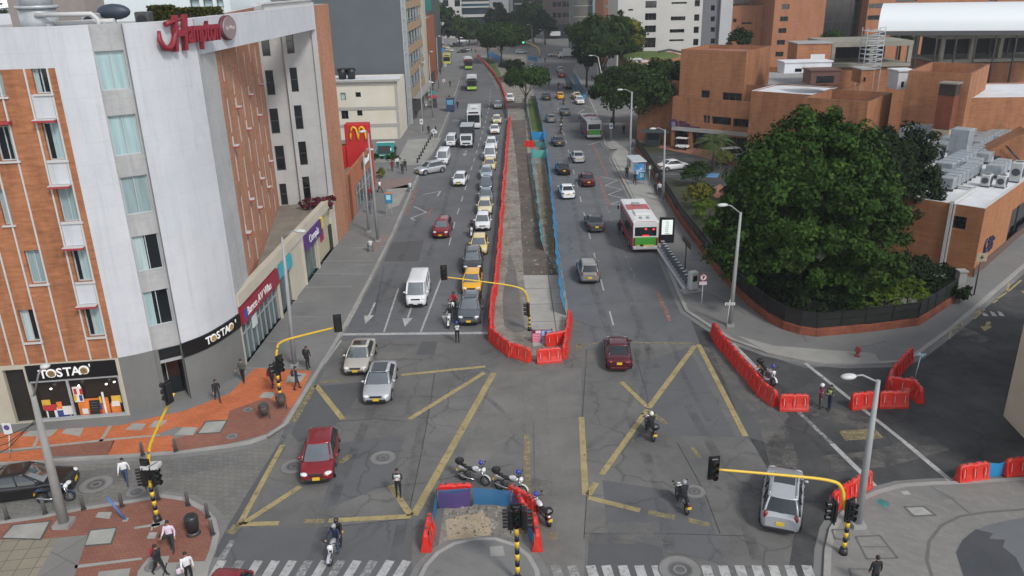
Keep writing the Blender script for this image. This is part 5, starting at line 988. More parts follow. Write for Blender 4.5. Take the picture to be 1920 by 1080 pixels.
for D,xa,xb,yt,yb in ((120,1560,1712,80,122),(128,1765,1990,70,118)):
    x0,x1=X(xa,90,D),X(xb,90,D); z1,z0=Zy(1650,yt+2,D),Zy(1650,yb,D); b.box(((x0+x1)/2,D+5,z1),(x1-x0,10,.7)); b.box(((x0+x1)/2,D+5,z0),(x1-x0,10,.5)); n=int((x1-x0)/4.2)
    for k in range(n+1): b.box((x0+.3+k*(x1-x0-.6)/n,D+.3,(z0+z1)/2),(.55,.5,z1-z0-.6)); b.box((x0+.3+k*(x1-x0-.6)/n,D+9,(z0+z1)/2),(.55,.5,z1-z0-.6))
    bw=MB(); bw.box(((x0+x1)/2,D+5.2,z0/2-.3),(x1-x0,9.6,z0-.2)); bw.build('lower_wall',BRK_C,rt,world=True)
b.build('frame',CF,rt,world=True); b=MB()
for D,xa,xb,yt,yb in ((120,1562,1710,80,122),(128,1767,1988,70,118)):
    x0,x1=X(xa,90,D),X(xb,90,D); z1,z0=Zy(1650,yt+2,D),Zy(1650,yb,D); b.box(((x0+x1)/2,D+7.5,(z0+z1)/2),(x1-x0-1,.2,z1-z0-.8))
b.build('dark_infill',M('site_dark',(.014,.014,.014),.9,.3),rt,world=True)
D=112
for q in (('white_site_cabin','long white site cabin on the roof left of the scaffold',1472,117,1560,137,114,3.,ROOFW),('brown_plant_room','brown plant room with windows among the rooftop works',1522,133,1576,158,106,3,M('plant_brown',(.10,.045,.035),.7,.15)),('white_roof_unit','white cube shaped roof unit beside the tall brick block',1686,134,1718,168,106,3,ROOFW),('small_brick_house','small brick roof house with a white band beside the scaffold foot',1616,131,1640,156,107,3,BRK_C),('brick_roof_house','brick roof house with a pale shutter left of the concrete frame',1496,82,1560,128,118,4,BRK_C)):
    nm,lab,xa,ya,xb,yb,D,th,mt=q; x0,x1=X(xa,ya,D),X(xb,ya,D); z1,z0=Zy((xa+xb)/2,ya,D),Zy((xa+xb)/2,yb,D); rt=thing(nm,lab,'roof unit',((x0+x1)/2,D+th/2,z0)); b=MB(); b.box(((x0+x1)/2,D+th/2,(z0+z1)/2),(x1-x0,th,z1-z0)); b.build('wall',mt,rt,world=True); b=MB(); b.box(((x0+x1)/2,D+th/2,z1+.08),(x1-x0+.3,th+.3,.16)); b.build('roof',ROOFL if mt is BRK_C else mt,rt,world=True)
    b=MB(); w=(x1-x0); 
    if 'brown' in nm: b.box(((x0+x1)/2,D-.03,(z0+z1)/2-.2),(w*.6,.06,(z1-z0)*.5))
    elif 'brick_roof' in nm: b.box((x0+w*.62,D-.03,(z0+z1)/2-.6),(w*.42,.06,(z1-z0)*.5))
    else: b.box((x0+w*.3,D-.03,z0+(z1-z0)*.3),(w*.14,.06,(z1-z0)*.3))
    b.build('shutter' if 'brick_roof' in nm else 'window',ROOFW if 'brick_roof' in nm else GLD,rt,world=True)
# street corner stone building at the right edge
c0=Vector(G2(1881,780)); c1=Vector(G2(1921,823)); dv=(c1-c0).normalized(); c1=c0+dv*10
bld('stone_corner_building','tan stone clad corner building cut by the right edge','building',[tuple(c0),tuple(c1),tuple(c1+Vector((14,9))),tuple(c0+Vector((14,9)))],0,11.,surf('stone_tan',(.44,.37,.27),(.52,.45,.34),grain=.08,s1=.4,stain=.2),ROOFL,{},.4)
# ================================================================== trees and plants
LDARK=leafm('leaf_dark',(.006,.014,.003),(.020,.042,.009),(.048,.08,.017)); LMID=leafm('leaf_mid',(.007,.018,.003),(.024,.055,.009),(.075,.12,.02)); LLITE=leafm('leaf_light',(.035,.068,.008),(.085,.14,.016),(.15,.20,.03)); LBLK=leafm('leaf_deep',(.005,.010,.004),(.014,.027,.009),(.032,.05,.016)); LYEL=leafm('leaf_yellow',(.05,.055,.008),(.12,.12,.015),(.19,.175,.03)); LRED=leafm('leaf_red',(.05,.01,.015),(.11,.02,.03),(.15,.05,.05))
BARK=M('bark',(.06,.045,.032),.9,.3,stretch=(1,1,.2),scale=6)
def leaves(n,ells,size,nclump,spread,seed,shell=.62,flat=.75):
    r=np.random.default_rng(seed); vol=np.array([e[3]*e[4]*e[5] for e in ells])**.67; vol/=vol.sum(); cen=[];nor=[]
    for e,f in zip(ells,vol):
        k=max(3,int(nclump*f)); d=r.normal(size=(k,3)); d/=np.linalg.norm(d,axis=1)[:,None]; d[:,2]=np.where(d[:,2]<-.45,-d[:,2]*.6,d[:,2]); rr=shell+(1-shell)*r.random(k)**.6
        rr*=1+.14*np.sin(d[:,0]*7+seed)*np.cos(d[:,1]*6+d[:,2]*5)
        cen.append(np.array(e[:3])+d*rr[:,None]*np.array(e[3:6])); nor.append(d)
    cen=np.vstack(cen); nor=np.vstack(nor); m=max(1,n//len(cen)); rad_=spread*(.6+.8*r.random(len(cen)))
    off=r.normal(size=(len(cen),m,3)); off/=np.linalg.norm(off,axis=2)[...,None]; rr=r.random((len(cen),m,1))**.4; off*=rr*rad_[:,None,None]; off[...,2]*=flat
    P=(cen[:,None,:]+off).reshape(-1,3); N=(off/ (np.linalg.norm(off,axis=2)[...,None]+1e-6)*.7+nor[:,None,:]*.5+r.normal(size=off.shape)*.55+np.array([0,0,.35])).reshape(-1,3); N/=np.linalg.norm(N,axis=1)[:,None]
    T=np.cross(N,r.normal(size=N.shape)); T/=np.linalg.norm(T,axis=1)[:,None]; B_=np.cross(N,T); s=(size*(.6+.8*r.random(len(P))))[:,None]
    V=np.stack([P-T*s*.5,P+B_*s*.32,P+T*s*.5,P-B_*s*.32],1).reshape(-1,3); return V
def leafmesh(name,V,mat,parent=None,loc=(0,0,0)):
    n=len(V)//4; me=bpy.data.meshes.new(name); me.vertices.add(len(V)); me.vertices.foreach_set('co',V.astype(np.float32).ravel()); me.loops.add(n*4); me.loops.foreach_set('vertex_index',np.arange(n*4,dtype=np.int32)); me.polygons.add(n); me.polygons.foreach_set('loop_start',np.arange(0,n*4,4,dtype=np.int32)); me.polygons.foreach_set('loop_total',np.full(n,4,dtype=np.int32)); me.materials.append(mat); me.update(calc_edges=True); me.validate()
    o=bpy.data.objects.new(name,me); C.objects.link(o); o.location=loc
    if parent is not None: o.parent=parent
    return o
def limbs(h,r0,tips,seed,mb):
    rr=random.Random(seed); fork=h*.45
    mb.tube([(0,0,-.2),(rr.uniform(-.1,.1),rr.uniform(-.1,.1),fork*.5),(rr.uniform(-.2,.2),rr.uniform(-.2,.2),fork),(0,0,h)],[r0*1.25,r0*.9,r0*.75,r0*.25],9)
    for t in tips:
        s=Vector((0,0,fork*rr.uniform(.7,1.15))); e=Vector(t); m=(s+e)/2+Vector((0,0,-.08*(e-s).length)); mb.tube([s,m,e],[r0*.5,r0*.32,r0*.1],6)
def tree(name,label,xy,ells,trunk_h,r0,n,size,mat,nclump,spread,seed,group=None,z=0,cat='tree',extra=None,shell=.62):
    t=thing(name,label,cat,(xy[0],xy[1],z),0,group); b=MB(); limbs(trunk_h,r0,[(e[0],e[1],e[2]) for e in ells],seed,b); b.build('trunk',BARK,t)
    leafmesh('crown',leaves(n,ells,size,nclump,spread,seed,shell),mat,t)
    if extra: leafmesh('pale_crown',leaves(*extra[:6]),extra[6],t)
    return t
# the big corner tree and its darker neighbour
bx,by=G2(1490,575); 
tree('garden_tree','big dark green tree filling the railed corner garden, tallest of the row',(bx,by),[(0,0,4.8,6.6,5.5,4.4),(-.4,0,8.8,6.0,5.0,4.4),(.4,.3,12.4,3.6,3.4,3.4),(.6,0,14.4,1.3,1.3,1.5),(-3.0,0,11.8,2.2,2.2,2.2),(-3.2,.5,5.8,4.2,4.,3.8),(4.2,-.5,5.0,3.8,4.2,4.0),(3.4,0,8.6,4.0,4.,3.6),(-2.8,0,9.6,3.2,3.2,3.2),(2.8,0,11.2,3.4,3.2,3.0)],14,.38,84000,.33,LMID,640,.8,3,shell=.55)
bx2,by2=G2(1700,500); tree('garden_tree','darker leaning tree behind the big corner tree, nearest the service wing',(bx2-1.2,by2+3),[(0,0,5.8,3.9,4,4.0),(.6,0,9.2,3.5,3.4,3.0),(-2,.5,8.2,3.4,3.2,3.2),(2.0,0,6.8,2.6,3,3.0)],10,.3,20000,.36,LBLK,190,.9,5)
for k,(px,py,ty,rx,lab,mt,gd) in enumerate(((1612,600,533,1.25,'clipped bright bush left of the pair beneath the big corner tree',LLITE,0),(1655,598,535,1.0,'clipped bright bush in the middle beneath the big corner tree',LLITE,0),(1697,592,530,1.35,'clipped bright bush right of the row beneath the big corner tree',LLITE,0),(1590,604,545,.9,'dim clipped bush leftmost beneath the big corner tree',LMID,0),
    (1305,395,345,1.5,'bright yellow green bush by the railing beside the lamp post',LYEL,1),(1298,350,318,1.6,'dark round bush by the blue parking bay',LMID,1),(1330,420,378,1.8,'loose olive bush behind the railing left of the big tree',LLITE,1),(1345,455,415,1.5,'olive bush near the dark trunk side of the big tree',LLITE,1),(1320,372,350,1.2,'low green bush beside the brick path',LMID,1),(1375,480,430,1.8,'dark shrub left below the big corner tree',LDARK,1),(1310,330,305,1.5,'grey green shrub at the palm tree foot',LDARK,1),(1420,540,480,2.0,'deep green shrub against the railing below the big tree',LDARK,1),(1358,310,285,1.3,'bright leafy shrub beside the parked white car',LYEL,1),(1250,262,243,1.6,'sunny green shrub behind the dark guard booth',LLITE,1))):
    x,y=G2(px,py); h=max(1.0,HT(px,py,ty)*(1. if gd else 1.05)); t=thing('shrub' if gd else 'clipped_bush',lab,'bush',(x,y,.14)); b=MB(); b.tube([(0,0,-.1),(0,0,h*.6)],[.08,.04],6); b.build('trunk',BARK,t)
    leafmesh('crown',leaves(2600 if gd else 8000,[(0,0,h*.52,rx,rx,h*.5)],.2 if gd else .11,60 if gd else 260,.32 if gd else .13,30+k,.75 if gd else .93),mt,t)
# dense garden planting that reads as one mass
V=[]
for k,(px,py,h,r) in enumerate(((1480,585,3.2,2.2),(1520,600,2.6,2.0),(1445,560,3.2,2.2),(1400,520,2.6,2.),(1760,560,1.6,2.0),(1735,540,2.2,2.4),(1385,450,2.8,2.0),(1410,420,3,2.5),(1395,380,3,2.5),(1560,560,2.6,2.2),(1605,565,2.2,2.0),(1645,558,2.2,2.0),(1685,548,2.2,2.0),(1530,555,2.8,2.2),(1580,540,2.6,2.4),(1640,535,2.6,2.4),(1700,530,2.4,2.2))):
    x,y=G2(px,py); v=leaves(2200,[(0,0,h*.5,r,r,h*.5)],.26,40,.5,80+k,.7); V.append(v+np.array([x,y,.1]))
tag(leafmesh('undergrowth',np.vstack(V),LBLK),kind='stuff')
# palm
x,y=G2(1335,322); t=thing('palm_tree','feathery green palm in the clinic car park','tree',(x,y,.14)); hp=HT(1335,322,268); b=MB(); b.tube([(0,0,-.1),(.1,0,hp*.5),(0,0,hp)],[.22,.16,.18],8); b.build('trunk',BARK,t); Vp=[]; rr=random.Random(4)
for k in range(30):
    a=k*2.4; e=rr.uniform(-.15,1.1); L_=rr.uniform(3.0,3.9); d=Vector((math.cos(a),math.sin(a),0)); s=Vector((-d.y,d.x,0)); prev=Vector((0,0,hp))
    for j in range(1,15):
        q=j/14; p=Vector((0,0,hp))+d*L_*q*math.cos(e*.6)+Vector((0,0,L_*(math.sin(e)*q-.75*q*q)))
        for sg in (-1,1):
            w=s*sg*(.62*(1-abs(q-.45))); tip=p+w+d*.25+Vector((0,0,-.22)); n=(p-prev).normalized()*.08; Vp+= [p-n,p+n,tip+n*.3,tip-n*.3]
        prev=p
leafmesh('crown',np.array([tuple(v) for v in Vp]),leafm('leaf_palm',(.03,.045,.015),(.06,.085,.03),(.10,.13,.05)),t)
# street trees along the right pavement
def at(px,py): return G2(px,py)
def simple(name,label,px,py,ty,wpx,mat,n,size,seed,grp=None,base=.3,lobes=5):
    x,y=at(px,py); h=HT(px,py,ty); sc_=FP/ (Vector((x,y,-CH)).length); r=wpx/2/sc_; rr=random.Random(seed); E=[(0,0,h*(base+1)/2,r*.8,r*.8,h*(1-base)/2)]
    for k in range(lobes): a=k*6.28/lobes+rr.random(); q=rr.uniform(.4,.62); E.append((math.cos(a)*r*q,math.sin(a)*r*q,h*rr.uniform(base+.22,.80),r*rr.uniform(.42,.6),r*rr.uniform(.42,.6),h*rr.uniform(.14,.24)))
    return tree(name,label,(x,y),E,h*.75,max(.15,h*.022),n,size,mat,int(90+n/130),r*.2,seed,grp)
simple('street_tree','broad dark tree over the right pavement, nearest the clinic front',1200,262,115,150,LDARK,30000,.5,11,lobes=7)
simple('street_tree','dark tree leaning over the far side of the right bus',1150,232,125,85,LDARK,16000,.5,12)
simple('street_tree','tall round tree before the white stone building, mid avenue',1125,175,28,108,LDARK,26000,.62,13,lobes=7)
simple('street_tree','tree with yellowed top in front of the white stone building',1172,172,32,66,LDARK,13000,.6,14)
x,y=G2(1172,172); h=HT(1172,172,32); tree('street_tree','yellow topped crown rising beside the round avenue tree',(x,y-1),[(0,0,h*.86,3.4,3,2.0),(1.6,0,h*.7,2.4,2,1.6)],h*.8,.15,3500,.5,LYEL,60,.8,15)
simple('street_tree','low dark tree between the round tree and the pavement',1100,165,70,50,LBLK,9000,.55,16); simple('street_tree','dark tree shading the pavement beyond the bus stop trees',1240,235,115,80,LDARK,14000,.5,17)
simple('street_tree','small dark tree by the clinic porch corner',1228,250,150,40,LBLK,4000,.4,18)
# median trees
simple('median_tree','spreading green tree on the median above the parked white car',986,205,129,88,LMID,16000,.45,21,base=.5)
simple('median_tree','small dark tree on the median behind the spreading one',962,150,112,42,LBLK,4000,.45,22,base=.3)
simple('median_tree','large green tree at the far end of the median',940,118,42,90,LMID,18000,.75,23,base=.25,lobes=7)
simple('median_tree','loose tree at the bend of the barriers far down the median',915,112,62,36,LMID,3500,.55,24)
# far trees across the junction
for k,(px,py,ty,wp,mt,lab) in enumerate(((828,92,8,52,LDARK,'dark tree at the left end of the far park'),(862,88,28,60,LMID,'green tree second from the left in the far park'),(900,84,40,55,LDARK,'low broad tree below the blue glass office'),(935,82,2,44,LBLK,'tall dark tree in front of the blue glass office'),(968,80,22,50,LDARK,'dark tree in the middle of the far row'),(1000,80,-4,52,LDARK,'tall conifer like tree left of the brown tower'),(1022,84,18,40,LBLK,'dark tree at the foot of the brown tower'),(985,84,48,50,LMID,'low tree behind the far traffic light'),(815,82,30,24,LBLK,'dark tree hugging the teal glass corner'),(880,86,52,30,LMID,'small green tree among the far lamp posts'))): simple('park_tree',lab,px,py,ty,wp,mt,7500,1.0,40+k,base=.18)
for k,(px,py,ty,wp,mt,lab) in enumerate(((1385,104,58,42,LBLK,'blue grey tree standing above the clinic roof'),(1560,92,60,34,LMID,'small tree on the roof before the black curtain wall'),(1690,80,66,30,LLITE,'light green tree under the arched roof'))):
    D=(150,150,140)[k]; p=onY(px,py,D); zt=Zy(px,ty,D); t=thing('court_tree',lab,'tree',(p.x,D,0)); b=MB(); b.tube([(0,0,0),(0,0,zt*.9)],[.3,.1],7); b.build('trunk',BARK,t); r=wp/2*D/FP; leafmesh('crown',leaves(2500,[(0,0,zt-(zt-p.z)*.45,r,r,(zt-p.z)*.55)],.4,60,.6,60+k),mt,t)
# hedge on the hotel roof, planter in the light well, tree behind the hotel
for k,(xa,xb,lab) in enumerate(((282,325,'taller clipped hedge end on the hotel roof'),(325,415,'long low dark hedge on the hotel roof left of the sign'))):
    D=57.; x0,x1=X(xa,20,D),X(xb,20,D); t=thing('roof_hedge',lab,'hedge',((x0+x1)/2,D,ZT-.9)); zt=Zy(xa,(11 if k==0 else 15),D); h=zt-ZT+.9; b=MB(); b.box((0,0,h*.4),(x1-x0-.3,.7,h*.8)); b.build('twigs',BARK,t); r=np.random.default_rng(k); n=3000; P=r.random((n,3))*np.array([x1-x0,1.1,h])-np.array([(x1-x0)/2,.55,0]); N=r.normal(size=(n,3)); N/=np.linalg.norm(N,axis=1)[:,None]; T=np.cross(N,r.normal(size=(n,3))); T/=np.linalg.norm(T,axis=1)[:,None]; Bq=np.cross(N,T); s=.13; leafmesh('foliage',np.stack([P-T*s,P+Bq*s*.6,P+T*s,P-Bq*s*.6],1).reshape(-1,3),leafm('leaf_hedge',(.02,.025,.006),(.05,.055,.012),(.09,.08,.025)),t)
t=thing('terrace_plants','dark red planter shrubs at the corner of the podium roof','plant',(B1.x+4.2,76.5,ZP)); leafmesh('foliage',leaves(1500,[(-1,-.6,.5,.7,.7,.6),(0,0,.6,.7,.7,.6),(.9,.5,.5,.7,.6,.6)],.22,40,.3,71),LRED,t); b=MB(); b.box((0,0,.0),(2.4,.7,.5),rad(28)); b.build('planter',FRD,t)
simple('street_tree','dark tree behind the hotel roof at the left edge',20,250,-10,110,LBLK,5000,.6,75)
x,y=G2(715,335); t=thing('corner_shrub','yellow green shrub by the restaurant corner','bush',(x,y,.13)); leafmesh('foliage',leaves(900,[(0,0,.7,.5,.9,.7)],.18,30,.25,76),LYEL,t)
t=thing('kiosk_hedge','dark hedge in front of the teal kiosk','hedge',(*G2(722,305),.13)); leafmesh('foliage',leaves(1800,[(-1.2,0,.6,1,.6,.6),(1.2,0,.6,1,.6,.6)],.2,40,.3,77),LMID,t); b=MB(); b.box((0,0,.2),(4.4,.9,.5)); b.build('planter',CONC_L,t)
# ================================================================== street furniture
YELP=M('pole_yellow',(.62,.40,.03),.45,.06); GALV=M('pole_grey',(.26,.265,.265),.55,.1); CONP=M('pole_concrete',(.23,.225,.21),.85,.15); LGT=M('lamp_white',(.45,.46,.45),.4,.04)
def head(par,p,az,n=3,sz=.34):
    """traffic light head at p facing az, with hoods"""
    b=MB(); R=Matrix.Rotation(az,3,'Z'); h=sz*n; p=Vector(p); b.box(p,(.26,sz,h),az,bev=.03); b.box(p-R@Vector((.0,0,0)),(.05,sz+.16,h+.16),az)
    for k in range(n): c=p+R@Vector((.14,0,(k-(n-1)/2)*sz)); b.tube([c,c+R@Vector((.2,0,0))],sz*.38,10,0,False)
    o=b.build('signal_head',BLACK,par,world=True); l=MB()
    for k in range(n): c=p+R@Vector((.145,0,(k-(n-1)/2)*sz)); l.tube([c,c+R@Vector((.02,0,0))],sz*.32,10,(0,2,1)[k%3] if n==3 else 0)
    l.build('lens',[M('lens_red',(.10,.01,.01),.3,0),M('lens_amber',(.1,.05,.01),.3,0),M('lens_green',(.01,.06,.04),.3,0)],o,world=True)
def banded(mb,p0,p1,r,n=9):
    p0,p1=Vector(p0),Vector(p1); pts=[p0+(p1-p0)*k/n for k in range(n+1)]
    for k in range(n): mb.tube([pts[k],pts[k+1]],r,10,k%2)
def signal(label,base,pts,heads,bandh=2.4,r=.1,arm=True):
    """base photo point; pts: [(px,py)] along the mast in the plane facing the camera at the base's distance"""
    b0=G(*base); D=b0.y; P=[Vector((b0.x,b0.y,0))]+[onY(x,y,D) for x,y in pts]; t=thing('traffic_light',label,'traffic light',(b0.x,b0.y,0)); b=MB(); top=Vector((b0.x,b0.y,bandh)); banded(b,P[0]+Vector((0,0,.0)),top,r*1.05); b.tube([P[0],P[0]+Vector((0,0,.45))],[r*2.2,r*1.6],10,1); b.build('post',[YELP,BLACK],t,world=True)
    # smooth the mast through the points
    Q=[top]+P[1:]; S=[]
    for i in range(len(Q)-1):
        a=Q[max(i-1,0)];q=Q[i];c=Q[i+1];d=Q[min(i+2,len(Q)-1)]
        for k in range(6):
            u=k/6; S.append(.5*((2*q)+(c-a)*u+(2*a-5*q+4*c-d)*u*u+(3*q-a-3*c+d)*u**3))
    S.append(Q[-1]); b=MB(); b.tube(S,[r*(1-.45*k/len(S)) for k in range(len(S))],9); b.build('mast_arm',YELP,t,world=True)
    for (x,y,az,n) in heads: head(t,onY(x,y,D-.15),rad(az),n)
    return t
signal('yellow traffic light on the left pavement with its arm over the avenue',(527,752),[(519,690),(519,655),(530,640),(575,627),(633,613)],[(633,606,100,3),(524,682,-40,3),(516,690,-150,2)])
signal('yellow curved traffic light on the lower left pavement with a white signal box',(297,980),[(281,880),(279,845),(296,800),(326,738)],[(315,736,160,3),(270,893,-160,3),(291,890,-30,3),(274,880,80,3)])
v=G(297,980); o=MB(); q=onY(283,873,v.y-.1); o.box(q,(.85,.5,.18)); 
bpy.data.objects['traffic_light.001']; o.build('signal_box',TRIM,bpy.data.objects['traffic_light.001'],world=True)
signal('yellow traffic light on the works median with its arm over the queue',(993,622),[(991,570),(985,548),(968,538),(920,530),(832,519)],[(832,511,-80,3),(990,580,180,3)],1.6,.08)
signal('yellow traffic light on the right corner pavement with a long level arm',(1580,1042),[(1583,950),(1578,915),(1555,901),(1480,892),(1342,880)],[(1338,877,-85,3),(1563,958,180,3),(1593,955,-60,3)])
signal('yellow and black traffic light with four heads on the traffic island',(971,1095),[(970,1030),(968,985)],[(957,972,180,3),(968,966,-90,3),(983,972,0,3),(968,975,90,2)],3.0)
x,y=G2(1005,107); signal('far traffic light arm with lit green lamp across the avenue',(1012,108),[(1010,92),(1004,86),(985,79)],[(982,80,-90,3)],1.6,.14)
gl=MB(); q=onY(981,79,G(1012,108).y-.6); gl.ell(q,(.35,.2,.35),10,6,0,-1); gl.build('lit_lens',M('lens_green_lit',(.1,1,.45),.4,0,emit=2.5),bpy.data.objects['traffic_light.005'],world=True)
def lamp(label,base,top,armtip,r=.14,mat=None,hw=.42,grp=None,down=.3):
    b0=G(*base); D=b0.y; tp=onY(*top,D); t=thing('street_lamp',label,'street lamp',(b0.x,b0.y,0),0,grp); b=MB(); b.tube([(b0.x,b0.y,0),((b0.x+tp.x)/2,D,tp.z/2),tuple(tp)],[r*1.3,r,r*.62],10); b.box((b0.x,b0.y,.2),(r*4,r*4,.28)); b.build('pole',mat or GALV,t,world=True)
    ap=onY(*armtip,D-.2); b=MB(); b.tube([tp-Vector((0,0,.1)),(tp*.35+ap*.65)+Vector((0,0,.12)),ap],.045,7); b.build('arm',mat or GALV,t,world=True); d=(ap-tp); d.z=0; d=d.normalized() if d.length>.01 else Vector((1,0,0)); b=MB(); b.ell(ap+d*hw*.6,(hw,.22,.13),12,6,0,-1,Matrix.Rotation(math.atan2(d.y,d.x),3,'Z')); b.build('lamp_head',LGT,t,world=True); return t
lamp('thick concrete street lamp leaning over the lower left pavement',(122,988),(62,742),(80,686),.2,CONP,.22)
lamp('grey street lamp on the hotel pavement before the red bank sign',(553,690),(529,445),(556,433),.13)
lamp('grey street lamp left of the pair beside the restaurant',(692,437),(681,285),(690,280),.11); lamp('grey street lamp right of the pair beside the restaurant',(709,455),(690,250),(684,246),.13)
lamp('tall grey street lamp on the right corner pavement',(1607,990),(1647,713),(1600,705),.155,None,.38)
lamp('grey street lamp with round meters by the curved railing corner',(1368,614),(1389,398),(1361,384),.14)
lamp('pale street lamp behind the blue bus shelter',(1180,318),(1185,172),(1166,168),.15); lamp('pale street lamp beside the waiting couple on the right pavement',(1243,380),(1247,243),(1228,241),.13)
for k,(bx_,by_,tx,ty,ax_,ay) in enumerate(((1120,155,1121,105,1114,103),(1137,185,1121,106,1110,104),(793,250,787,120,790,117),(812,225,804,100,806,97),(862,85,861,48,855,47),(896,82,896,44,892,43),(998,88,997,48,991,46),(1019,88,1018,56,1014,55),(941,118,941,73,936,71),(1068,96,1067,62,1060,60),(880,84,880,40,885,40),(905,84,905,54,902,53),(925,83,925,46,930,46),(823,170,818,70,821,68))):
    lamp(('slim lamp post under the avenue trees','pale lamp post rising between the avenue trees','lamp post before the dark office building','lamp post beside the pale pier','lamp post at the left of the far park','lamp post below the blue glass office','lamp post left of the brown tower','lamp post by the brown tower entrance','lamp post at the far median tip','lamp post right of the brown tower entrance','twin height lamp post in the far park','short lamp post in the far park','lamp post beside the tall dark park tree','lamp post near the teal glass corner')[k],(bx_,by_),(tx,ty),(ax_,ay),.12,LGT if k in (1,8) else GALV,.5)
BOL=M('bollard_grey',(.085,.085,.08),.7,.15); bpos=[(60,972),(343,963+0),(625,955),(905,950)]
proto=None
BL=[((14,973),'the left edge'),((85,963),'the motorcycle'),((157,955),'the leaning lamp'),((229,950),'the blue post'),((297,937),'the yellow mast'),((353,948),'the pavement tip'),((390,970),'the bin'),((399,1002),'the kerb curve'),((268,853),'the woman in white'),((330,846),'the terracotta corner')]
for k,((px,py),w_) in enumerate(BL):
    v=G(px,py,.13); lab='short dark pavement bollard standing by '+w_
    if proto is None:
        proto=thing('bollard',lab,'bollard',v,0,'dark bollards along the side street'); b=MB(); b.tube([(0,0,0),(0,0,.78),(0,0,.84)],[.09,.085,.06],12); b.build('shaft',BOL,proto); b=MB(); b.tube([(0,0,0),(0,0,.05)],.14,12); b.build('base',FRD,proto)
    else: dup(proto,v,0,lab)
p2=None
for k in range(11):
    px=800+k*2.35; py=309-k*6.0+ (0); v=G(783+k*3.4,305-k*6.2,.13); lab='dark short bollard in the row along the left kerb by the white vans'
    if p2 is None: p2=thing('kerb_bollard',lab,'bollard',v,0,'row of kerb bollards by the white vans'); b=MB(); b.tube([(0,0,0),(0,0,.6)],[.13,.11],8); b.build('shaft',BLACK,p2); b=MB(); b.ell((0,0,.6),(.13,.13,.13),8,5); b.build('cap',BLACK,p2)
    else: dup(p2,v,0)
v=G(363,1000,.13); t=thing('litter_bin','dark barrel litter bin on the lower left pavement','bin',v); b=MB(); b.tube([(0,0,.15),(0,0,.5),(0,0,.95),(0,0,1.05)],[.26,.33,.33,.26],16); b.build('barrel',M('bin_dark',(.02,.022,.025),.35,.1),t); b=MB(); b.tube([(0,0,0),(0,0,.16)],[.35,.28],12); b.build('foot',FRD,t); b=MB(); b.cyl((0,0,1.06),.2,.03,'Z',14); b.build('mouth',BLACK,t)
for k,(px,py) in enumerate(((497,785),(529,767))):
    v=G(px,py,.13); t=thing('mesh_bin',('brown mesh litter bin leaning near the terracotta kerb, left one','brown mesh litter bin by the kerb below the yellow mast, right one')[k],'bin',v); b=MB(); b.tube([(0,0,.3),(0,0,.95)],[.22,.27],12,0,True); b.build('basket',M('bin_brown',(.07,.05,.04),.7,.3),t); b=MB(); 
    for s in (-1,1): b.box((s*.3,0,.45),(.05,.05,.9))
    b.build('post',FRD,t); b=MB(); b.tube([(0,0,.95),(0,0,1.0)],[.3,.27],12); b.build('rim',FRD,t)
for k,(px,py,lab) in enumerate(((695,472,'white topped litter bin on posts by the left kerb'),(818,258,'white topped litter bin far along the left pavement'),(799,205,'small white topped bin beyond the black clad walker'),(769,360,'white topped bin by the silver car pulling out'))):
    v=G(px,py,.13); t=thing('post_bin',lab,'bin',v); b=MB(); b.tube([(0,0,.45),(0,0,1.0)],[.2,.24],12); b.build('basket',METL,t); b=MB(); b.ell((0,0,1.0),(.28,.28,.16),12,5); b.build('lid',LGT,t); b=MB(); 
    for s in (-1,1): b.box((s*.24,0,.5),(.05,.05,1.0))
    b.build('post',FRD,t)
v=G(236,975,.13); t=thing('leaning_post','thin blue post leaning on the lower left pavement','post',v); e=onY(200,932,v.y); b=MB(); b.tube([(0,0,0),tuple(e-v)],.055,8); b.build('shaft',M('post_blue',(.05,.14,.36),.6,.1),t); b=MB(); b.box((0,0,.02),(.25,.25,.05)); b.build('base',CONC_L,t)
v=G(1607,668,.13); t=thing('fire_hydrant','small red fire hydrant on the right corner pavement','hydrant',v); HR=M('hydrant_red',(.25,.025,.025),.5,.1); b=MB(); b.tube([(0,0,0),(0,0,.08),(0,0,.1),(0,0,.62)],[.18,.18,.12,.12],12); b.build('barrel',HR,t); b=MB(); b.ell((0,0,.62),(.15,.15,.15),12,6); b.build('bonnet',HR,t); b=MB()
b.tube([(-.22,0,.45),(.22,0,.45)],.07,10); b.tube([(0,-.2,.42),(0,0,.42)],.08,10); b.build('outlet',HR,t)
# signs
def plate(label,base,cpx,r,kind,colr,pole=True):
    b0=G(*base,.13); D=b0.y; c=onY(*cpx,D-.08); t=thing('road_sign',label,'sign',b0); b=MB(); b.tube([tuple(b0),(c.x,D,c.z+.3)],.035,8); b.build('post',LGT,t,world=True); F=Fc((c.x-1,D-.06),(c.x+1,D-.06)); b=MB()
    if kind=='disc': b.cyl((0,0,0),r,.03,'Z',24); o=b.build('plate',colr,t,mw=F.mat(1,c.z),world=True)
    else: b.box((0,0,0),(r[0],r[1],.03)); o=b.build('plate',colr,t,mw=F.mat(1,c.z),world=True)
    return t,F,c
SWH=M('sign_white',(.6,.6,.58),.5,.05); SRD2=M('sign_red_ring',(.42,.02,.03),.5,.05)
t,F,c=plate('round red ringed road sign with small plate on the right pavement',(1315,577),(1319,520),.3,'disc',SRD2); b=MB(); b.cyl((0,0,0),.23,.02,'Z',20); b.build('face',SWH,t,mw=F.mat(1,c.z,.03),world=True); b=MB(); b.box((0,0,0),(.09,.26,.02)); b.box((.05,.05,0),(.12,.08,.02)); b.build('symbol',BLACK,t,mw=F.mat(1,c.z,.05),world=True); b=MB(); b.box((0,-.5,0),(.6,.28,.02)); b.build('lower_plate',M('plate_pink',(.5,.42,.43),.5,.05),t,mw=F.mat(1,c.z,.02),world=True)
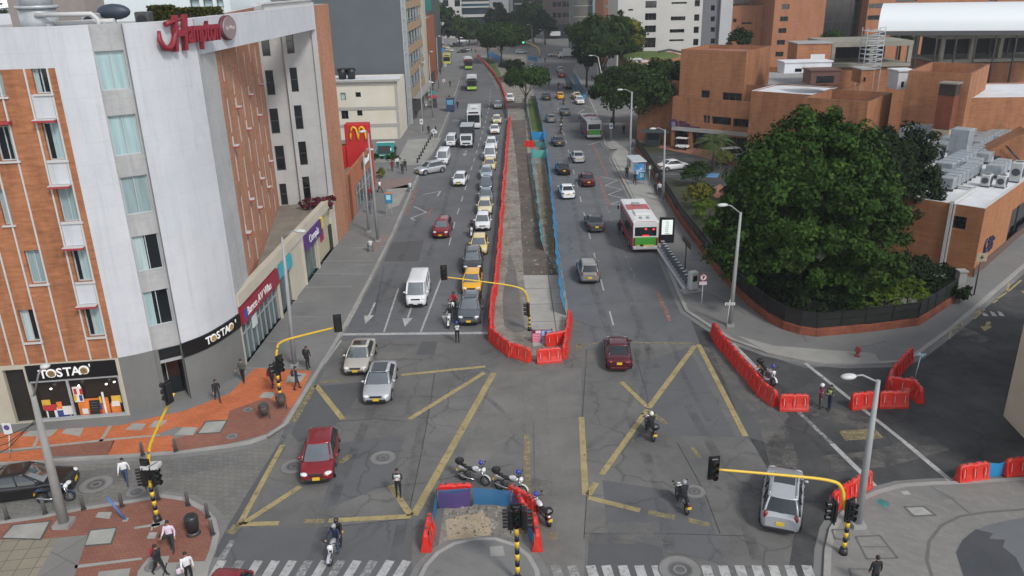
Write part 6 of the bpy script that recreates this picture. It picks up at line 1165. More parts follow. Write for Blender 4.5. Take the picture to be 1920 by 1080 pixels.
t,F,c=plate('horizontal white arrow street sign on the lamp post by the curved railing',(1362,617),(1369,570),(.75,.2),'box',SWH); b=MB(); b.box((0,0,0),(.6,.1,.02)); b.build('arrow_panel',BLACK,t,mw=F.mat(1,c.z,.02),world=True); b=MB(); b.box((-.03,0,0),(.4,.04,.02)); b.box((.2,.03,0),(.12,.04,.02),-.6); b.box((.2,-.03,0),(.12,.04,.02),.6); b.build('arrow',SWH,t,mw=F.mat(1,c.z,.04),world=True)
for k,(b_,c_,lab) in enumerate((((813,275),(813,246),'white round road sign on the left pavement near the white minivan'),((790,255),(790,228),'pale notice on a post beside the dark office building'),((831,165),(832,151),'white round sign far along the left pavement'),((836,135),(835,122),'white sign by the far yellow bus stop'),((1145,265),(1146,236),'tall white and blue bus stop flag sign beside the kerb nose'))):
    t,F,c=plate(lab,b_,c_,.38 if k not in (1,4) else (.55,.9),'disc' if k not in (1,4) else 'box',SWH); b=MB(); b.cyl((0,0,0),.2,.02,'Z',16); b.build('symbol',M('sign_grey_mark',(.25,.25,.27),.5,.1) if k!=4 else M('sign_blue_mark',(.1,.2,.4),.5,.1),t,mw=F.mat(1,c.z,.03),world=True)
for k,(b_,c_,lab) in enumerate((((731,405),(730,372),'blue bus stop totem with orange cap on the left pavement'),((1203,345),(1203,330),'blue bus stop totem beside the bus shelter'))):
    v=G(*b_,.13); z=onY(*c_,v.y).z; t=thing('stop_totem',lab,'sign',v); b=MB()
    for s in (-.28,.28): b.box((s,0,z/2-.3),(.07,.07,z-.2))
    b.build('post',GALV,t); b=MB(); b.box((0,0,z-.15),(.85,.14,1.1),bev=.04); b.build('panel',M('totem_blue',(.03,.20,.34),.4,.15),t); b=MB(); b.box((0,-.08,z-.0),(.5,.03,.55)); b.build('face',M('totem_face',(.35,.6,.66),.4,.1),t); b=MB(); b.box((0,0,z+.47),(.8,.16,.14)); b.build('cap',M('totem_orange' if k==0 else 'totem_pale',(.55,.2,.06) if k==0 else (.4,.5,.55),.5,.1),t)
v=G(1217,348,.13); t=thing('stop_disc','dark round bus stop sign with pale centre on the right pavement','sign',v); b=MB(); b.tube([(0,0,0),(0,0,2.3)],.045,8); b.build('post',GALV,t); b=MB(); b.cyl((0,0,2.35),.42,.07,'Y',20); b.build('disc',FRD,t); b=MB(); b.box((0,-.05,2.38),(.26,.03,.42)); b.build('face',M('face_beige',(.5,.47,.38),.5,.1),t)
# bus shelter
v=G(1192,333,.13); t=thing('bus_shelter','blue sided bus shelter with white roof on the right pavement','bus shelter',v,rad(4)); b=MB(); b.box((0,0,2.55),(1.9,4.2,.16),bev=.06); b.build('roof',M('shelter_roof',(.42,.46,.47),.4,.08),t); b=MB()
for x in (-.75,.75):
    for y in (-1.9,1.9): b.box((x,y,1.25),(.09,.09,2.5))
b.build('post',GALV,t); b=MB(); b.box((.75,0,1.3),(.06,3.7,2.0)); b.build('back_panel',net('shelter_glass',(.12,.2,.25),.6),t); b=MB(); b.box((-.05,-1.92,1.3),(1.35,.08,2.0)); b.build('advert_panel',M('advert_blue',(.08,.26,.5),.3,.4,scale=1.2),t); b=MB(); b.box((-.2,-1.97,1.2),(.5,.03,.6),.1); b.box((.2,-1.97,1.6),(.35,.03,.3)); b.build('advert_print',M('advert_pale',(.4,.45,.6),.4,.3),t); b=MB(); b.box((.4,0,.5),(.45,3.,.06)); b.build('bench',METL,t)
# digital totem, bike docks, solar post
v=G(1249,455,.13); zt=onY(1250,409,v.y).z; t=thing('advert_totem','black advertising totem with a lit white screen on the right pavement','advert panel',v); b=MB(); b.box((0,0,zt/2),(1.5,.3,zt),bev=.05); b.build('case',BLACK,t); b=MB(); b.box((0,-.16,zt*.62),(1.08,.02,zt*.56)); s_=b.build('screen',M('screen_white',(.62,.68,.66),.3,.05,emit=.35),t); b=MB()
for k in range(7): b.box((random.uniform(-.05,.05),-.18,zt*.82-k*.2),(random.uniform(.25,.5),.01,.06))
b.build('screen_print',M('print_grey_green',(.18,.25,.22),.5,.2),s_)
v0,v1=G(1238,466,.13),G(1292,545,.13); d=(v1-v0); Ld=d.length; d.normalize(); az=math.atan2(d.y,d.x); t=thing('bike_dock','long grey bicycle docking station by the right kerb','bike rack',v0,az); b=MB(); b.box((Ld/2,0,.06),(Ld,.95,.1)); b.build('base_plate',GALV,t); b=MB(); b.box((Ld/2,-.45,.16),(Ld,.14,.2)); b.build('rail',LGT,t)
for k in range(14): b=MB(); b.box((.5+k*(Ld-1.2)/13,.1,.45),(.16,.3,.75),bev=.04); b.box((.5+k*(Ld-1.2)/13,.1,.86),(.24,.36,.1)); b.build('dock',M('dock_slate',(.10,.115,.135),.5,.1),t)
b=MB()
for k in range(14): b.box((.5+k*(Ld-1.2)/13,.1,.925),(.2,.3,.03))
b.build('dock_cap',LGT,t)
v=G(1298,545,.13); t=thing('dock_kiosk','pale pay kiosk at the near end of the bicycle docks','kiosk',v,rad(20)); b=MB(); b.box((0,0,.95),(.75,.6,1.6),bev=.08); b.build('case',LGT,t); b=MB(); b.box((0,-.32,1.2),(.4,.04,.5)); b.build('screen',GLD,t); b=MB(); b.box((-.2,-.1,.06),(1.8,.9,.12)); b.build('base',GALV,t)
v=G(1284,508,.13); t=thing('solar_post','dark post with tilted solar panel beside the bicycle docks','post',v); b=MB(); b.tube([(0,0,0),(0,0,2.6)],.06,8); b.build('post',FRD,t); b=MB(); b.box((0,0,2.75),(1.3,.9,.06),rot=Matrix.Rotation(.9,3,'Y')@Matrix.Rotation(.3,3,'X')); b.build('panel',BLACK,t); b=MB(); b.box((0,0,.05),(.4,.4,.1)); b.build('base',GALV,t)
# works board on the median
v=G(993,645); v2=G(1036,645); t=thing('works_board','pink and photo printed works notice board at the tip of the median','sign',v); F=Fc((v.x+.15,v.y),(v2.x,v.y)); z0,z1=F.uv(1000,645)[1],F.uv(1000,619)[1]; b=MB(); fbox(b,F,0,F.L,z0,z1,-.06,0); b.build('panel',M('board_maroon',(.12,.02,.05),.5,.1),t,world=True)
b=MB(); fbox(b,F,.05,F.L*.45,z0+.05,z1-.27,0,.015); b.build('text_panel',M('board_pink',(.55,.12,.2),.5,.2,stretch=(.3,1,6),scale=3),t,world=True); b=MB(); fbox(b,F,.3,F.L*.45,z1-.24,z1-.05,0,.015)
for k in range(6): fbox(b,F,.1,F.L*.42,z0+.14+k*.13,z0+.17+k*.13,.016,.022)
b.build('print_lines',M('board_print',(.7,.5,.55),.5,.1),t,world=True); b=MB(); fbox(b,F,F.L*.48,F.L-.05,z0+.05,z1-.06,0,.015,0); fbox(b,F,F.L*.48,F.L-.05,(z0+z1)/2+.05,z1-.06,.015,.02,1); fbox(b,F,F.L*.62,F.L*.75,(z0+z1)/2-.1,z1-.1,.02,.025,2); fbox(b,F,F.L*.5,F.L*.9,(z0+z1)/2-.02,(z0+z1)/2+.08,.02,.024,2); b.build('photo_print',[M('photo_lilac',(.36,.33,.4),.5,.3),M('photo_sky',(.28,.40,.62),.5,.2),M('photo_dark',(.08,.09,.16),.5,.4)],t,world=True); b=MB()
for u in (.05,F.L-.05): fbox(b,F,u-.04,u+.04,0,z1+.05,-.12,-.06)
b.build('leg',FRD,t,world=True)
# leaning cone of white sheet in the side road and thin blue cross marker
v=G(1715,710); t=thing('marker_post','thin pale blue T shaped marker standing in the red barrier','marker',v); zt=onY(1716,665,v.y).z; b=MB(); b.tube([(0,0,0),(.15,0,zt)],.03,7); b.build('post',M('marker_pale_blue',(.45,.6,.68),.5,.05),t); b=MB(); b.box((.15,0,zt),(.6,.08,.08)); b.box((.15,0,zt),(.08,.5,.08)); b.build('crossbar',M('marker_pale_blue',(.45,.6,.68),.5,.05),t)
# railing of the clinic: brick foot and dark mesh
RAILN=net('railing_mesh',(.008,.009,.008),.93); rp=[(1192,281),(1215,313),(1240,355),(1275,415),(1310,462),(1345,510),(1385,553),(1412,578),(1440,600),(1470,617),(1500,626),(1530,630),(1620,622),(1720,609),(1750,590),(1787,565)]
t=thing('railing_wall','black mesh railing on a brick plinth curving round the clinic garden','fence',G(1440,600,.13)); W2=[Vector(G2(*p,.13)) for p in rp]; b=MB(); m=MB(); ps=MB(); cp=MB()
for i,(a,c) in enumerate(zip(W2,W2[1:])):
    d=(c-a).normalized(); n=Vector((-d.y,d.x)); e_=d*.03
    zt_=.75 if i<8 else (.75 if i<12 else .7)
    b.prism([a-n*.14-e_,c-n*.14+e_,c+n*.14+e_,a+n*.14-e_],.1,zt_); m.quad((*(a+n*.02),zt_),(*(c+n*.02),zt_),(*(c+n*.02),1.95),(*(a+n*.02),1.95)); k=int((c-a).length/2.4)+1
    for j in range(k): q=a+(c-a)*j/k; ps.box((q.x+n.x*.02,q.y+n.y*.02,1.35),(.07,.07,1.3))
    L_=(c-a).length; az=math.atan2(d.y,d.x); q=(a+c)/2; ps.box((q.x+n.x*.02,q.y+n.y*.02,1.96),(L_,.06,.06),az); ps.box((q.x+n.x*.02,q.y+n.y*.02,1.4),(L_,.05,.05),az)
b.build('plinth',brick('brick_plinth',(.25,.08,.05),(.21,.065,.04),(.18,.08,.055)),t,world=True); m.build('mesh_panel',RAILN,t,world=True); ps.build('rail',BLACK,t,world=True)
v=G(1795,556,.13); t=thing('gate_pier','pale gate pier where the railing meets the service wing','pier',v); b=MB(); b.box((0,0,1.1),(.6,.6,2.2)); b.build('pier',CONC_L,t); b=MB(); b.box((0,0,2.25),(.75,.75,.12)); b.build('cap',CONC_L,t)
v=G(1826,553,.13); t=thing('hospital_sign','small square sign on a dark post before the service wing','sign',v); zt=onY(1832,485,v.y).z; b=MB(); b.tube([(0,0,0),(.0,0,zt)],.06,8); b.build('post',FRD,t); b=MB(); b.box((0,-.06,zt),(.85,.06,.7)); b.build('plate',M('plate_beige',(.35,.29,.2),.6,.1),t); b=MB(); b.box((0,-.1,zt),(.34,.02,.1)); b.box((0,-.1,zt),(.1,.02,.34)); b.build('symbol',M('plate_mark',(.10,.09,.08),.6,.1),t)
# guard booth behind the railing
v=G(1224,273,.14); t=thing('guard_booth','dark guard booth with flat roof behind the railing','booth',v,rad(-10)); b=MB(); b.box((0,0,1.1),(2.2,2.,2.1)); b.build('wall',M('booth_dark',(.02,.03,.03),.4,.2),t); b=MB(); b.box((.3,-.2,2.35),(4.2,2.6,.15)); b.build('roof',M('booth_roof',(.05,.08,.08),.4,.1),t); b=MB(); b.box((0,-1.02,1.5),(1.8,.05,.8)); b.build('window',GLD,t)
# ------------------------------------------------------------------ netting fences of the works
def netfence(label,pts,h,mat,z=.1,lean=0.):
    P=[Vector(G2(*p,z)) for p in pts]; t=thing('netting_fence',label,'fence',(*P[0],z)); PS=[]; m=MB(); ps=MB(); rr=random.Random(len(pts))
    for a,c in zip(P,P[1:]):
        n=max(1,int((c-a).length/2.2))
        for j in range(n):
            q0=a+(c-a)*j/n; q1=a+(c-a)*(j+1)/n; h0,h1=h*rr.uniform(.93,1.03),h*rr.uniform(.93,1.03); mid=(q0+q1)/2; d=(q1-q0).normalized(); nn=Vector((-d.y,d.x))*rr.uniform(-.12,.12); mh=(h0+h1)/2*.95
            A,B_,Cc=(q0,h0),(mid+nn,mh),(q1,h1)
            for (p,hp),(q,hq) in ((A,B_),(B_,Cc)): m.add([(*p,z),(*q,z),(q.x+lean,q.y,z+hq),(p.x+lean,p.y,z+hp)],[(0,1,2,3)],0,True)
            PS.append(q0)
    PS.append(P[-1]); ps.tube([(0,0,0),(lean,0,h+.06)],.035,6)
    m.build('net',mat,t,world=True); o=ps.build('post',M('fence_post',(.10,.09,.08),.8,.2),t); o.location=(0,0,0)
    for q in PS[1:]: c=o.copy(); C.objects.link(c); c.location=(q.x-P[0].x,q.y-P[0].y,0)
    return t
NB=net('net_blue',(.02,.25,.52),.94); NT=net('net_teal',(.10,.36,.44),.92); NP=net('net_purple',(.07,.045,.16),.85); NG=net('net_green',(.08,.36,.31),.95); NB2=net('net_blue_thin',(.02,.14,.30),.78)
netfence('long blue netting fence down the right side of the works median',[(1062,592),(1057,545),(1050,490),(1045,440),(1040,390),(1033,330),(1028,290),(1020,245),(1012,205),(1003,180)],1.4,NB,.1,-.42)
netfence('pale teal netting fence inside the works median',[(1020,470),(1016,430),(1008,370),(1000,320),(998,288)],1.0,NT,.1,-.25)
netfence('pale teal netting fence beside the grass on the median',[(998,270),(993,235),(986,205),(983,185)],.9,NT)
netfence('green netting across the median at the pit end',[(998,296),(1028,296)],1.2,NG); netfence('green netting behind the small red barrier on the median',[(1000,275),(1026,278)],.9,NG); netfence('deep blue netting across the median by the grass end',[(996,262),(1024,263)],1.4,NB)
netfence('blue netting strip beside the far end of the red barrier row',[(952,222),(948,205),(947,196)],1.0,NB); netfence('blue netting on the far median behind the tree',[(914,106),(925,108),(940,116)],1.8,NB)
netfence('blue netting around the far right flower bed',[(1062,145),(1075,165),(1092,187),(1098,185),(1088,165),(1078,145)],1.1,NB); netfence('green edging net of the far right flower bed',[(1058,140),(1068,160),(1078,175)],.8,NG)
netfence('blue netting in front of the far crossing traffic',[(990,112),(1008,115)],1.4,NB); netfence('pale blue netting by the far yellow bus',[(815,100),(832,97)],1.6,NB)
netfence('blue netting wrapped behind the red barriers of the near island',[(821,950),(886,946),(962,952),(988,985),(1002,1035)],1.0,NB2,.01); netfence('purple tinted net over the red barrier of the near island',[(822,953),(884,949)],.95,NP,.01); netfence('purple net curling over the corner barrier of the near island',[(960,956),(978,970),(988,990)],.95,NP,.01); netfence('blue netting along the left side of the near island',[(821,950),(812,1000),(808,1030)],1.0,NB2,.01)
netfence('purple netting rolled against the right corner barriers',[(1552,960),(1560,948),(1575,938)],.95,NP,.01); netfence('blue netting between the two barriers at the right edge',[(1850,894),(1882,890)],.85,NB,.01)
# ------------------------------------------------------------------ red water filled barriers
BR=M('barrier_red',(.58,.018,.010),.38,.10,coat=.2)
_t=BR.node_tree; _oi=nd(_t,'ShaderNodeObjectInfo'); _mx=nd(_t,'ShaderNodeMix',data_type='RGBA'); _lk=_t.nodes['Principled BSDF'].inputs['Base Color'].links[0].from_socket; _n=nd(_t,'ShaderNodeTexNoise',i_Scale=4.,i_Detail=6.); _mu=nd(_t,'ShaderNodeMath',operation='MULTIPLY'); _mr=nd(_t,'ShaderNodeMapRange',i_1=.45,i_2=.75,i_3=.1,i_4=.9)
_t.links.new(_n.outputs[0],_mr.inputs[0]); _t.links.new(_oi.outputs['Random'],_mu.inputs[0]); _t.links.new(_mr.outputs[0],_mu.inputs[1]); _t.links.new(_mu.outputs[0],_mx.inputs[0]); _t.links.new(_lk,_mx.inputs[6]); _mx.inputs[7].default_value=(.42,.10,.075,1); _t.links.new(_mx.outputs[2],_t.nodes['Principled BSDF'].inputs['Base Color']); BRL=M('barrier_highlight_pink',(.75,.32,.28),.45,.1)  # pale pink for the rib strips: highlights put into the colour
def barrier_proto(label,group):
    t=thing('road_barrier',label,'barrier',(0,0,0),0,group); b=MB(); L=1.68; n=[]
    def ring(x,k): # half width profile by height, k shrinks the top
        w=(.22,.22,.19,.13,.10,.095,.06); h=(0,.12,.22,.45,.75,.88*k,.95*k); pr=[( -w[i],h[i]) for i in range(7)]+[(w[i],h[i]) for i in range(6,-1,-1)]; return [(x,y,z) for y,z in pr]
    xs=[(-L/2,.82),(-L/2+.05,.93),(-L/2+.2,1.),(-.12,1.),(-.05,.95),(.05,.95),(.12,1.),(L/2-.2,1.),(L/2-.05,.93),(L/2,.82)]
    b.loft([ring(x,k) for x,k in xs],0,True,True,False); 
    for s in (-1,1):
        for x in (-.6,0,.6):
            for dx in (-.09,.09): b.add([(x+dx-.02,s*.215,.2),(x+dx+.02,s*.215,.2),(x+dx+.02,s*.135,.78),(x+dx-.02,s*.135,.78),(x+dx-.02,s*.19,.2),(x+dx+.02,s*.19,.2),(x+dx+.02,s*.095,.78),(x+dx-.02,s*.095,.78)],[(0,1,2,3),(4,0,3,7),(1,5,6,2),(3,2,6,7),(0,4,5,1)])
    b.build('shell',BR,t); m=MB()
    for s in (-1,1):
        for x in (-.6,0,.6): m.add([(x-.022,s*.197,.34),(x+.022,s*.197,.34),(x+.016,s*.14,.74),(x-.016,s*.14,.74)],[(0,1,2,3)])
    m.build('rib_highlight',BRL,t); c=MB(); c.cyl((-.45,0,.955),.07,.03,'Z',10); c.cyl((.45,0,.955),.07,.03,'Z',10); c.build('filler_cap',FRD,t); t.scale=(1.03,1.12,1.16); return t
def barriers(pts,label,group,sp=1.74,jit=.05,z=.0):
    global BPROTO
    P=[Vector(G2(*p)) for p in pts]; seg=[(a,b,(b-a).length) for a,b in zip(P,P[1:])]; T=sum(s[2] for s in seg); n=max(1,round(T/sp)); 
    for k in range(n):
        s=(k+.5)*T/n
        for a,b,l in seg:
            if s<=l: break
            s-=l
        p=a+(b-a)*min(s/l,1); d=b-a; p=p+Vector((-d.y,d.x))/l*random.uniform(-.07,.07); az=math.atan2(d.y,d.x)+random.uniform(-jit,jit)
        if BPROTO is None: BPROTO=barrier_proto(label,group); BPROTO.location=(*p,z); BPROTO.rotation_euler=(0,0,az)
        else: dup(BPROTO,(p.x,p.y,z),az,label,group)
BPROTO=None; GB='red water filled road barriers'
barriers([(920,636),(921,600),(926,560),(932,510),(937,450),(941,400),(945,340),(950,280),(955,226)],'red plastic barrier in the long row along the left edge of the median',GB,1.72,.02)
barriers([(924,640),(957,667)],'red barrier just left of the gap, first round the median tip',GB); barriers([(958,668),(994,679)],'red barrier at the median tip left of the works board',GB); barriers([(1004,681),(1054,676)],'red barrier below the works board at the median tip',GB)
barriers([(1057,674),(1063,640),(1066,602)],'red barrier in the short row right of the works board',GB); barriers([(1030,650),(1056,645)],'red barrier standing behind the works board',GB)
barriers([(1336,630),(1365,667),(1400,710),(1428,741)],'red barrier in the row cutting off the right turn lane',GB,1.3,.02); barriers([(1428,742),(1451,760)],'broad red barrier at the near end of the right turn row',GB,1.74); barriers([(1460,768),(1514,769)],'lone level red barrier left of the two workers',GB)
barriers([(1594,767),(1642,761)],'red barrier right of the two workers behind the tall lamp',GB); barriers([(1649,763),(1698,764)],'level red barrier right of the tall lamp',GB); barriers([(1702,733),(1722,757)],'red barrier end on at the right of the side road cluster',GB); barriers([(1665,738),(1672,715)],'red barrier at the elbow of the side road cluster',GB); barriers([(1672,712),(1693,690),(1705,675)],'red barrier in the row leading back to the right pavement',GB); barriers([(1678,735),(1700,738)],'red barrier tucked inside the side road cluster',GB)
barriers([(1788,905),(1851,897)],'left red barrier by the right edge kerb',GB); barriers([(1880,895),(1940,888)],'red barrier cut by the right edge',GB)
barriers([(1592,935),(1632,914)],'red barrier at the corner kerb behind the tall lamp',GB); barriers([(1563,958),(1592,936)],'red barrier at the corner kerb with purple net',GB)
barriers([(822,942),(887,938)],'red barrier under purple net at the far side of the near island',GB,1.9); barriers([(798,1040),(806,990)],'lone red barrier on the left of the near island',GB); barriers([(1008,1043),(1003,985)],'lone red barrier on the right of the near island',GB); barriers([(962,945),(992,962)],'red barrier under net at the corner of the near island',GB); barriers([(988,985),(978,965)],'red barrier under the curled purple net',GB)
barriers([(949,206),(947,185),(939,163),(925,140),(910,122),(895,106)],'red barrier in the far curving row along the median',GB,1.8); barriers([(986,276),(1000,277)],'small lone red barrier across the median by the green net',GB)
# ================================================================== vehicles
def paint(name,c,metal=.25,rough=.32):
    return M('paint_'+name,c,rough,0,metal=metal,coat=.5)
PC=dict(silver=(.42,.43,.45),champagne=(.45,.42,.37),white=(.66,.67,.67),red=(.22,.012,.018),maroon=(.085,.008,.014),black=(.012,.012,.013),darkgrey=(.055,.058,.06),grey=(.19,.195,.20),greybeige=(.25,.24,.215),yellow=(.70,.36,.01),paleyellow=(.62,.49,.20),bluegrey=(.17,.21,.25),slate=(.10,.115,.13),ltblue=(.34,.41,.46),cream=(.60,.53,.33))
WSG=M('windscreen_glass',(.045,.06,.062),.04,.5,spec=1.,scale=1.5); WSG.node_tree.nodes['Principled BSDF'].inputs['IOR'].default_value=2.3
TYRE=M('tyre',(.014,.014,.014),.8,.1); RIM=M('wheel_rim',(.30,.31,.32),.4,0,metal=.6); CARG=M('car_glass',(.012,.018,.02),.05,0,spec=.9); LENS=M('headlight_lens',(.62,.64,.64),.12,0,coat=1); TAIL=M('taillight_red',(.20,.01,.01),.2,0,coat=.5); PLY=M('plate_yellow',(.65,.42,.03),.5,.04); PLW=M('plate_white',(.6,.6,.58),.5,.04); TRB=M('trim_black',(.015,.015,.016),.55,.05); CHR=M('chrome',(.5,.5,.5),.2,0,metal=.9)
SPEC={ # L W H  lower-body top line (x from rear to front)           windscreen base, roof front, roof rear, rear glass base, belt
'sedan':dict(L=4.55,W=1.78,H=1.45,top=[(-2.27,.80),(-2.1,.95),(-1.5,1.0),(-.4,.96),(.85,.94),(1.6,.85),(2.1,.74),(2.27,.60)],xw=1.15,xf=.35,xr=-.85,xb=-1.62,belt=.94,wr=.32),
'hatch':dict(L=4.0,W=1.72,H=1.49,top=[(-2.0,.85),(-1.9,.98),(-1.4,1.0),(-.4,.97),(.85,.95),(1.45,.88),(1.85,.76),(2.0,.62)],xw=1.12,xf=.3,xr=-1.3,xb=-1.85,belt=.96,wr=.31),
'suv':dict(L=4.45,W=1.84,H=1.68,top=[(-2.2,.95),(-2.12,1.08),(-1.5,1.10),(-.4,1.07),(.95,1.05),(1.6,1.0),(2.08,.88),(2.2,.72)],xw=1.1,xf=.38,xr=-1.6,xb=-2.05,belt=1.06,wr=.36),
'van':dict(L=4.9,W=1.78,H=1.98,top=[(-2.45,1.0),(-2.42,1.16),(-1.5,1.18),(-.4,1.15),(1.7,1.12),(2.1,1.0),(2.38,.86),(2.45,.68)],xw=2.0,xf=1.25,xr=-2.3,xb=-2.42,belt=1.14,wr=.33),
'mini':dict(L=4.0,W=1.62,H=1.85,top=[(-2.0,1.0),(-1.96,1.08),(-1.4,1.1),(-.4,1.08),(1.3,1.06),(1.7,.98),(1.95,.86),(2.0,.7)],xw=1.55,xf=.95,xr=-1.8,xb=-1.95,belt=1.07,wr=.31)}
CARS={}
def car(kind,color,label,loc,az,group,sunroof=False,rails=False,panel=False,plate=PLY,scale=1.0):
    key=(kind,color,sunroof,rails,panel,plate.name)
    if key in CARS: o=dup(CARS[key],loc,az,label,group); o.scale=(scale,)*3; return o
    S=SPEC[kind]; L,W,H=S['L'],S['W'],S['H']; P=paint(color,PC[color],.0 if color in('white','paleyellow','cream','yellow') else .3); nm={'sedan':'sedan_car','hatch':'hatchback_car','suv':'suv_car','van':'van','mini':'minivan'}[kind]
    t=thing(nm,label,'van' if kind in('van','mini') else 'car',loc,az,group)
    xs_=[p[0] for p in S['top']]; zs_=[p[1] for p in S['top']]; zt=lambda x:float(np.interp(x,xs_,zs_))
    hl=L/2; st=[-hl,-hl+.05,-hl+.2,-hl+.5,-1.35,-.9,-.4,.1,.6,1.0,1.35,hl-.55,hl-.25,hl-.07,hl]
    pl=lambda x:float(np.interp(hl-abs(x),[0,.05,.2,.5,1.0],[.70,.80,.91,.97,1.0]))*W/2
    rings=[]
    for x in st:
        w=pl(x); e=hl-abs(x); zb=float(np.interp(e,[0,.1,.4],[.36,.26,.2])); z=zt(x); h=z-zb; cr=.035
        rg=[(w*.82,zb),(w*.96,zb+.1*h),(w,zb+.42*h),(w*.985,zb+.72*h),(w*.955,zb+.9*h),(w*.88,z-.012),(w*.6,z+cr*.6),(w*.3,z+cr*.95),(0,z+cr)]
        rings.append([(x,y,q) for y,q in rg]+[(x,-y,q) for y,q in rg[-2::-1]])
    b=MB(); b.loft(rings,0,True,True,True,True); b.build('body',P,t)
    # greenhouse: windscreen, rear glass, side glass, roof, pillars
    bw=W/2*.90; tw=W/2*.70 if kind not in('van','mini') else W/2*.82
    zb=S['belt']-.02; zt_=H-.06
    def outline(lv):
        k=lv; bl=k*(1-.25*k)*1.25 if False else k; w=bw+(tw-bw)*(k**1.25); xw=S['xw']+(S['xf']-S['xw'])*k; xb=S['xb']+(S['xr']-S['xb'])*k; z=zb+(zt_-zb)*k; cw=.10*(1-k*.4)
        F=[(xw+cw*(1-(y/.86)**2)-.04,y*w) for y in (-.86,-.43,0,.43,.86)]; R=[(xb-cw*.8*(1-(y/.86)**2)+.03,y*w) for y in (.86,.43,0,-.43,-.86)]
        sd=lambda s:[(xw-.10+(xb+.10-xw+.10)*q,s*w*(1.0)) for q in (0,.33,.66,1)]
        pts=F+sd(1)+R+[p for p in sd(-1)[::-1]]
        return [(x,y,z) for x,y in pts]
    lv=[0,.35,.7,1.]; O=[outline(k) for k in lv]; n=len(O[0])
    idx=dict(windscreen=range(0,4),side_right=range(4,9),rear=range(9,13),side_left=range(13,18))
    for nm_,rg,mt in (('windscreen',range(0,5),WSG),('rear_window',range(9,14),CARG),('side_window',range(5,9),CARG),('side_window',range(14,18),CARG)):
        b=MB()
        for i in range(len(lv)-1):
            for k in rg: k2=(k+1)%n; b.add([O[i][k],O[i][k2],O[i+1][k2],O[i+1][k]],[(0,1,2,3)],0,True)
        isd=nm_=='side_window'; 
        b.build('side_panel' if (panel and isd) else nm_,P if (panel and isd) else mt,t)
    top=outline(1.0); cx=(S['xf']+S['xr'])/2
    def sc(f,z): return [(cx+(x-cx)*f,y*f,z) for x,y,_ in top]
    b=MB(); b.loft([sc(1.015,H-.085),sc(1.02,H-.05),sc(.965,H-.015),sc(.75,H+.012),sc(.35,H+.022)],0,False,True,True,True)
    for i0,i1 in ((4,4),(17,17),(9,9),(13,13)):
        b.tube([O[0][i0],O[1][i0],O[2][i0],O[3][i0]],[.055,.05,.045,.045],6,0)
    for s in (1,-1):
        for q in ((.42,) if kind in('sedan','hatch') else (.36,.68)):
            xA=S['xw']-.1+(S['xb']+.1-S['xw']+.1)*q; xB=S['xf']-.1+(S['xr']+.1-S['xf']+.1)*q
            b.tube([(xA,s*bw*1.005,zb),((xA+xB)/2,s*(bw*.55+tw*.45)*1.03,(zb+zt_)/2),(xB,s*tw*1.01,zt_)],.03,5,1)
    b.build('roof',[P,TRB],t)
    if sunroof: b=MB(); b.box((S['xf']-.55,0,H+.022),(.75 if sunroof!='big' else 1.25,tw*1.45,.03),bev=.01); b.build('sunroof',CARG,t)
    if rails:
        b=MB()
        for s in (1,-1): b.tube([(S['xf']-.2,s*tw*.88,H-.02),(S['xf']-.3,s*tw*.88,H+.06),(S['xr']+.2,s*tw*.88,H+.06),(S['xr']+.1,s*tw*.88,H-.02)],.025,6)
        b.build('roof_rail',CHR,t)
    xa=hl-.85; r=S['wr']
    for x in (xa,-hl+.82):
        for s in (1,-1):
            b=MB(); b.tube([(x,s*(W/2-.22),r),(x,s*(W/2-.21),r),(x,s*(W/2-.005),r)],[r*.98,r,r],20,0); wh=b.build('wheel',TYRE,t); b=MB(); b.tube([(x,s*(W/2-.03),r),(x,s*(W/2+.005),r)],[r*.64,r*.60],14,0)
            for k in range(5): b.box((x+math.cos(k*1.257)*r*.3,s*(W/2+.006),r+math.sin(k*1.257)*r*.3),(r*.5,.02,.05),rot=Matrix.Rotation(-k*1.257*1,3,'Y'))
            b.build('rim',RIM,wh)
            b=MB(); A=[(x+math.cos(math.pi*k/10)*(r+.07),s*(W/2-.012),r+math.sin(math.pi*k/10)*(r+.07)) for k in range(11)]; b.tube(A,.045,5); b.build('wheel_arch',TRB,t)
    zh=zt(hl-.22)-.10; wf=pl(hl-.14)
    for s in (1,-1):
        b=MB(); b.ell((hl-.17,s*wf*.78,zh),(.17,.21,.085),10,6,0,-1,Matrix.Rotation(s*.5,3,'Z')); b.build('headlight',LENS,t)
        zr=zt(-hl+.15)-.13; b=MB(); b.ell((-hl+.12,s*wf*.82,zr),(.12,.17,.10) if kind in('sedan','hatch') else (.11,.11,.22),10,6,0,-1,Matrix.Rotation(-s*.5,3,'Z')); b.build('taillight',TAIL,t)
        b=MB(); b.ell((S['xw']-.28,s*(W/2+.06),S['belt']+.07),(.08,.11,.075),8,5,0,-1); b.build('mirror',P if color not in('yellow',) else TRB,t)
        b=MB(); b.box((-.15,s*(W/2+.0),S['belt']-.17),(.16,.02,.025)); b.box((.75,s*(W/2+.0),S['belt']-.17),(.16,.02,.025)); b.build('door_handle',P,t)
    b=MB(); b.box((hl-.045,0,zh-.02),(.10,W*.42,.12),bev=.02); b.box((hl-.02,0,.40),(.12,W*.66,.16),bev=.03); b.build('grille',TRB,t)
    b=MB(); b.box((-hl+.03,0,.36),(.14,W*.7,.16),bev=.03); b.build('rear_bumper_trim',TRB if kind in('suv','van') else P,t)
    b=MB(); b.box((hl+.045,0,.50),(.02,.36,.17)); b.build('number_plate',plate,t); b=MB(); b.box((-hl-.015,0,.66 if kind!='sedan' else .72),(.03,.36,.17)); b.build('number_plate',plate,t)
    CARS[key]=t; t.scale=(scale,)*3
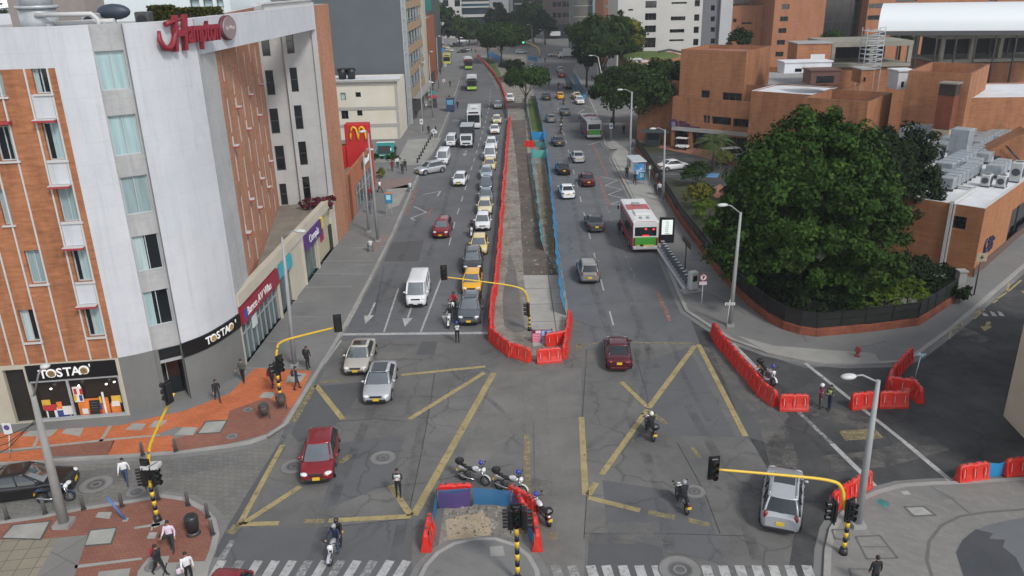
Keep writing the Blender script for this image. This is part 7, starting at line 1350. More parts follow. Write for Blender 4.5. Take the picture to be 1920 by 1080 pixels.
    if scale!=1: t.scale=(scale,)*3
    return t
def yawL(y): return -90.
def cfront(px,py,deg,L,front=True):
    """photo point of the near end's middle on the ground -> centre of the vehicle (deg = heading)"""
    v=G(px,py); d=Vector((math.cos(rad(deg)),math.sin(rad(deg)),0)); return v+(-d if front else d)*(L/2-.08)
GL_='cars in the left carriageway queue'; GM_='cars driving in the left carriageway'; GR_='cars driving away on the right carriageway'
def put(kind,color,px,py,deg,front,label,group=None,**k):
    L=SPEC[kind]['L']*k.get('scale',1); v=cfront(px,py,deg,L,front); v.z=.012; return car(kind,color,label,v,rad(deg),group,**k)
put('hatch','red',595,912,-84,True,'glossy red car crossing the junction at lower left',scale=1.08)
put('sedan','champagne',667,707,-90,True,'champagne sedan with small dark sunroof passing the stop line',sunroof=True)
put('sedan','silver',706,762,-89,True,'silver sedan with long black glass roof in the junction',sunroof='big',scale=1.05)
put('suv','slate',879,613,-92,True,'grey blue suv first in the queue beside the motorcycles',sunroof=True,rails=True)
put('hatch','yellow',884,555,-91,True,'bright yellow taxi second in the queue behind the grey blue suv')
put('suv','darkgrey',886,516,-90,True,'black suv third in the queue behind the bright yellow taxi',rails=True)
put('hatch','paleyellow',898,481,-90,True,'pale yellow taxi fourth in the queue behind the black suv')
put('hatch','white',905,435,-90,True,'white hatchback in the queue next to the scooter riders',plate=PLW)
put('hatch','cream',909,405,-90,True,'cream taxi in the queue right behind the white hatchback'); put('sedan','bluegrey',911,384,-90,True,'blue grey car in the queue ahead of another blue grey one'); put('sedan','slate',911,360,-90,True,'darker slate car in the middle of the queue'); put('hatch','ltblue',912,338,-90,True,'pale blue car in the queue below the pale taxi')
put('hatch','paleyellow',918,322,-90,True,'pale taxi in the queue just below the white van'); put('van','white',919,304,-90,True,'white van in the middle of the queue among pale cars',plate=PLW); put('suv','white',922,283,-89,True,'white suv in the upper queue behind the white van'); put('sedan','white',928,253,-89,True,'white sedan behind the white suv in the upper queue'); put('hatch','cream',932,234,-89,True,'cream taxi last in the upper queue'); put('sedan','ltblue',934,205,-89,True,'lone light blue car coming round the far bend')
put('suv','red',826,449,-93,True,'dull red suv with roof rails coming down the middle lane',rails=True,scale=.96)
put('hatch','white',860,351,-94,True,'white hatchback alone in the middle lane'); put('suv','silver',783,329,-143,True,'silver suv pulling across towards the left kerb'); put('van','white',829,311,-92,True,'white panel van near the row of kerb bollards',panel=True,plate=PLW); put('mini','white',845,277,-92,True,'small white minivan beside the dark box lorry',plate=PLW)
put('van','white',780,579,-90,True,'white van in the centre lane before the stop line',panel=True,plate=PLW)
put('suv','white',957,193,-88,True,'white car parked on the median under the spreading tree')
put('sedan','maroon',1161,699,85,False,'dark red sedan driving away through the junction'); put('suv','greybeige',1106,534,89,False,'grey beige estate suv with roof rails driving away',rails=True); put('sedan','darkgrey',1119,438,91,False,'dark grey sedan driving away left of the near bus'); put('sedan','white',1066,375,92,False,'white sedan driving away in the left lane'); put('sedan','maroon',1104,352,92,False,'black and dark red sedan ahead of the bus stop zigzags'); put('sedan','black',1058,330,92,False,'black sedan driving away left of the dark red one'); put('sedan','silver',1086,307,92,False,'silver sedan driving away above the dark red one'); put('sedan','darkgrey',1049,276,93,False,'dark grey car driving away beside the far bus'); put('hatch','grey',1034,231,93,False,'small grey car near the motorcycle riders on the right carriageway'); put('sedan','slate',1062,218,93,False,'slate grey car just beyond the motorcycle riders'); put('suv','darkgrey',1026,189,93,False,'dark suv left of the bright yellow taxi far away'); put('hatch','yellow',1052,187,93,False,'bright yellow taxi far up the right carriageway')
put('suv','white',1089,197,-86,True,'white suv parked facing us below the cream taxi',scale=.95); put('hatch','cream',1083,187,95,False,'cream taxi parked before the blue netting bed'); put('sedan','black',1067,168,95,False,'dark car at the edge of the blue netting bed'); put('hatch','red',1054,146,94,False,'red car beside the netting bed far away'); put('suv','ltblue',1052,137,94,False,'pale blue suv ahead of the far red car'); put('sedan','white',999,131,93,False,'white car nearing the far junction'); put('sedan','black',1017,141,93,False,'dark car right of the far white car')
for k,(c,kd,px,py,dg,lab) in enumerate((('ltblue','suv',988,101,10,'pale blue car crossing left in the far junction'),('silver','sedan',1028,106,185,'silver car crossing in the middle of the far junction'),('yellow','hatch',1042,106,185,'taxi crossing behind the far silver car'),('maroon','sedan',1052,107,185,'dark red car crossing near the far white lorry'),('cream','sedan',848,98,-60,'cream taxi waiting at the far left side road'),('black','sedan',858,100,-150,'dark car turning by the far brick plaza'),('silver','hatch',865,97,-150,'silver car at the far brick plaza edge'),('maroon','hatch',853,88,-70,'red car parked in the far brick plaza'),('white','suv',829,84,-70,'white car parked under the far left trees'),('grey','sedan',896,87,200,'grey car at the right of the far brick plaza'),('cream','sedan',840,92,-60,'second cream taxi at the far left side road'),('white','van',878,79,0,'white van parked deep in the far brick plaza'),('darkgrey','suv',870,88,-40,'dark car among the far parked ones'))): put(kd,c,px,py,dg,True,lab)
put('suv','silver',1460,1004,69,False,'silver suv with roof rails turning at lower right',sunroof=True,rails=True,scale=1.06)
v=G(52,925); v.z=.02; car('sedan','black','black sedan on the cobbled side street with a yellow plate',v,rad(12),None,sunroof=True,scale=1.08)
v=G(421,1066,1.5); v.y-=1.3; v.z=.02; car('hatch','red','red car roof just entering at the bottom edge',v,rad(-100),None)
v=G(1262,318,.15); car('sedan','white','white car mostly hidden behind the clinic shrubs',v,rad(20),None); v=G(1372,300,.15); car('mini','white','white car parked behind the palm in the clinic car park',v,rad(15),None)
# white seven seater roof panel is part of its paint; golf cart by the porch
v=G(1279,280,.16); t=thing('golf_cart','white utility cart parked under the clinic porch','cart',v,rad(-30)); b=MB(); b.box((0,0,.5),(2.0,1.1,.4),bev=.1); b.build('body',paint('white',PC['white']),t); b=MB(); b.box((-.1,0,1.75),(1.7,1.1,.08)); b.build('canopy',SWH,t); b=MB()
for x in (-.8,.7):
    for y in (-.5,.5): b.box((x,y,1.2),(.04,.04,1.1))
b.build('post',FRD,t); b=MB()
for x in (-.65,.65):
    for y in (-.52,.52): b.cyl((x,y,.24),.24,.16,'Y',14)
b.build('wheel',TYRE,t)
# ------------------------------------------------------------------ buses and lorry
def bus(label,loc,az,L,W,H,side,front,rear,roofc,band=None,frontglass=True,cat='bus',nm='city_bus',destin=False):
    t=thing(nm,label,cat,loc,az); hl=L/2
    def ring(x,k,zl=.35): w=W/2*k; return [(x,w*.97,zl),(x,w,zl+.2),(x,w,H-.35),(x,w*.96,H-.12),(x,w*.85,H),(x,-w*.85,H),(x,-w*.96,H-.12),(x,-w,H-.35),(x,-w,zl+.2),(x,-w*.97,zl)]
    b=MB(); b.loft([ring(-hl,.94),ring(-hl+.15,1),ring(hl-.2,1),ring(hl,.93)],0,True,True,False,True); b.build('body',side,t)
    b=MB(); b.box((0,0,H-.11),(L-.03,W+.03,.26),bev=.06); b.box((-hl+.0,0,1.88),(.07,W*.97,2.56),bev=.03); b.build('upper_shell',roofc,t)
    b=MB()
    for s in (1,-1): b.box((0,s*(W/2+.004),H*.62),(L-.9,.02,H*.36))
    wn=b.build('side_window',CARG,t); b=MB()
    for s in (1,-1):
        for k in range(1,7): b.box((-hl+.45+k*(L-.9)/7,s*(W/2+.016),H*.62),(.07,.02,H*.36))
    b.build('window_pillar',TRB,wn)
    b=MB(); b.box((0,0,H+.02),(L-.5,W*.84,.05)); b.box((-hl*.35,0,H+.14),(1.8,1.5,.2),bev=.05); b.build('roof',roofc,t)
    b=MB(); b.box((hl*.45,0,H+.12),(.8,.8,.1),bev=.03); b.box((-hl*.75,.35,H+.1),(.5,.25,.08)); b.box((-hl*.75,-.35,H+.1),(.5,.25,.08)); b.build('roof_hatch',GALV,t)
    if band is not None: b=MB(); b.box((L*.10,0,H+.035),(L*.24,W*.90,.05)); b.box((L*.02,0,H+.06),(.5,.9,.1)); b.build('roof_band',band,t)
    # front
    b=MB(); b.box((hl+.005,0,H*.58),(.06,W*.86,H*.42),bev=.02); ws=b.build('windscreen',CARG,t); b=MB(); b.box((hl+.01,0,.75),(.08,W*.9,.65),bev=.03); b.build('front_panel',front,t)
    b=MB(); b.box((hl+.03,0,H-.28),(.05,W*.7,.26)); b.build('route_display',BLACK,t)
    for s in (1,-1):
        b=MB(); b.ell((hl+.03,s*W*.36,.75),(.06,.17,.12),10,6,0,-1); b.build('headlight',LENS,t); b=MB(); b.ell((hl+.12,s*(W/2+.18),H*.72),(.09,.1,.24),8,6,0,-1); b.build('mirror',TRB,t)
        b=MB(); b.box((-hl-.06,s*W*.44,1.2),(.06,.17,.8)); b.build('taillight',TAIL,t)
    # rear
    b=MB(); b.box((-hl-.035,0,H*.69),(.05,W*.84,H*.28),bev=.02); b.build('rear_window',CARG,t); b=MB(); b.box((-hl-.045,0,1.22),(.06,W*.86,.85),bev=.02); b.build('rear_panel',rear,t); b=MB(); b.box((-hl-.04,0,.55),(.14,W*.94,.3),bev=.05); b.build('rear_bumper',LGT,t); b=MB(); b.box((-hl-.12,0,.66),(.02,.36,.17)); b.build('number_plate',PLW,t)
    for x in (hl-2.2,-hl+2.0):
        for s in (1,-1): b=MB(); b.cyl((x,s*(W/2-.12),.46),.46,.28,'Y',18); w=b.build('wheel',TYRE,t); b=MB(); b.cyl((x,s*(W/2+.02),.46),.25,.03,'Y',14); b.build('rim',RIM,w)
    return t
BRD=paint('bus_red',(.34,.018,.03),0,.4); BGR=paint('bus_green',(.05,.30,.03),0,.4); BLM=paint('bus_lime',(.30,.52,.04),0,.4); BWH=paint('bus_white',(.60,.61,.60),0,.45); BYL=paint('bus_yellow',(.50,.46,.12),0,.4); BDR=paint('bus_dark_red',(.14,.02,.03),0,.4); BGD=paint('bus_dark_green',(.06,.09,.06),0,.4)
def pbus(px,py,deg,L,front): 
    v=G(px,py); d=Vector((math.cos(rad(deg)),math.sin(rad(deg)),0)); v=v+(-d if front else d)*(L/2); v.z=.012; return v
t=bus('near red sided bus with white roof and green back at the right bus stop',pbus(1209,475,90.5,8.6,False),rad(90.5),8.6,2.5,3.2,BRD,BGR,BGR,BWH,BRD); L_=8.6
b=MB(); b.ell((-L_/2-.06,-.0,2.45),(.04,.12,.08),10,6,0,-1); b.ell((-L_/2-.06,-.75,2.42),(.04,.14,.07),10,6,0,-1); b.box((-L_/2-.07,0,1.82),(.03,.6,.1)); b.build('brake_light',M('brake_lit',(.8,.02,.03),.4,0,emit=1.2),t); b=MB(); b.box((-L_/2-.08,0,.80),(.03,1.6,.18)); b.build('yellow_strip',M('strip_yellow',(.6,.48,.15),.5,.1),t); b=MB(); b.box((-L_/2-.1,.35,.84),(.02,.35,.16)); b.build('number_board',BLACK,t)
bus('far green backed bus with red roof band on the right carriageway',pbus(1114,262,93,8.5,False),rad(93),8.5,2.45,3.1,BDR,BGR,BGR,BWH,BRD)
bus('dark sided bus with lime front on the left carriageway',pbus(885,171,-88,9,True),rad(-88),9,2.5,3.1,BGD,BLM,BLM,BWH); bus('dark red bus with lime front rounding the far bend',pbus(879,131,-86,10,True),rad(-86),10,2.5,3.2,BDR,BLM,BLM,BWH); bus('yellow fronted bus at the far left stop',pbus(838,122,-88,9,True),rad(-88),9,2.5,3.2,BYL,BYL,BYL,BYL)
bus('white coach with tall dark windscreen behind the box lorry',pbus(889,243,-89,9.5,True),rad(-89),9.5,2.5,3.3,BWH,BWH,BWH,BWH,None,nm='coach')
def lorry(label,loc,az,boxm,scale=1):
    t=thing('box_lorry',label,'lorry',loc,az); b=MB(); b.box((-.9,0,2.0),(4.4,2.2,2.4),bev=.04); b.build('cargo_box',boxm,t); b=MB(); b.box((-.9,0,3.22),(4.3,2.1,.05)); b.build('box_roof',M('box_roof_grey',(.34,.37,.39),.5,.1),t); b=MB(); P=[(1.45,.6),(3.05,.6),(3.1,1.25),(2.75,2.1),(1.45,2.15)]
    b.loft([[(x,y,z) for x,z in P] for y in (-.95,.95)],0,True,True,False,True); b.build('cab',paint('white',PC['white']),t); b=MB(); b.add([(3.1,-.82,1.32),(3.1,.82,1.32),(2.80,.82,2.03),(2.80,-.82,2.03)],[(0,1,2,3)]); b.build('windscreen',CARG,t)
    b=MB(); b.box((3.07,0,.85),(.08,1.2,.2)); b.build('grille',TRB,t); b=MB(); b.box((.0,0,.62),(6.0,.9,.25)); b.build('chassis',TRB,t); b=MB(); b.box((3.12,0,.62),(.02,.36,.17)); b.build('number_plate',PLW,t)
    for s in (1,-1):
        b=MB(); b.ell((3.06,s*.72,.85),(.06,.16,.1),8,5,0,-1); b.build('headlight',LENS,t); b=MB(); b.ell((2.9,s*1.15,1.7),(.07,.08,.2),8,5,0,-1); b.build('mirror',TRB,t)
        for x in (2.3,-1.9): b=MB(); b.cyl((x,s*.9,.42),.42,.26,'Y',16); b.build('wheel',TYRE,t)
    t.scale=(scale,)*3; return t
v=G(875,279)+Vector((0,3.1,0)); v.z=.012; lorry('dark box lorry with white cab in the left carriageway',v,rad(-91),M('box_dark',(.02,.024,.03),.4,.1))
v=G(1063,109); v.z=.012; lorry('small white lorry crossing the far junction',v,rad(185),BWH)
# ------------------------------------------------------------------ motorcycles
def moto(label,loc,az,tank,lean=0,topbox=False,group=None,beacon=False,front=None):
    t=thing('motorcycle',label,'motorcycle',loc,az,group); r=.30
    for x in (.68,-.66):
        b=MB(); n=18
        tor=[[(x+math.cos(6.2832*k/n)*(r-.05+.05*math.cos(q)),.055*math.sin(q),r+math.sin(6.2832*k/n)*(r-.05+.05*math.cos(q))) for q in (0,1.05,2.09,3.14,4.19,5.24)] for k in range(n+1)]
        b.loft(tor,0,False,False,True,True); w=b.build('wheel',TYRE,t); b=MB(); b.cyl((x,0,r),.07,.12,'Y',10)
        for k in range(5): b.box((x,0,r),(.46,.025,.03),rot=Matrix.Rotation(k*.628,3,'Y'))
        b.build('rim',RIM,w)
    tk=paint(tank,PC.get(tank,(.1,.1,.1))) 
    b=MB(); b.ell((.16,0,.86),(.30,.15,.15),12,8,0,-1); b.build('fuel_tank',tk,t); b=MB(); b.ell((-.3,0,.82),(.42,.13,.075),12,6,0,-1); b.ell((-.62,0,.84),(.2,.1,.07),10,6,0,-1); b.build('seat',TRB,t)
    b=MB(); b.box((.05,0,.48),(.42,.24,.34),bev=.06); b.build('engine',M('engine_grey',(.10,.10,.10),.5,.2),t)
    b=MB()
    for s in (.09,-.09): b.tube([(.68,s,.3),(.50,s,.92)],.028,7)
    b.build('fork',CHR,t); b=MB(); b.tube([(.40,-.36,1.04),(.46,-.18,1.06),(.48,0,1.0),(.46,.18,1.06),(.40,.36,1.04)],.022,7); 
    for s in (1,-1): b.tube([(.46,s*.24,1.05),(.48,s*.34,1.2)],.012,5); b.ell((.48,s*.35,1.22),(.03,.08,.055),8,5,0,-1)
    b.build('handlebar',TRB,t); b=MB(); b.ell((.58,0,.90),(.12,.15,.14),12,8,0,-1); b.build('headlight',LENS if front is None else front,t)
    b=MB(); A=[(.68+math.cos(a)*(r+.04),0,r+math.sin(a)*(r+.04)) for a in (.2,.7,1.2,1.7,2.2)]; b.loft([[(x,-.07,z),(x,.07,z)] for x,_,z in A],0,False,False,True,False); b.build('front_fender',tk,t)
    b=MB(); b.tube([(-.35,0,.78),(-.75,0,.80),(-.98,0,.68)],[.09,.10,.06],8); b.build('tail',tk,t); b=MB(); b.box((-.99,0,.72),(.04,.16,.07)); b.build('taillight',TAIL,t); b=MB(); b.box((-1.0,0,.58),(.02,.2,.14)); b.build('number_plate',PLY,t)
    b=MB(); b.tube([(.15,-.14,.3),(-.3,-.17,.3),(-.85,-.18,.42)],[.03,.05,.055],8); b.build('exhaust',CHR,t); b=MB(); b.tube([(.48,0,.9),(.0,0,.72),(-.35,0,.7),(-.66,0,.32)],.035,6); b.tube([(.0,0,.72),(.1,0,.3),(-.3,0,.3),(-.66,0,.32)],.03,6); b.build('frame',TRB,t)
    if topbox: b=MB(); b.box((-.88,0,1.10),(.42,.44,.32),bev=.09); b.build('top_box',BLACK,t); b=MB(); b.box((-.75,0,.92),(.5,.2,.04)); b.build('rack',TRB,t)
    if beacon: b=MB(); b.ell((.40,.0,1.28),(.13,.12,.14),10,7,0,-1); b.build('blue_helmet',M('helmet_blue',(.02,.035,.30),.25,0,coat=.5),t); b=MB(); b.tube([(.42,0,1.0),(.4,0,1.2)],.02,5); b.build('helmet_hook',TRB,t)
    t.rotation_euler=(rad(lean),0,az); return t
PC['whitem']=(.62,.63,.63); PC['blackm']=(.012,.012,.013); PC['bluem']=(.02,.06,.14); PC['greenm']=(.02,.10,.10)
def M2(px,py,px2,py2,z=.012):
    """rear and front wheel contact points in the photo"""
    a=G(px,py); c=G(px2,py2); v=(a+c)/2; v.z=z; return v,math.atan2(c.y-a.y,c.x-a.x)
GP='white police motorcycles parked at the near island'
for k,(q,lab) in enumerate((((865,900,911,912),'white police motorcycle leftmost behind the purple net'),((934,918,980,930),'white police motorcycle in the middle behind the blue net'),((1030,988,1006,958),'white police motorcycle at the right end, seen from behind'))):
    v,az=M2(*q); moto(lab,v,az,'whitem',-8,True,GP,True)
v,az=M2(1441,702,1441,724); v=G(1441,722); v.y+=.5; v.z=.012; moto('white and blue police motorcycle behind the red right turn barriers',v,rad(-70),'whitem',-4,True,None,True)
v,az=M2(80,945,133,940,.02); moto('dark motorcycle with blue tank parked beside the black sedan',v,az,'bluem',-6)
# ------------------------------------------------------------------ people
SK=[(.30,.17,.115),(.36,.20,.13),(.27,.145,.10),(.16,.095,.065),(.42,.26,.18)]
POSES={}
def skel(pose):
    """joints of a standing or sitting figure 1.70 m tall, x forward"""
    ln=.0; pz=.93; V={}; E=[]
    hipL,kneeL,hipR,kneeR=0,0,0,0; shL,elL,shR,elR=4,12,-4,12; spread=.10; tor=2; abd=12
    if pose=='walk': hipL,kneeL,hipR,kneeR=24,6,-20,16; shL,elL,shR,elR=-22,20,20,28
    if pose=='stroll': hipL,kneeL,hipR,kneeR=13,4,-11,10; shL,elL,shR,elR=-10,40,12,70
    if pose=='fold': shL,elL,shR,elR=18,100,18,100; abd=10
    if pose=='ride': hipL,kneeL,hipR,kneeR=72,78,72,78; shL,elL,shR,elR=48,28,48,28; pz=.90; spread=.18; tor=14; abd=16
    if pose=='hold': shL,elL,shR,elR=22,95,6,15; hipL,hipR=4,-4
    if pose=='bend': tor=38; shL,elL,shR,elR=55,20,45,25
    T=rad(tor); up=lambda h:(math.sin(T)*h,math.cos(T)*h)
    V['pel']=(0,0,pz); x,z=up(.17); V['bel']=(x,0,pz+z); x,z=up(.36); V['che']=(x,0,pz+z); x,z=up(.50); V['nek']=(x,0,pz+z); nx,nz=x,pz+z; h=T*.35
    V['nk2']=(nx+math.sin(h)*.06,0,nz+.06); V['hea']=(nx+math.sin(h)*.13+.015,0,nz+.145); V['top']=(nx+math.sin(h)*.2+.005,0,nz+.235)
    E+= [('pel','bel'),('bel','che'),('che','nek'),('nek','nk2'),('nk2','hea'),('hea','top')]
    sx,sz=up(.44)
    for s,sh,el,hp,kn,n in ((1,shL,elL,hipL,kneeL,'L'),(-1,shR,elR,hipR,kneeR,'R')):
        V['sh'+n]=(sx,s*.185,pz+sz); a=rad(sh); ab=rad(abd); d=Vector((math.sin(a),s*math.sin(ab),-math.cos(a))).normalized(); e=Vector(V['sh'+n])+d*.285; V['el'+n]=tuple(e)
        a2=rad(sh+el); inn=-.25 if pose in('fold','hold') and el>60 else .04; d2=Vector((math.sin(a2),s*inn,-math.cos(a2))).normalized(); w_=e+d2*.245; V['wr'+n]=tuple(w_); pm=w_+d2*.085; V['pa'+n]=tuple(pm); E+= [('che','sh'+n),('sh'+n,'el'+n),('el'+n,'wr'+n),('wr'+n,'pa'+n)]
        sd=Vector((0,1,0)) if abs(d2.x)<.7 else Vector((0,1,0)); cu=Vector((-d2.z,0,d2.x))*-1
        for k,(o,l) in enumerate(((-.030,.070),(-.010,.082),(.011,.076),(.031,.058))):
            k0=pm+d2*.012+sd*o*1.0; k1=k0+d2*l*.55+sd*o*.1+cu*.008; k2=k1+d2*l*.42+cu*.028; V[f'f{n}{k}a']=tuple(k0); V[f'f{n}{k}b']=tuple(k1); V[f'f{n}{k}c']=tuple(k2); E+= [('pa'+n,f'f{n}{k}a'),(f'f{n}{k}a',f'f{n}{k}b'),(f'f{n}{k}b',f'f{n}{k}c')]
        th=w_+d2*.03+cu*.03+Vector((0,-s*.02,0)); V[f't{n}a']=tuple(th); V[f't{n}b']=tuple(th+d2*.045+cu*.025); E+= [('wr'+n,f't{n}a'),(f't{n}a',f't{n}b')]
        V['hp'+n]=(0,s*.095,pz-.05); a=rad(hp); sp=spread if pose=='ride' else .012; d=Vector((math.sin(a),s*sp*1.2,-math.cos(a))).normalized(); k=Vector(V['hp'+n])+d*.42; V['kn'+n]=tuple(k); a2=rad(hp-kn); d2=Vector((math.sin(a2),s*.01,-math.cos(a2))).normalized(); an=k+d2*.40; V['an'+n]=tuple(an); f=Vector((math.cos(a2*.5),s*.12,math.sin(a2*.5)-.25)).normalized(); V['to'+n]=tuple(an+f*.17+Vector((0,0,-.02))); V['hl'+n]=tuple(an+Vector((-.05,0,-.05)))
        E+= [('pel','hp'+n),('hp'+n,'kn'+n),('kn'+n,'an'+n),('an'+n,'to'+n),('an'+n,'hl'+n)]
    return V,E
RADS=dict(pel=(.15,.115),bel=(.145,.105),che=(.165,.115),nek=(.075,.07),nk2=(.055,.055),hea=(.082,.095),top=(.06,.07),sh=(.072,.07),el=(.05,.05),wr=(.033,.033),pa=(.04,.028),hp=(.105,.105),kn=(.064,.066),an=(.044,.046),to=(.04,.03),hl=(.036,.03),f=(.0095,.0095),t=(.012,.012))
def rad_of(n):
    for k in ('pel','bel','che','nek','nk2','hea','top'): 
        if n==k: return RADS[k]
    return RADS[n[0]] if n[0] in 'ft' and n not in('top',) and n[:2]!='to' else RADS[n[:2]]
SKIN=M('skin',(.36,.20,.13),.55,.05); HAIR=M('hair_dark',(.012,.009,.007),.6,.1)
def body_mesh(pose):
    if pose in POSES: return POSES[pose]
    V,E=skel(pose); names=list(V); me=bpy.data.meshes.new('person_body'); me.from_pydata([V[n] for n in names],[(names.index(a),names.index(b)) for a,b in E],[]); o=bpy.data.objects.new('person_body',me); C.objects.link(o); m=o.modifiers.new('skin','SKIN'); m.use_smooth_shade=True; m.branch_smoothing=.4
    if not me.skin_vertices: 
        bpy.context.view_layer.objects.active=o; bpy.ops.object.modifier_remove(modifier='skin'); bpy.ops.object.modifier_add(type='SKIN')
    for i,n in enumerate(names): r=rad_of(n); sv=me.skin_vertices[0].data[i]; sv.radius=r; sv.use_root=(n=='pel'); 
    s=o.modifiers.new('sub','SUBSURF'); s.levels=1; s.render_levels=1
    dg=bpy.context.evaluated_depsgraph_get(); dg.update(); nm=bpy.data.meshes.new_from_object(o.evaluated_get(dg)); bpy.data.objects.remove(o)
    nm.materials.clear()
    segs=[(np.array(V[a]),np.array(V[b]),a,b) for a,b in E]; zmin=min(v.co.z for v in nm.vertices)
    for p in nm.polygons:
        c=np.array(p.center); best=None
        for A,B_,a,b in segs:
            d=B_-A; t=max(0,min(1,np.dot(c-A,d)/max(1e-9,np.dot(d,d)))); q=np.linalg.norm(c-A-d*t)
            r=q-(rad_of(a)[0]*(1-t)+rad_of(b)[0]*t)
            if best is None or r<best[0]: best=(r,a,b,t)
        _,a,b,t=best; mi=1
        if b in('nk2','hea','top') : mi=0
        elif b[0] in 'ft' and b[:2]!='to' or b.startswith('pa') or a.startswith('pa'): mi=0
        elif a.startswith('kn') or a.startswith('hp') or b.startswith('hp') : mi=2
        elif a.startswith('an'): mi=3
        elif a=='pel' and t<.25: mi=2
        p.material_index=mi; p.use_smooth=True
    for k in range(4): nm.materials.append(SKIN)
    hd=V['hea']; tp=V['top']; POSES[pose]=(nm,Vector(hd),Vector(tp),zmin,V); return POSES[pose]
def helmet_mesh(): pass
HM={}
def childmesh(key,fn):
    if key not in HM: HM[key]=fn()
    return HM[key]
CLOTH=lambda n,c:M('cloth_'+n,c,.85,.12,scale=6)
CC=dict(black=(.012,.012,.014),dark=(.025,.026,.03),navy=(.014,.02,.05),white=(.62,.62,.62),pinkwhite=(.60,.50,.58),grey=(.13,.13,.135),red=(.35,.015,.03),maroon=(.13,.015,.03),jean=(.035,.055,.10),khaki=(.06,.065,.05),teal=(.04,.14,.16),hiviz=(.50,.55,.08),bluegrey=(.09,.12,.15),brown=(.08,.05,.035),beige=(.32,.26,.19))
def person(label,px,py,deg,pose='stroll',top='dark',legs='black',hair='short',scale=1.0,z=.13,group=None,at=None,helmet=None,vest=None,apron=None,skirt=False):
    me,hd,tp,zmin,V=body_mesh(pose); v=G(px,py,z) if at is None else Vector(at); t=bpy.data.objects.new('person',me); C.objects.link(t); t.location=(v.x,v.y,(v.z-zmin*scale) if at is None else v.z); t.rotation_euler=(0,0,rad(deg)); t.scale=(scale,)*3
    for i,mt in enumerate((SKIN,CLOTH(top,CC[top]),CLOTH(legs,CC[legs]),M('shoe_dark',(.02,.018,.017),.6,.1))): t.material_slots[i].link='OBJECT'; t.material_slots[i].material=mt
    tag(t,label,'person',group)
    c=hd+Vector((-.012,0,.03))
    if helmet: 
        b=MB(); b.ell(c,(.135,.12,.135),14,9,0,-.7); h=b.build('helmet',helmet,t); b=MB(); b.ell(c+Vector((.055,0,-.02)),(.09,.10,.06),12,6,0,-1); b.build('visor',CARG,h)
    else:
        b=MB(); b.ell(c,(.105,.094,.115),12,7,0,-.25,Matrix.Rotation(-.45,3,'Y')); 
        if hair=='long': b.ell(c+Vector((-.06,0,-.10)),(.06,.09,.17),10,7,0,-1)
        if hair=='tail': b.ell(c+Vector((-.11,0,-.05)),(.045,.045,.11),8,6,0,-1)
        b.build('hair',HAIR,t)
        b=MB(); f=hd+Vector((.082,0,.0)); b.ell(f+Vector((.012,0,-.008)),(.018,.014,.024),8,5,0,-1); 
        for s in (1,-1): b.ell(hd+Vector((-.0,s*.088,.0)),(.018,.01,.03),8,5,0,-1)
        b.build('face_skin',SKIN,t); b=MB()
        for s in (1,-1): b.ell(f+Vector((-.006,s*.033,.022)),(.008,.013,.008),8,5,0,-1)
        b.ell(f+Vector((-.004,0,-.045)),(.008,.024,.006),8,5,0,-1); b.build('face_mark',M('face_mark',(.05,.025,.02),.5,0),t)
    if vest:
        b=MB(); p=Vector(V['bel']); q=Vector(V['che'])
        def rg(o,k,w): return [(o.x+math.cos(a)*.132*k,math.sin(a)*.185*w,o.z) for a in np.linspace(0,6.2832,15)[:-1]]
        b.loft([rg(p-Vector((0,0,.06)),1,.95),rg((p+q)/2,1.03,1.0),rg(q,1.05,1.08),rg(q+Vector((0,0,.09)),.85,.95)],0,False,False,True,True); ve=b.build('vest',vest[0],t); b=MB(); 
        for o,k in ((p+Vector((0,0,.03)),1.03),((p+q)/2+Vector((0,0,.05)),1.08)): b.loft([rg(o,k,1.03),rg(o+Vector((0,0,.05)),k,1.04)],0,False,False,True,True)
        b.build('reflective_band',vest[1],ve)
    if skirt: b=MB(); p=Vector(V['pel']); b.tube([p+Vector((0,0,.1)),p+Vector((.0,0,-.15)),p+Vector((.0,0,-.32))],[.16,.19,.21],12); b.build('coat_skirt',CLOTH(top,CC[top]),t)
    return t
def bag(label,owner,col,kind='backpack',side=0):
    m=owner.matrix_basis; o=Vector((-.21,0,1.22)) if kind=='backpack' else Vector((.08,side*.32,.85)); t=thing('backpack' if kind=='backpack' else 'handbag',label,'backpack' if kind=='backpack' else 'bag',m@o,owner.rotation_euler.z); b=MB(); sz=(.16,.30,.44) if kind=='backpack' else (.12,.32,.30); b.box((0,0,0),sz,bev=.06); b.build('sack',CLOTH(col,CC[col]),t); b=MB(); b.box((-sz[0]*.5,0,-sz[2]*.12),(.06,sz[1]*.7,sz[2]*.5),bev=.02); b.build('pocket',CLOTH(col,CC[col]),t)
    b=MB()
    if kind=='backpack':
        for s in (1,-1): b.tube([(.06,s*.1,.2),(.18,s*.11,.26),(.30,s*.11,.12),(.26,s*.12,-.12),(.07,s*.11,-.18)],.02,5)
    else: b.tube([(0,-.1,.14),(0,-.08,.3),(0,.08,.3),(0,.1,.14)],.014,5)
    b.build('strap',FRD,t); return t
POLV=(M('vest_white',(.55,.57,.55),.6,.1),M('vest_black',(.02,.02,.02),.7,.05)); HVV=(M('vest_lime',(.42,.55,.12),.6,.1),M('vest_silver',(.5,.5,.5),.4,0)); RDV=(M('vest_maroon',(.20,.02,.05),.6,.1),M('vest_silver',(.5,.5,.5),.4,0))
HBL=M('helmet_black',(.012,.012,.013),.2,0,coat=.6); HBU=M('helmet_blue',(.02,.035,.30),.25,0,coat=.5); HWH=M('helmet_white',(.62,.62,.62),.3,0,coat=.4); HGR=M('helmet_grey',(.25,.26,.27),.3,0,coat=.4)
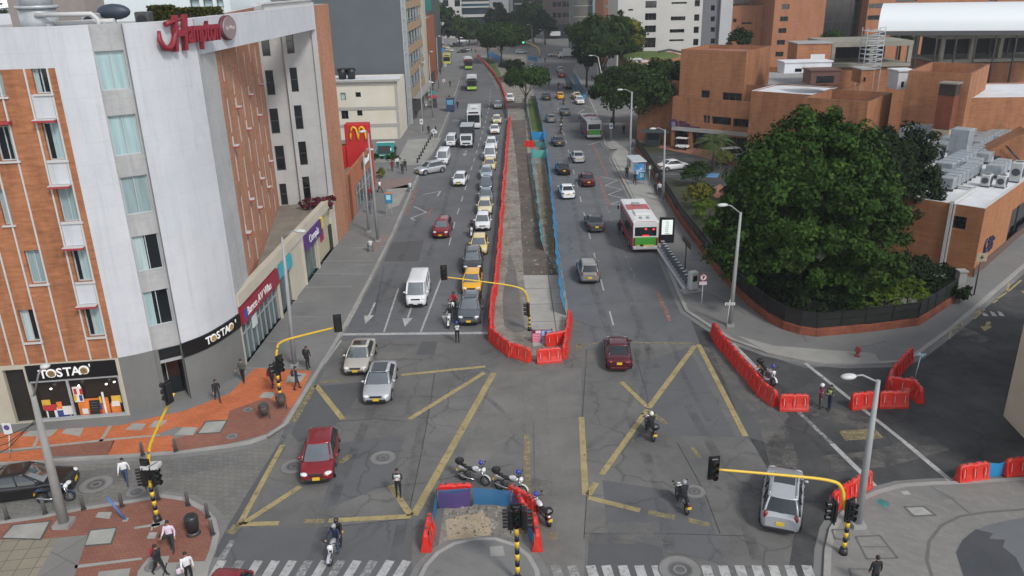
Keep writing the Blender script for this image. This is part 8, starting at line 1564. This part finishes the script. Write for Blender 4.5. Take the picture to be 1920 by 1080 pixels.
a=person('person in dark green jacket standing on the terracotta paving by the hotel corner',457,716,-95,'stroll','khaki','black'); 
person('person with long dark hair and grey midriff walking past the grey hotel base',409,752,-60,'walk','black','dark','long',.95)
a=person('person in dark jacket carrying a red bag beside the yellow mast',512,726,70,'stroll','dark','navy'); bag('red bag on the person beside the yellow mast',a,'red','hand',1)
person('person in black half hidden behind the yellow traffic light',524,715,80,'stand','black','black')
a=person('person in navy with white shoes waiting at the kerb',558,730,20,'stroll','navy','dark'); bag('dark backpack on the person waiting at the kerb',a,'dark')
a=person('person all in black with a backpack near the lamp on the hotel pavement',578,691,-30,'stand','black','black'); bag('black backpack on the person in black by the lamp',a,'black')
person('woman with long dark hair in white top crossing the cobbled street',238,906,-75,'walk','white','jean','long',.97,.02)
a=person('person in pale pink jacket and dark trousers walking past the bin',324,1032,-85,'stroll','pinkwhite','dark','tail',1.0); bag('dark shoulder bag on the person in pale pink',a,'dark','hand',-1)
a=person('person in black with hair tied up carrying a red backpack at the bottom edge',301,1077,-25,'walk','black','black','tail',1.0); bag('red backpack of the person in black at the bottom edge',a,'red')
a=person('person in white top holding a pink bag at the bottom edge',357,1092,-60,'stroll','white','black','short',.98); bag('pink bag held by the person in white at the bottom edge',a,'pinkwhite','hand',-1)
person('traffic officer in white striped vest standing in the left junction',748,931,-90,'fold','dark','black','short',1.0,.012,vest=POLV)
person('traffic officer in white vest and blue helmet at the stop line',858,642,-80,'fold','dark','black','short',1.0,.012,helmet=HBU,vest=POLV)
person('road worker in white helmet and maroon reflective vest',1536,766,-20,'stand','maroon','dark','short',1.0,.012,helmet=HWH,vest=RDV); person('road worker in lime reflective vest beside the white helmeted one',1554,769,-160,'hold','dark','navy','short',1.02,.012,vest=HVV)
person('person in grey green top walking by the curved brick plinth',1327,483,-80,'stroll','bluegrey','black'); person('person in dark clothes walking beyond the advert totem',1269,402,95,'walk','khaki','black'); person('woman in black and white stepping into the road beside the near bus',1161,441,60,'walk','black','dark','long',.97,.012)
person('person in black standing at the blue shelter end',1175,334,-95,'stand','black','dark'); person('person in black walking below the blue bus shelter',1190,346,-90,'walk','black','black'); person('left person of the couple beside the pale lamp post',1229,366,-70,'stand','black','dark'); person('person in white and jeans in the couple by the pale lamp post',1236,366,-110,'stand','white','jean'); person('person in black half behind the pale lamp post',1246,362,-90,'stand','black','black'); person('person in beige walking along the railing above the couple',1232,345,100,'walk','beige','grey')
for k,(px,py,tp,lg,dg,lab) in enumerate(((1150,242,'black','dark',90,'tall dark pedestrian under the tree beyond the far bus'),(1169,252,'black','black',-90,'dark pedestrian walking toward us past the tall lamp'),(1186,278,'grey','jean',-90,'pedestrian in grey near the railing start'),(1198,287,'khaki','black',90,'pedestrian close to the railing start in olive'),(1110,152,'black','black',-90,'dark pedestrian among the avenue trees'),(1116,158,'dark','black',90,'second dark pedestrian among the avenue trees'),(1147,237,'dark','navy',90,'pedestrian in the tree shade beside the tall one'))): person(lab,px,py,dg,'walk',tp,lg)
for k,(px,py,tp,lg,dg,hr,ps,lab) in enumerate(((713,361,'white','black',-30,'short','walk','person in white top and black trousers by the restaurant'),(698,373,'red','black',-80,'long','stand','person in red at the restaurant window, left of two'),(692,376,'maroon','dark',-60,'short','stand','person in dark red at the restaurant window'),(693,400,'bluegrey','jean',-80,'short','walk','person in blue walking below the restaurant window'),(736,321,'maroon','maroon',-90,'short','walk','person in dark red by the pale pavement'),(746,315,'white','black',-85,'short','walk','person with white top beyond the dark red one'),(760,320,'black','dark',-70,'short','walk','dark clad person right of the thin lamp post'),(755,326,'dark','black',-90,'short','stroll','dark clad person left of the thin lamp post'),(742,292,'black','dark',-90,'short','stroll','person beside the teal kiosk'),(804,252,'black','black',-90,'short','stand','lone black clad walker on the middle left pavement'),(781,222,'dark','black',-90,'short','stand','dark figure at the shop fronts of the dark office'),(822,135,'navy','black',-90,'short','walk','walker in navy far along the left pavement'),(826,140,'black','dark',90,'short','walk','walker in black far along the left pavement'),(818,128,'dark','jean',-90,'short','walk','small far walker beside the brick street building'),(824,118,'grey','black',-90,'short','walk','small far walker in grey near the yellow bus'),(843,192,'dark','black',-90,'short','stand','person at the blue newspaper stand'),(851,200,'beige','black',-85,'short','stand','person with pale top at the roadside by the stand'),(858,204,'black','black',-85,'short','stand','person in black at the roadside by the stand'),(844,163,'black','dark',-90,'short','walk','walker beyond the blue newspaper stand'),(884,98,'black','black',-90,'short','walk','pedestrian crossing the far brick plaza'),(892,100,'dark','black',90,'short','walk','second pedestrian crossing the far brick plaza'),(1022,117,'black','dark',-90,'short','walk','pedestrian in the far junction'),(1002,414+0,'x','x',0,'','','')[:8])[:22]): person(lab,px,py,dg,ps,tp,lg,hr)
person('person in dark uniform under the clinic porch',1266,278,-110,'stand','navy','black',z=.16); person('dark clad person near the bottom right edge of the frame',1637,1103,100,'stand','black','black')
# riders and their machines
def rider(plabel,mlabel,px,py,deg,tank,top,legs,helm,front=True,topbox=False,two=None,dy=.9):
    d=Vector((math.cos(rad(deg)),math.sin(rad(deg)),0)); v=G(px,py); v=v+(-d if front else d)*dy; v.z=.012; moto(mlabel,v,rad(deg),tank,0,topbox,'ridden motorcycles'); me,hd,tp,zmin,V=body_mesh('ride')
    p=v-d*.28; person(plabel,0,0,deg,'ride',top,legs,at=(p.x,p.y,-.0),helmet=helm)
    if two: p=v-d*.66; person(two,0,0,deg,'ride','black','black',at=(p.x,p.y,.04),helmet=HBL)
rider('rider in navy with a white helmet on the silver motorcycle at lower left','silver motorcycle with two riders heading for the near crossing',618,1066,-97,'silver','navy','jean',HGR,True,False,'passenger in black behind the navy rider')
rider('rider in black with top box riding away through the right junction','black motorcycle with top box riding away through the right junction',1227,832,97,'blackm','black','dark',HWH,False,True)
rider('rider in black with teal bag near the pale manhole','dark motorcycle near the pale manhole on the right',1290,970,98,'blackm','black','dark',HGR,False,False)
rider('rider in bright red jacket beside the queue','dark motorcycle under the red jacketed rider',849,592,-92,'blackm','red','dark',HBL); rider('rider in black on the white scooter like motorcycle at the front of the queue','white fronted motorcycle at the front of the queue',841,618,-94,'whitem','black','dark',HBL); rider('rider in black beside the white hatchback','white motorcycle beside the white hatchback',884,447,-90,'whitem','black','black',HBL)
rider('first far rider on the right carriageway','far dark motorcycle behind the small grey car',1053,252,93,'blackm','black','dark',HWH,False); rider('second far rider just ahead of the first','far dark motorcycle ahead of the first far rider',1054,231,93,'blackm','black','black',HBL,False); rider('far rider behind the bright yellow taxi','far motorcycle behind the bright yellow taxi',1058,197,93,'blackm','dark','black',HBL,False); rider('far rider left of the blue netting bed','far motorcycle left of the blue netting bed',1048,168,93,'blackm','black','black',HBL,False); rider('far rider by the spreading median tree','far motorcycle by the spreading median tree',1030,162,93,'blackm','black','black',HBL,False)
# newspaper stand at the far left kerb
v=G(845,208,.13); t=thing('news_stand','blue newspaper stand at the left kerb','stand',v); b=MB(); b.box((0,0,1.3),(1.6,2.,2.6),bev=.06); b.build('case',M('stand_blue',(.03,.05,.12),.4,.2),t); b=MB(); b.box((0,-1.02,1.9),(1.3,.05,1.0)); b.build('screen',M('stand_screen',(.10,.3,.45),.3,.3),t); b=MB(); b.box((0,0,2.68),(1.8,2.2,.12)); b.build('roof',FRD,t)
for k,(px,py,c,lab) in enumerate(((812,193,(.01,.16,.14),'teal parasol over a stall by the far left shops'),(806,172,(.5,.5,.48),'white awning stall by the far left shops'),(813,202,(.3,.02,.03),'red stall canopy by the far left shops'))):
    v=G(px,py,.13); t=thing('street_stall',lab,'stall',v); b=MB(); b.tube([(0,0,2.2),(0,0,2.7)],[1.3,.1],8,0,False); b.build('canopy',M('stall_%d'%k if False else ('canopy_stall_teal','canopy_stall_white','canopy_stall_red')[k],c,.6,.1),t); b=MB(); b.tube([(0,0,0),(0,0,2.5)],.04,6); b.build('post',FRD,t); b=MB(); b.box((.2,0,.5),(1.2,.8,1.0)); b.build('counter',FRD,t)
# overhead cables and bicycle sign at the left edge, litter
v=G(18,860,.13); t=thing('road_sign','small white bicycle sign on a thin post at the left edge','sign',v); q=onY(17,812,v.y); b=MB(); b.tube([tuple(Vector((0,0,0))),(q.x-v.x,0,q.z-v.z)],.03,6); b.build('post',LGT,t); b=MB(); b.box((q.x-v.x,-.05,q.z-v.z+.3),(.5,.04,.7),bev=.02); b.build('plate',SWH,t); b=MB(); b.cyl((q.x-v.x,-.08,q.z-v.z+.4),.16,.02,'Y',14); b.build('symbol',M('sign_purple_mark',(.1,.05,.2),.5,0),t)
t=thing('overhead_cable','dark cables sagging from the concrete lamp to the left edge','cable',G(110,900)); b=MB(); D=G(122,988).y; a0=onY(68,785,D)
for k,(x,y) in enumerate(((-40,870),(-40,850),(-60,830))):
    e=onY(x,y,D+1); b.tube([a0+Vector((0,0,-.12*k)),(a0+e)/2+Vector((0,0,-.35)),e],.02,5)
b.build('wire',BLACK,t,world=True)

# HAZE: thin even air over the whole place, so the far end of the avenue pales a little
mb=MB(); mb.box((0,650,39),(1900,1720,81)); hz=mb.build('haze',[]); hz['kind']='stuff'
hm=bpy.data.materials.new('haze_air'); hm.use_nodes=True; t=hm.node_tree; t.nodes.clear(); o=nd(t,'ShaderNodeOutputMaterial'); v=nd(t,'ShaderNodeVolumePrincipled'); v.inputs['Color'].default_value=(.86,.90,.95,1); v.inputs['Density'].default_value=.00026; v.inputs['Anisotropy'].default_value=.2; t.links.new(v.outputs[0],o.inputs['Volume']); hz.data.materials.clear(); hz.data.materials.append(hm)
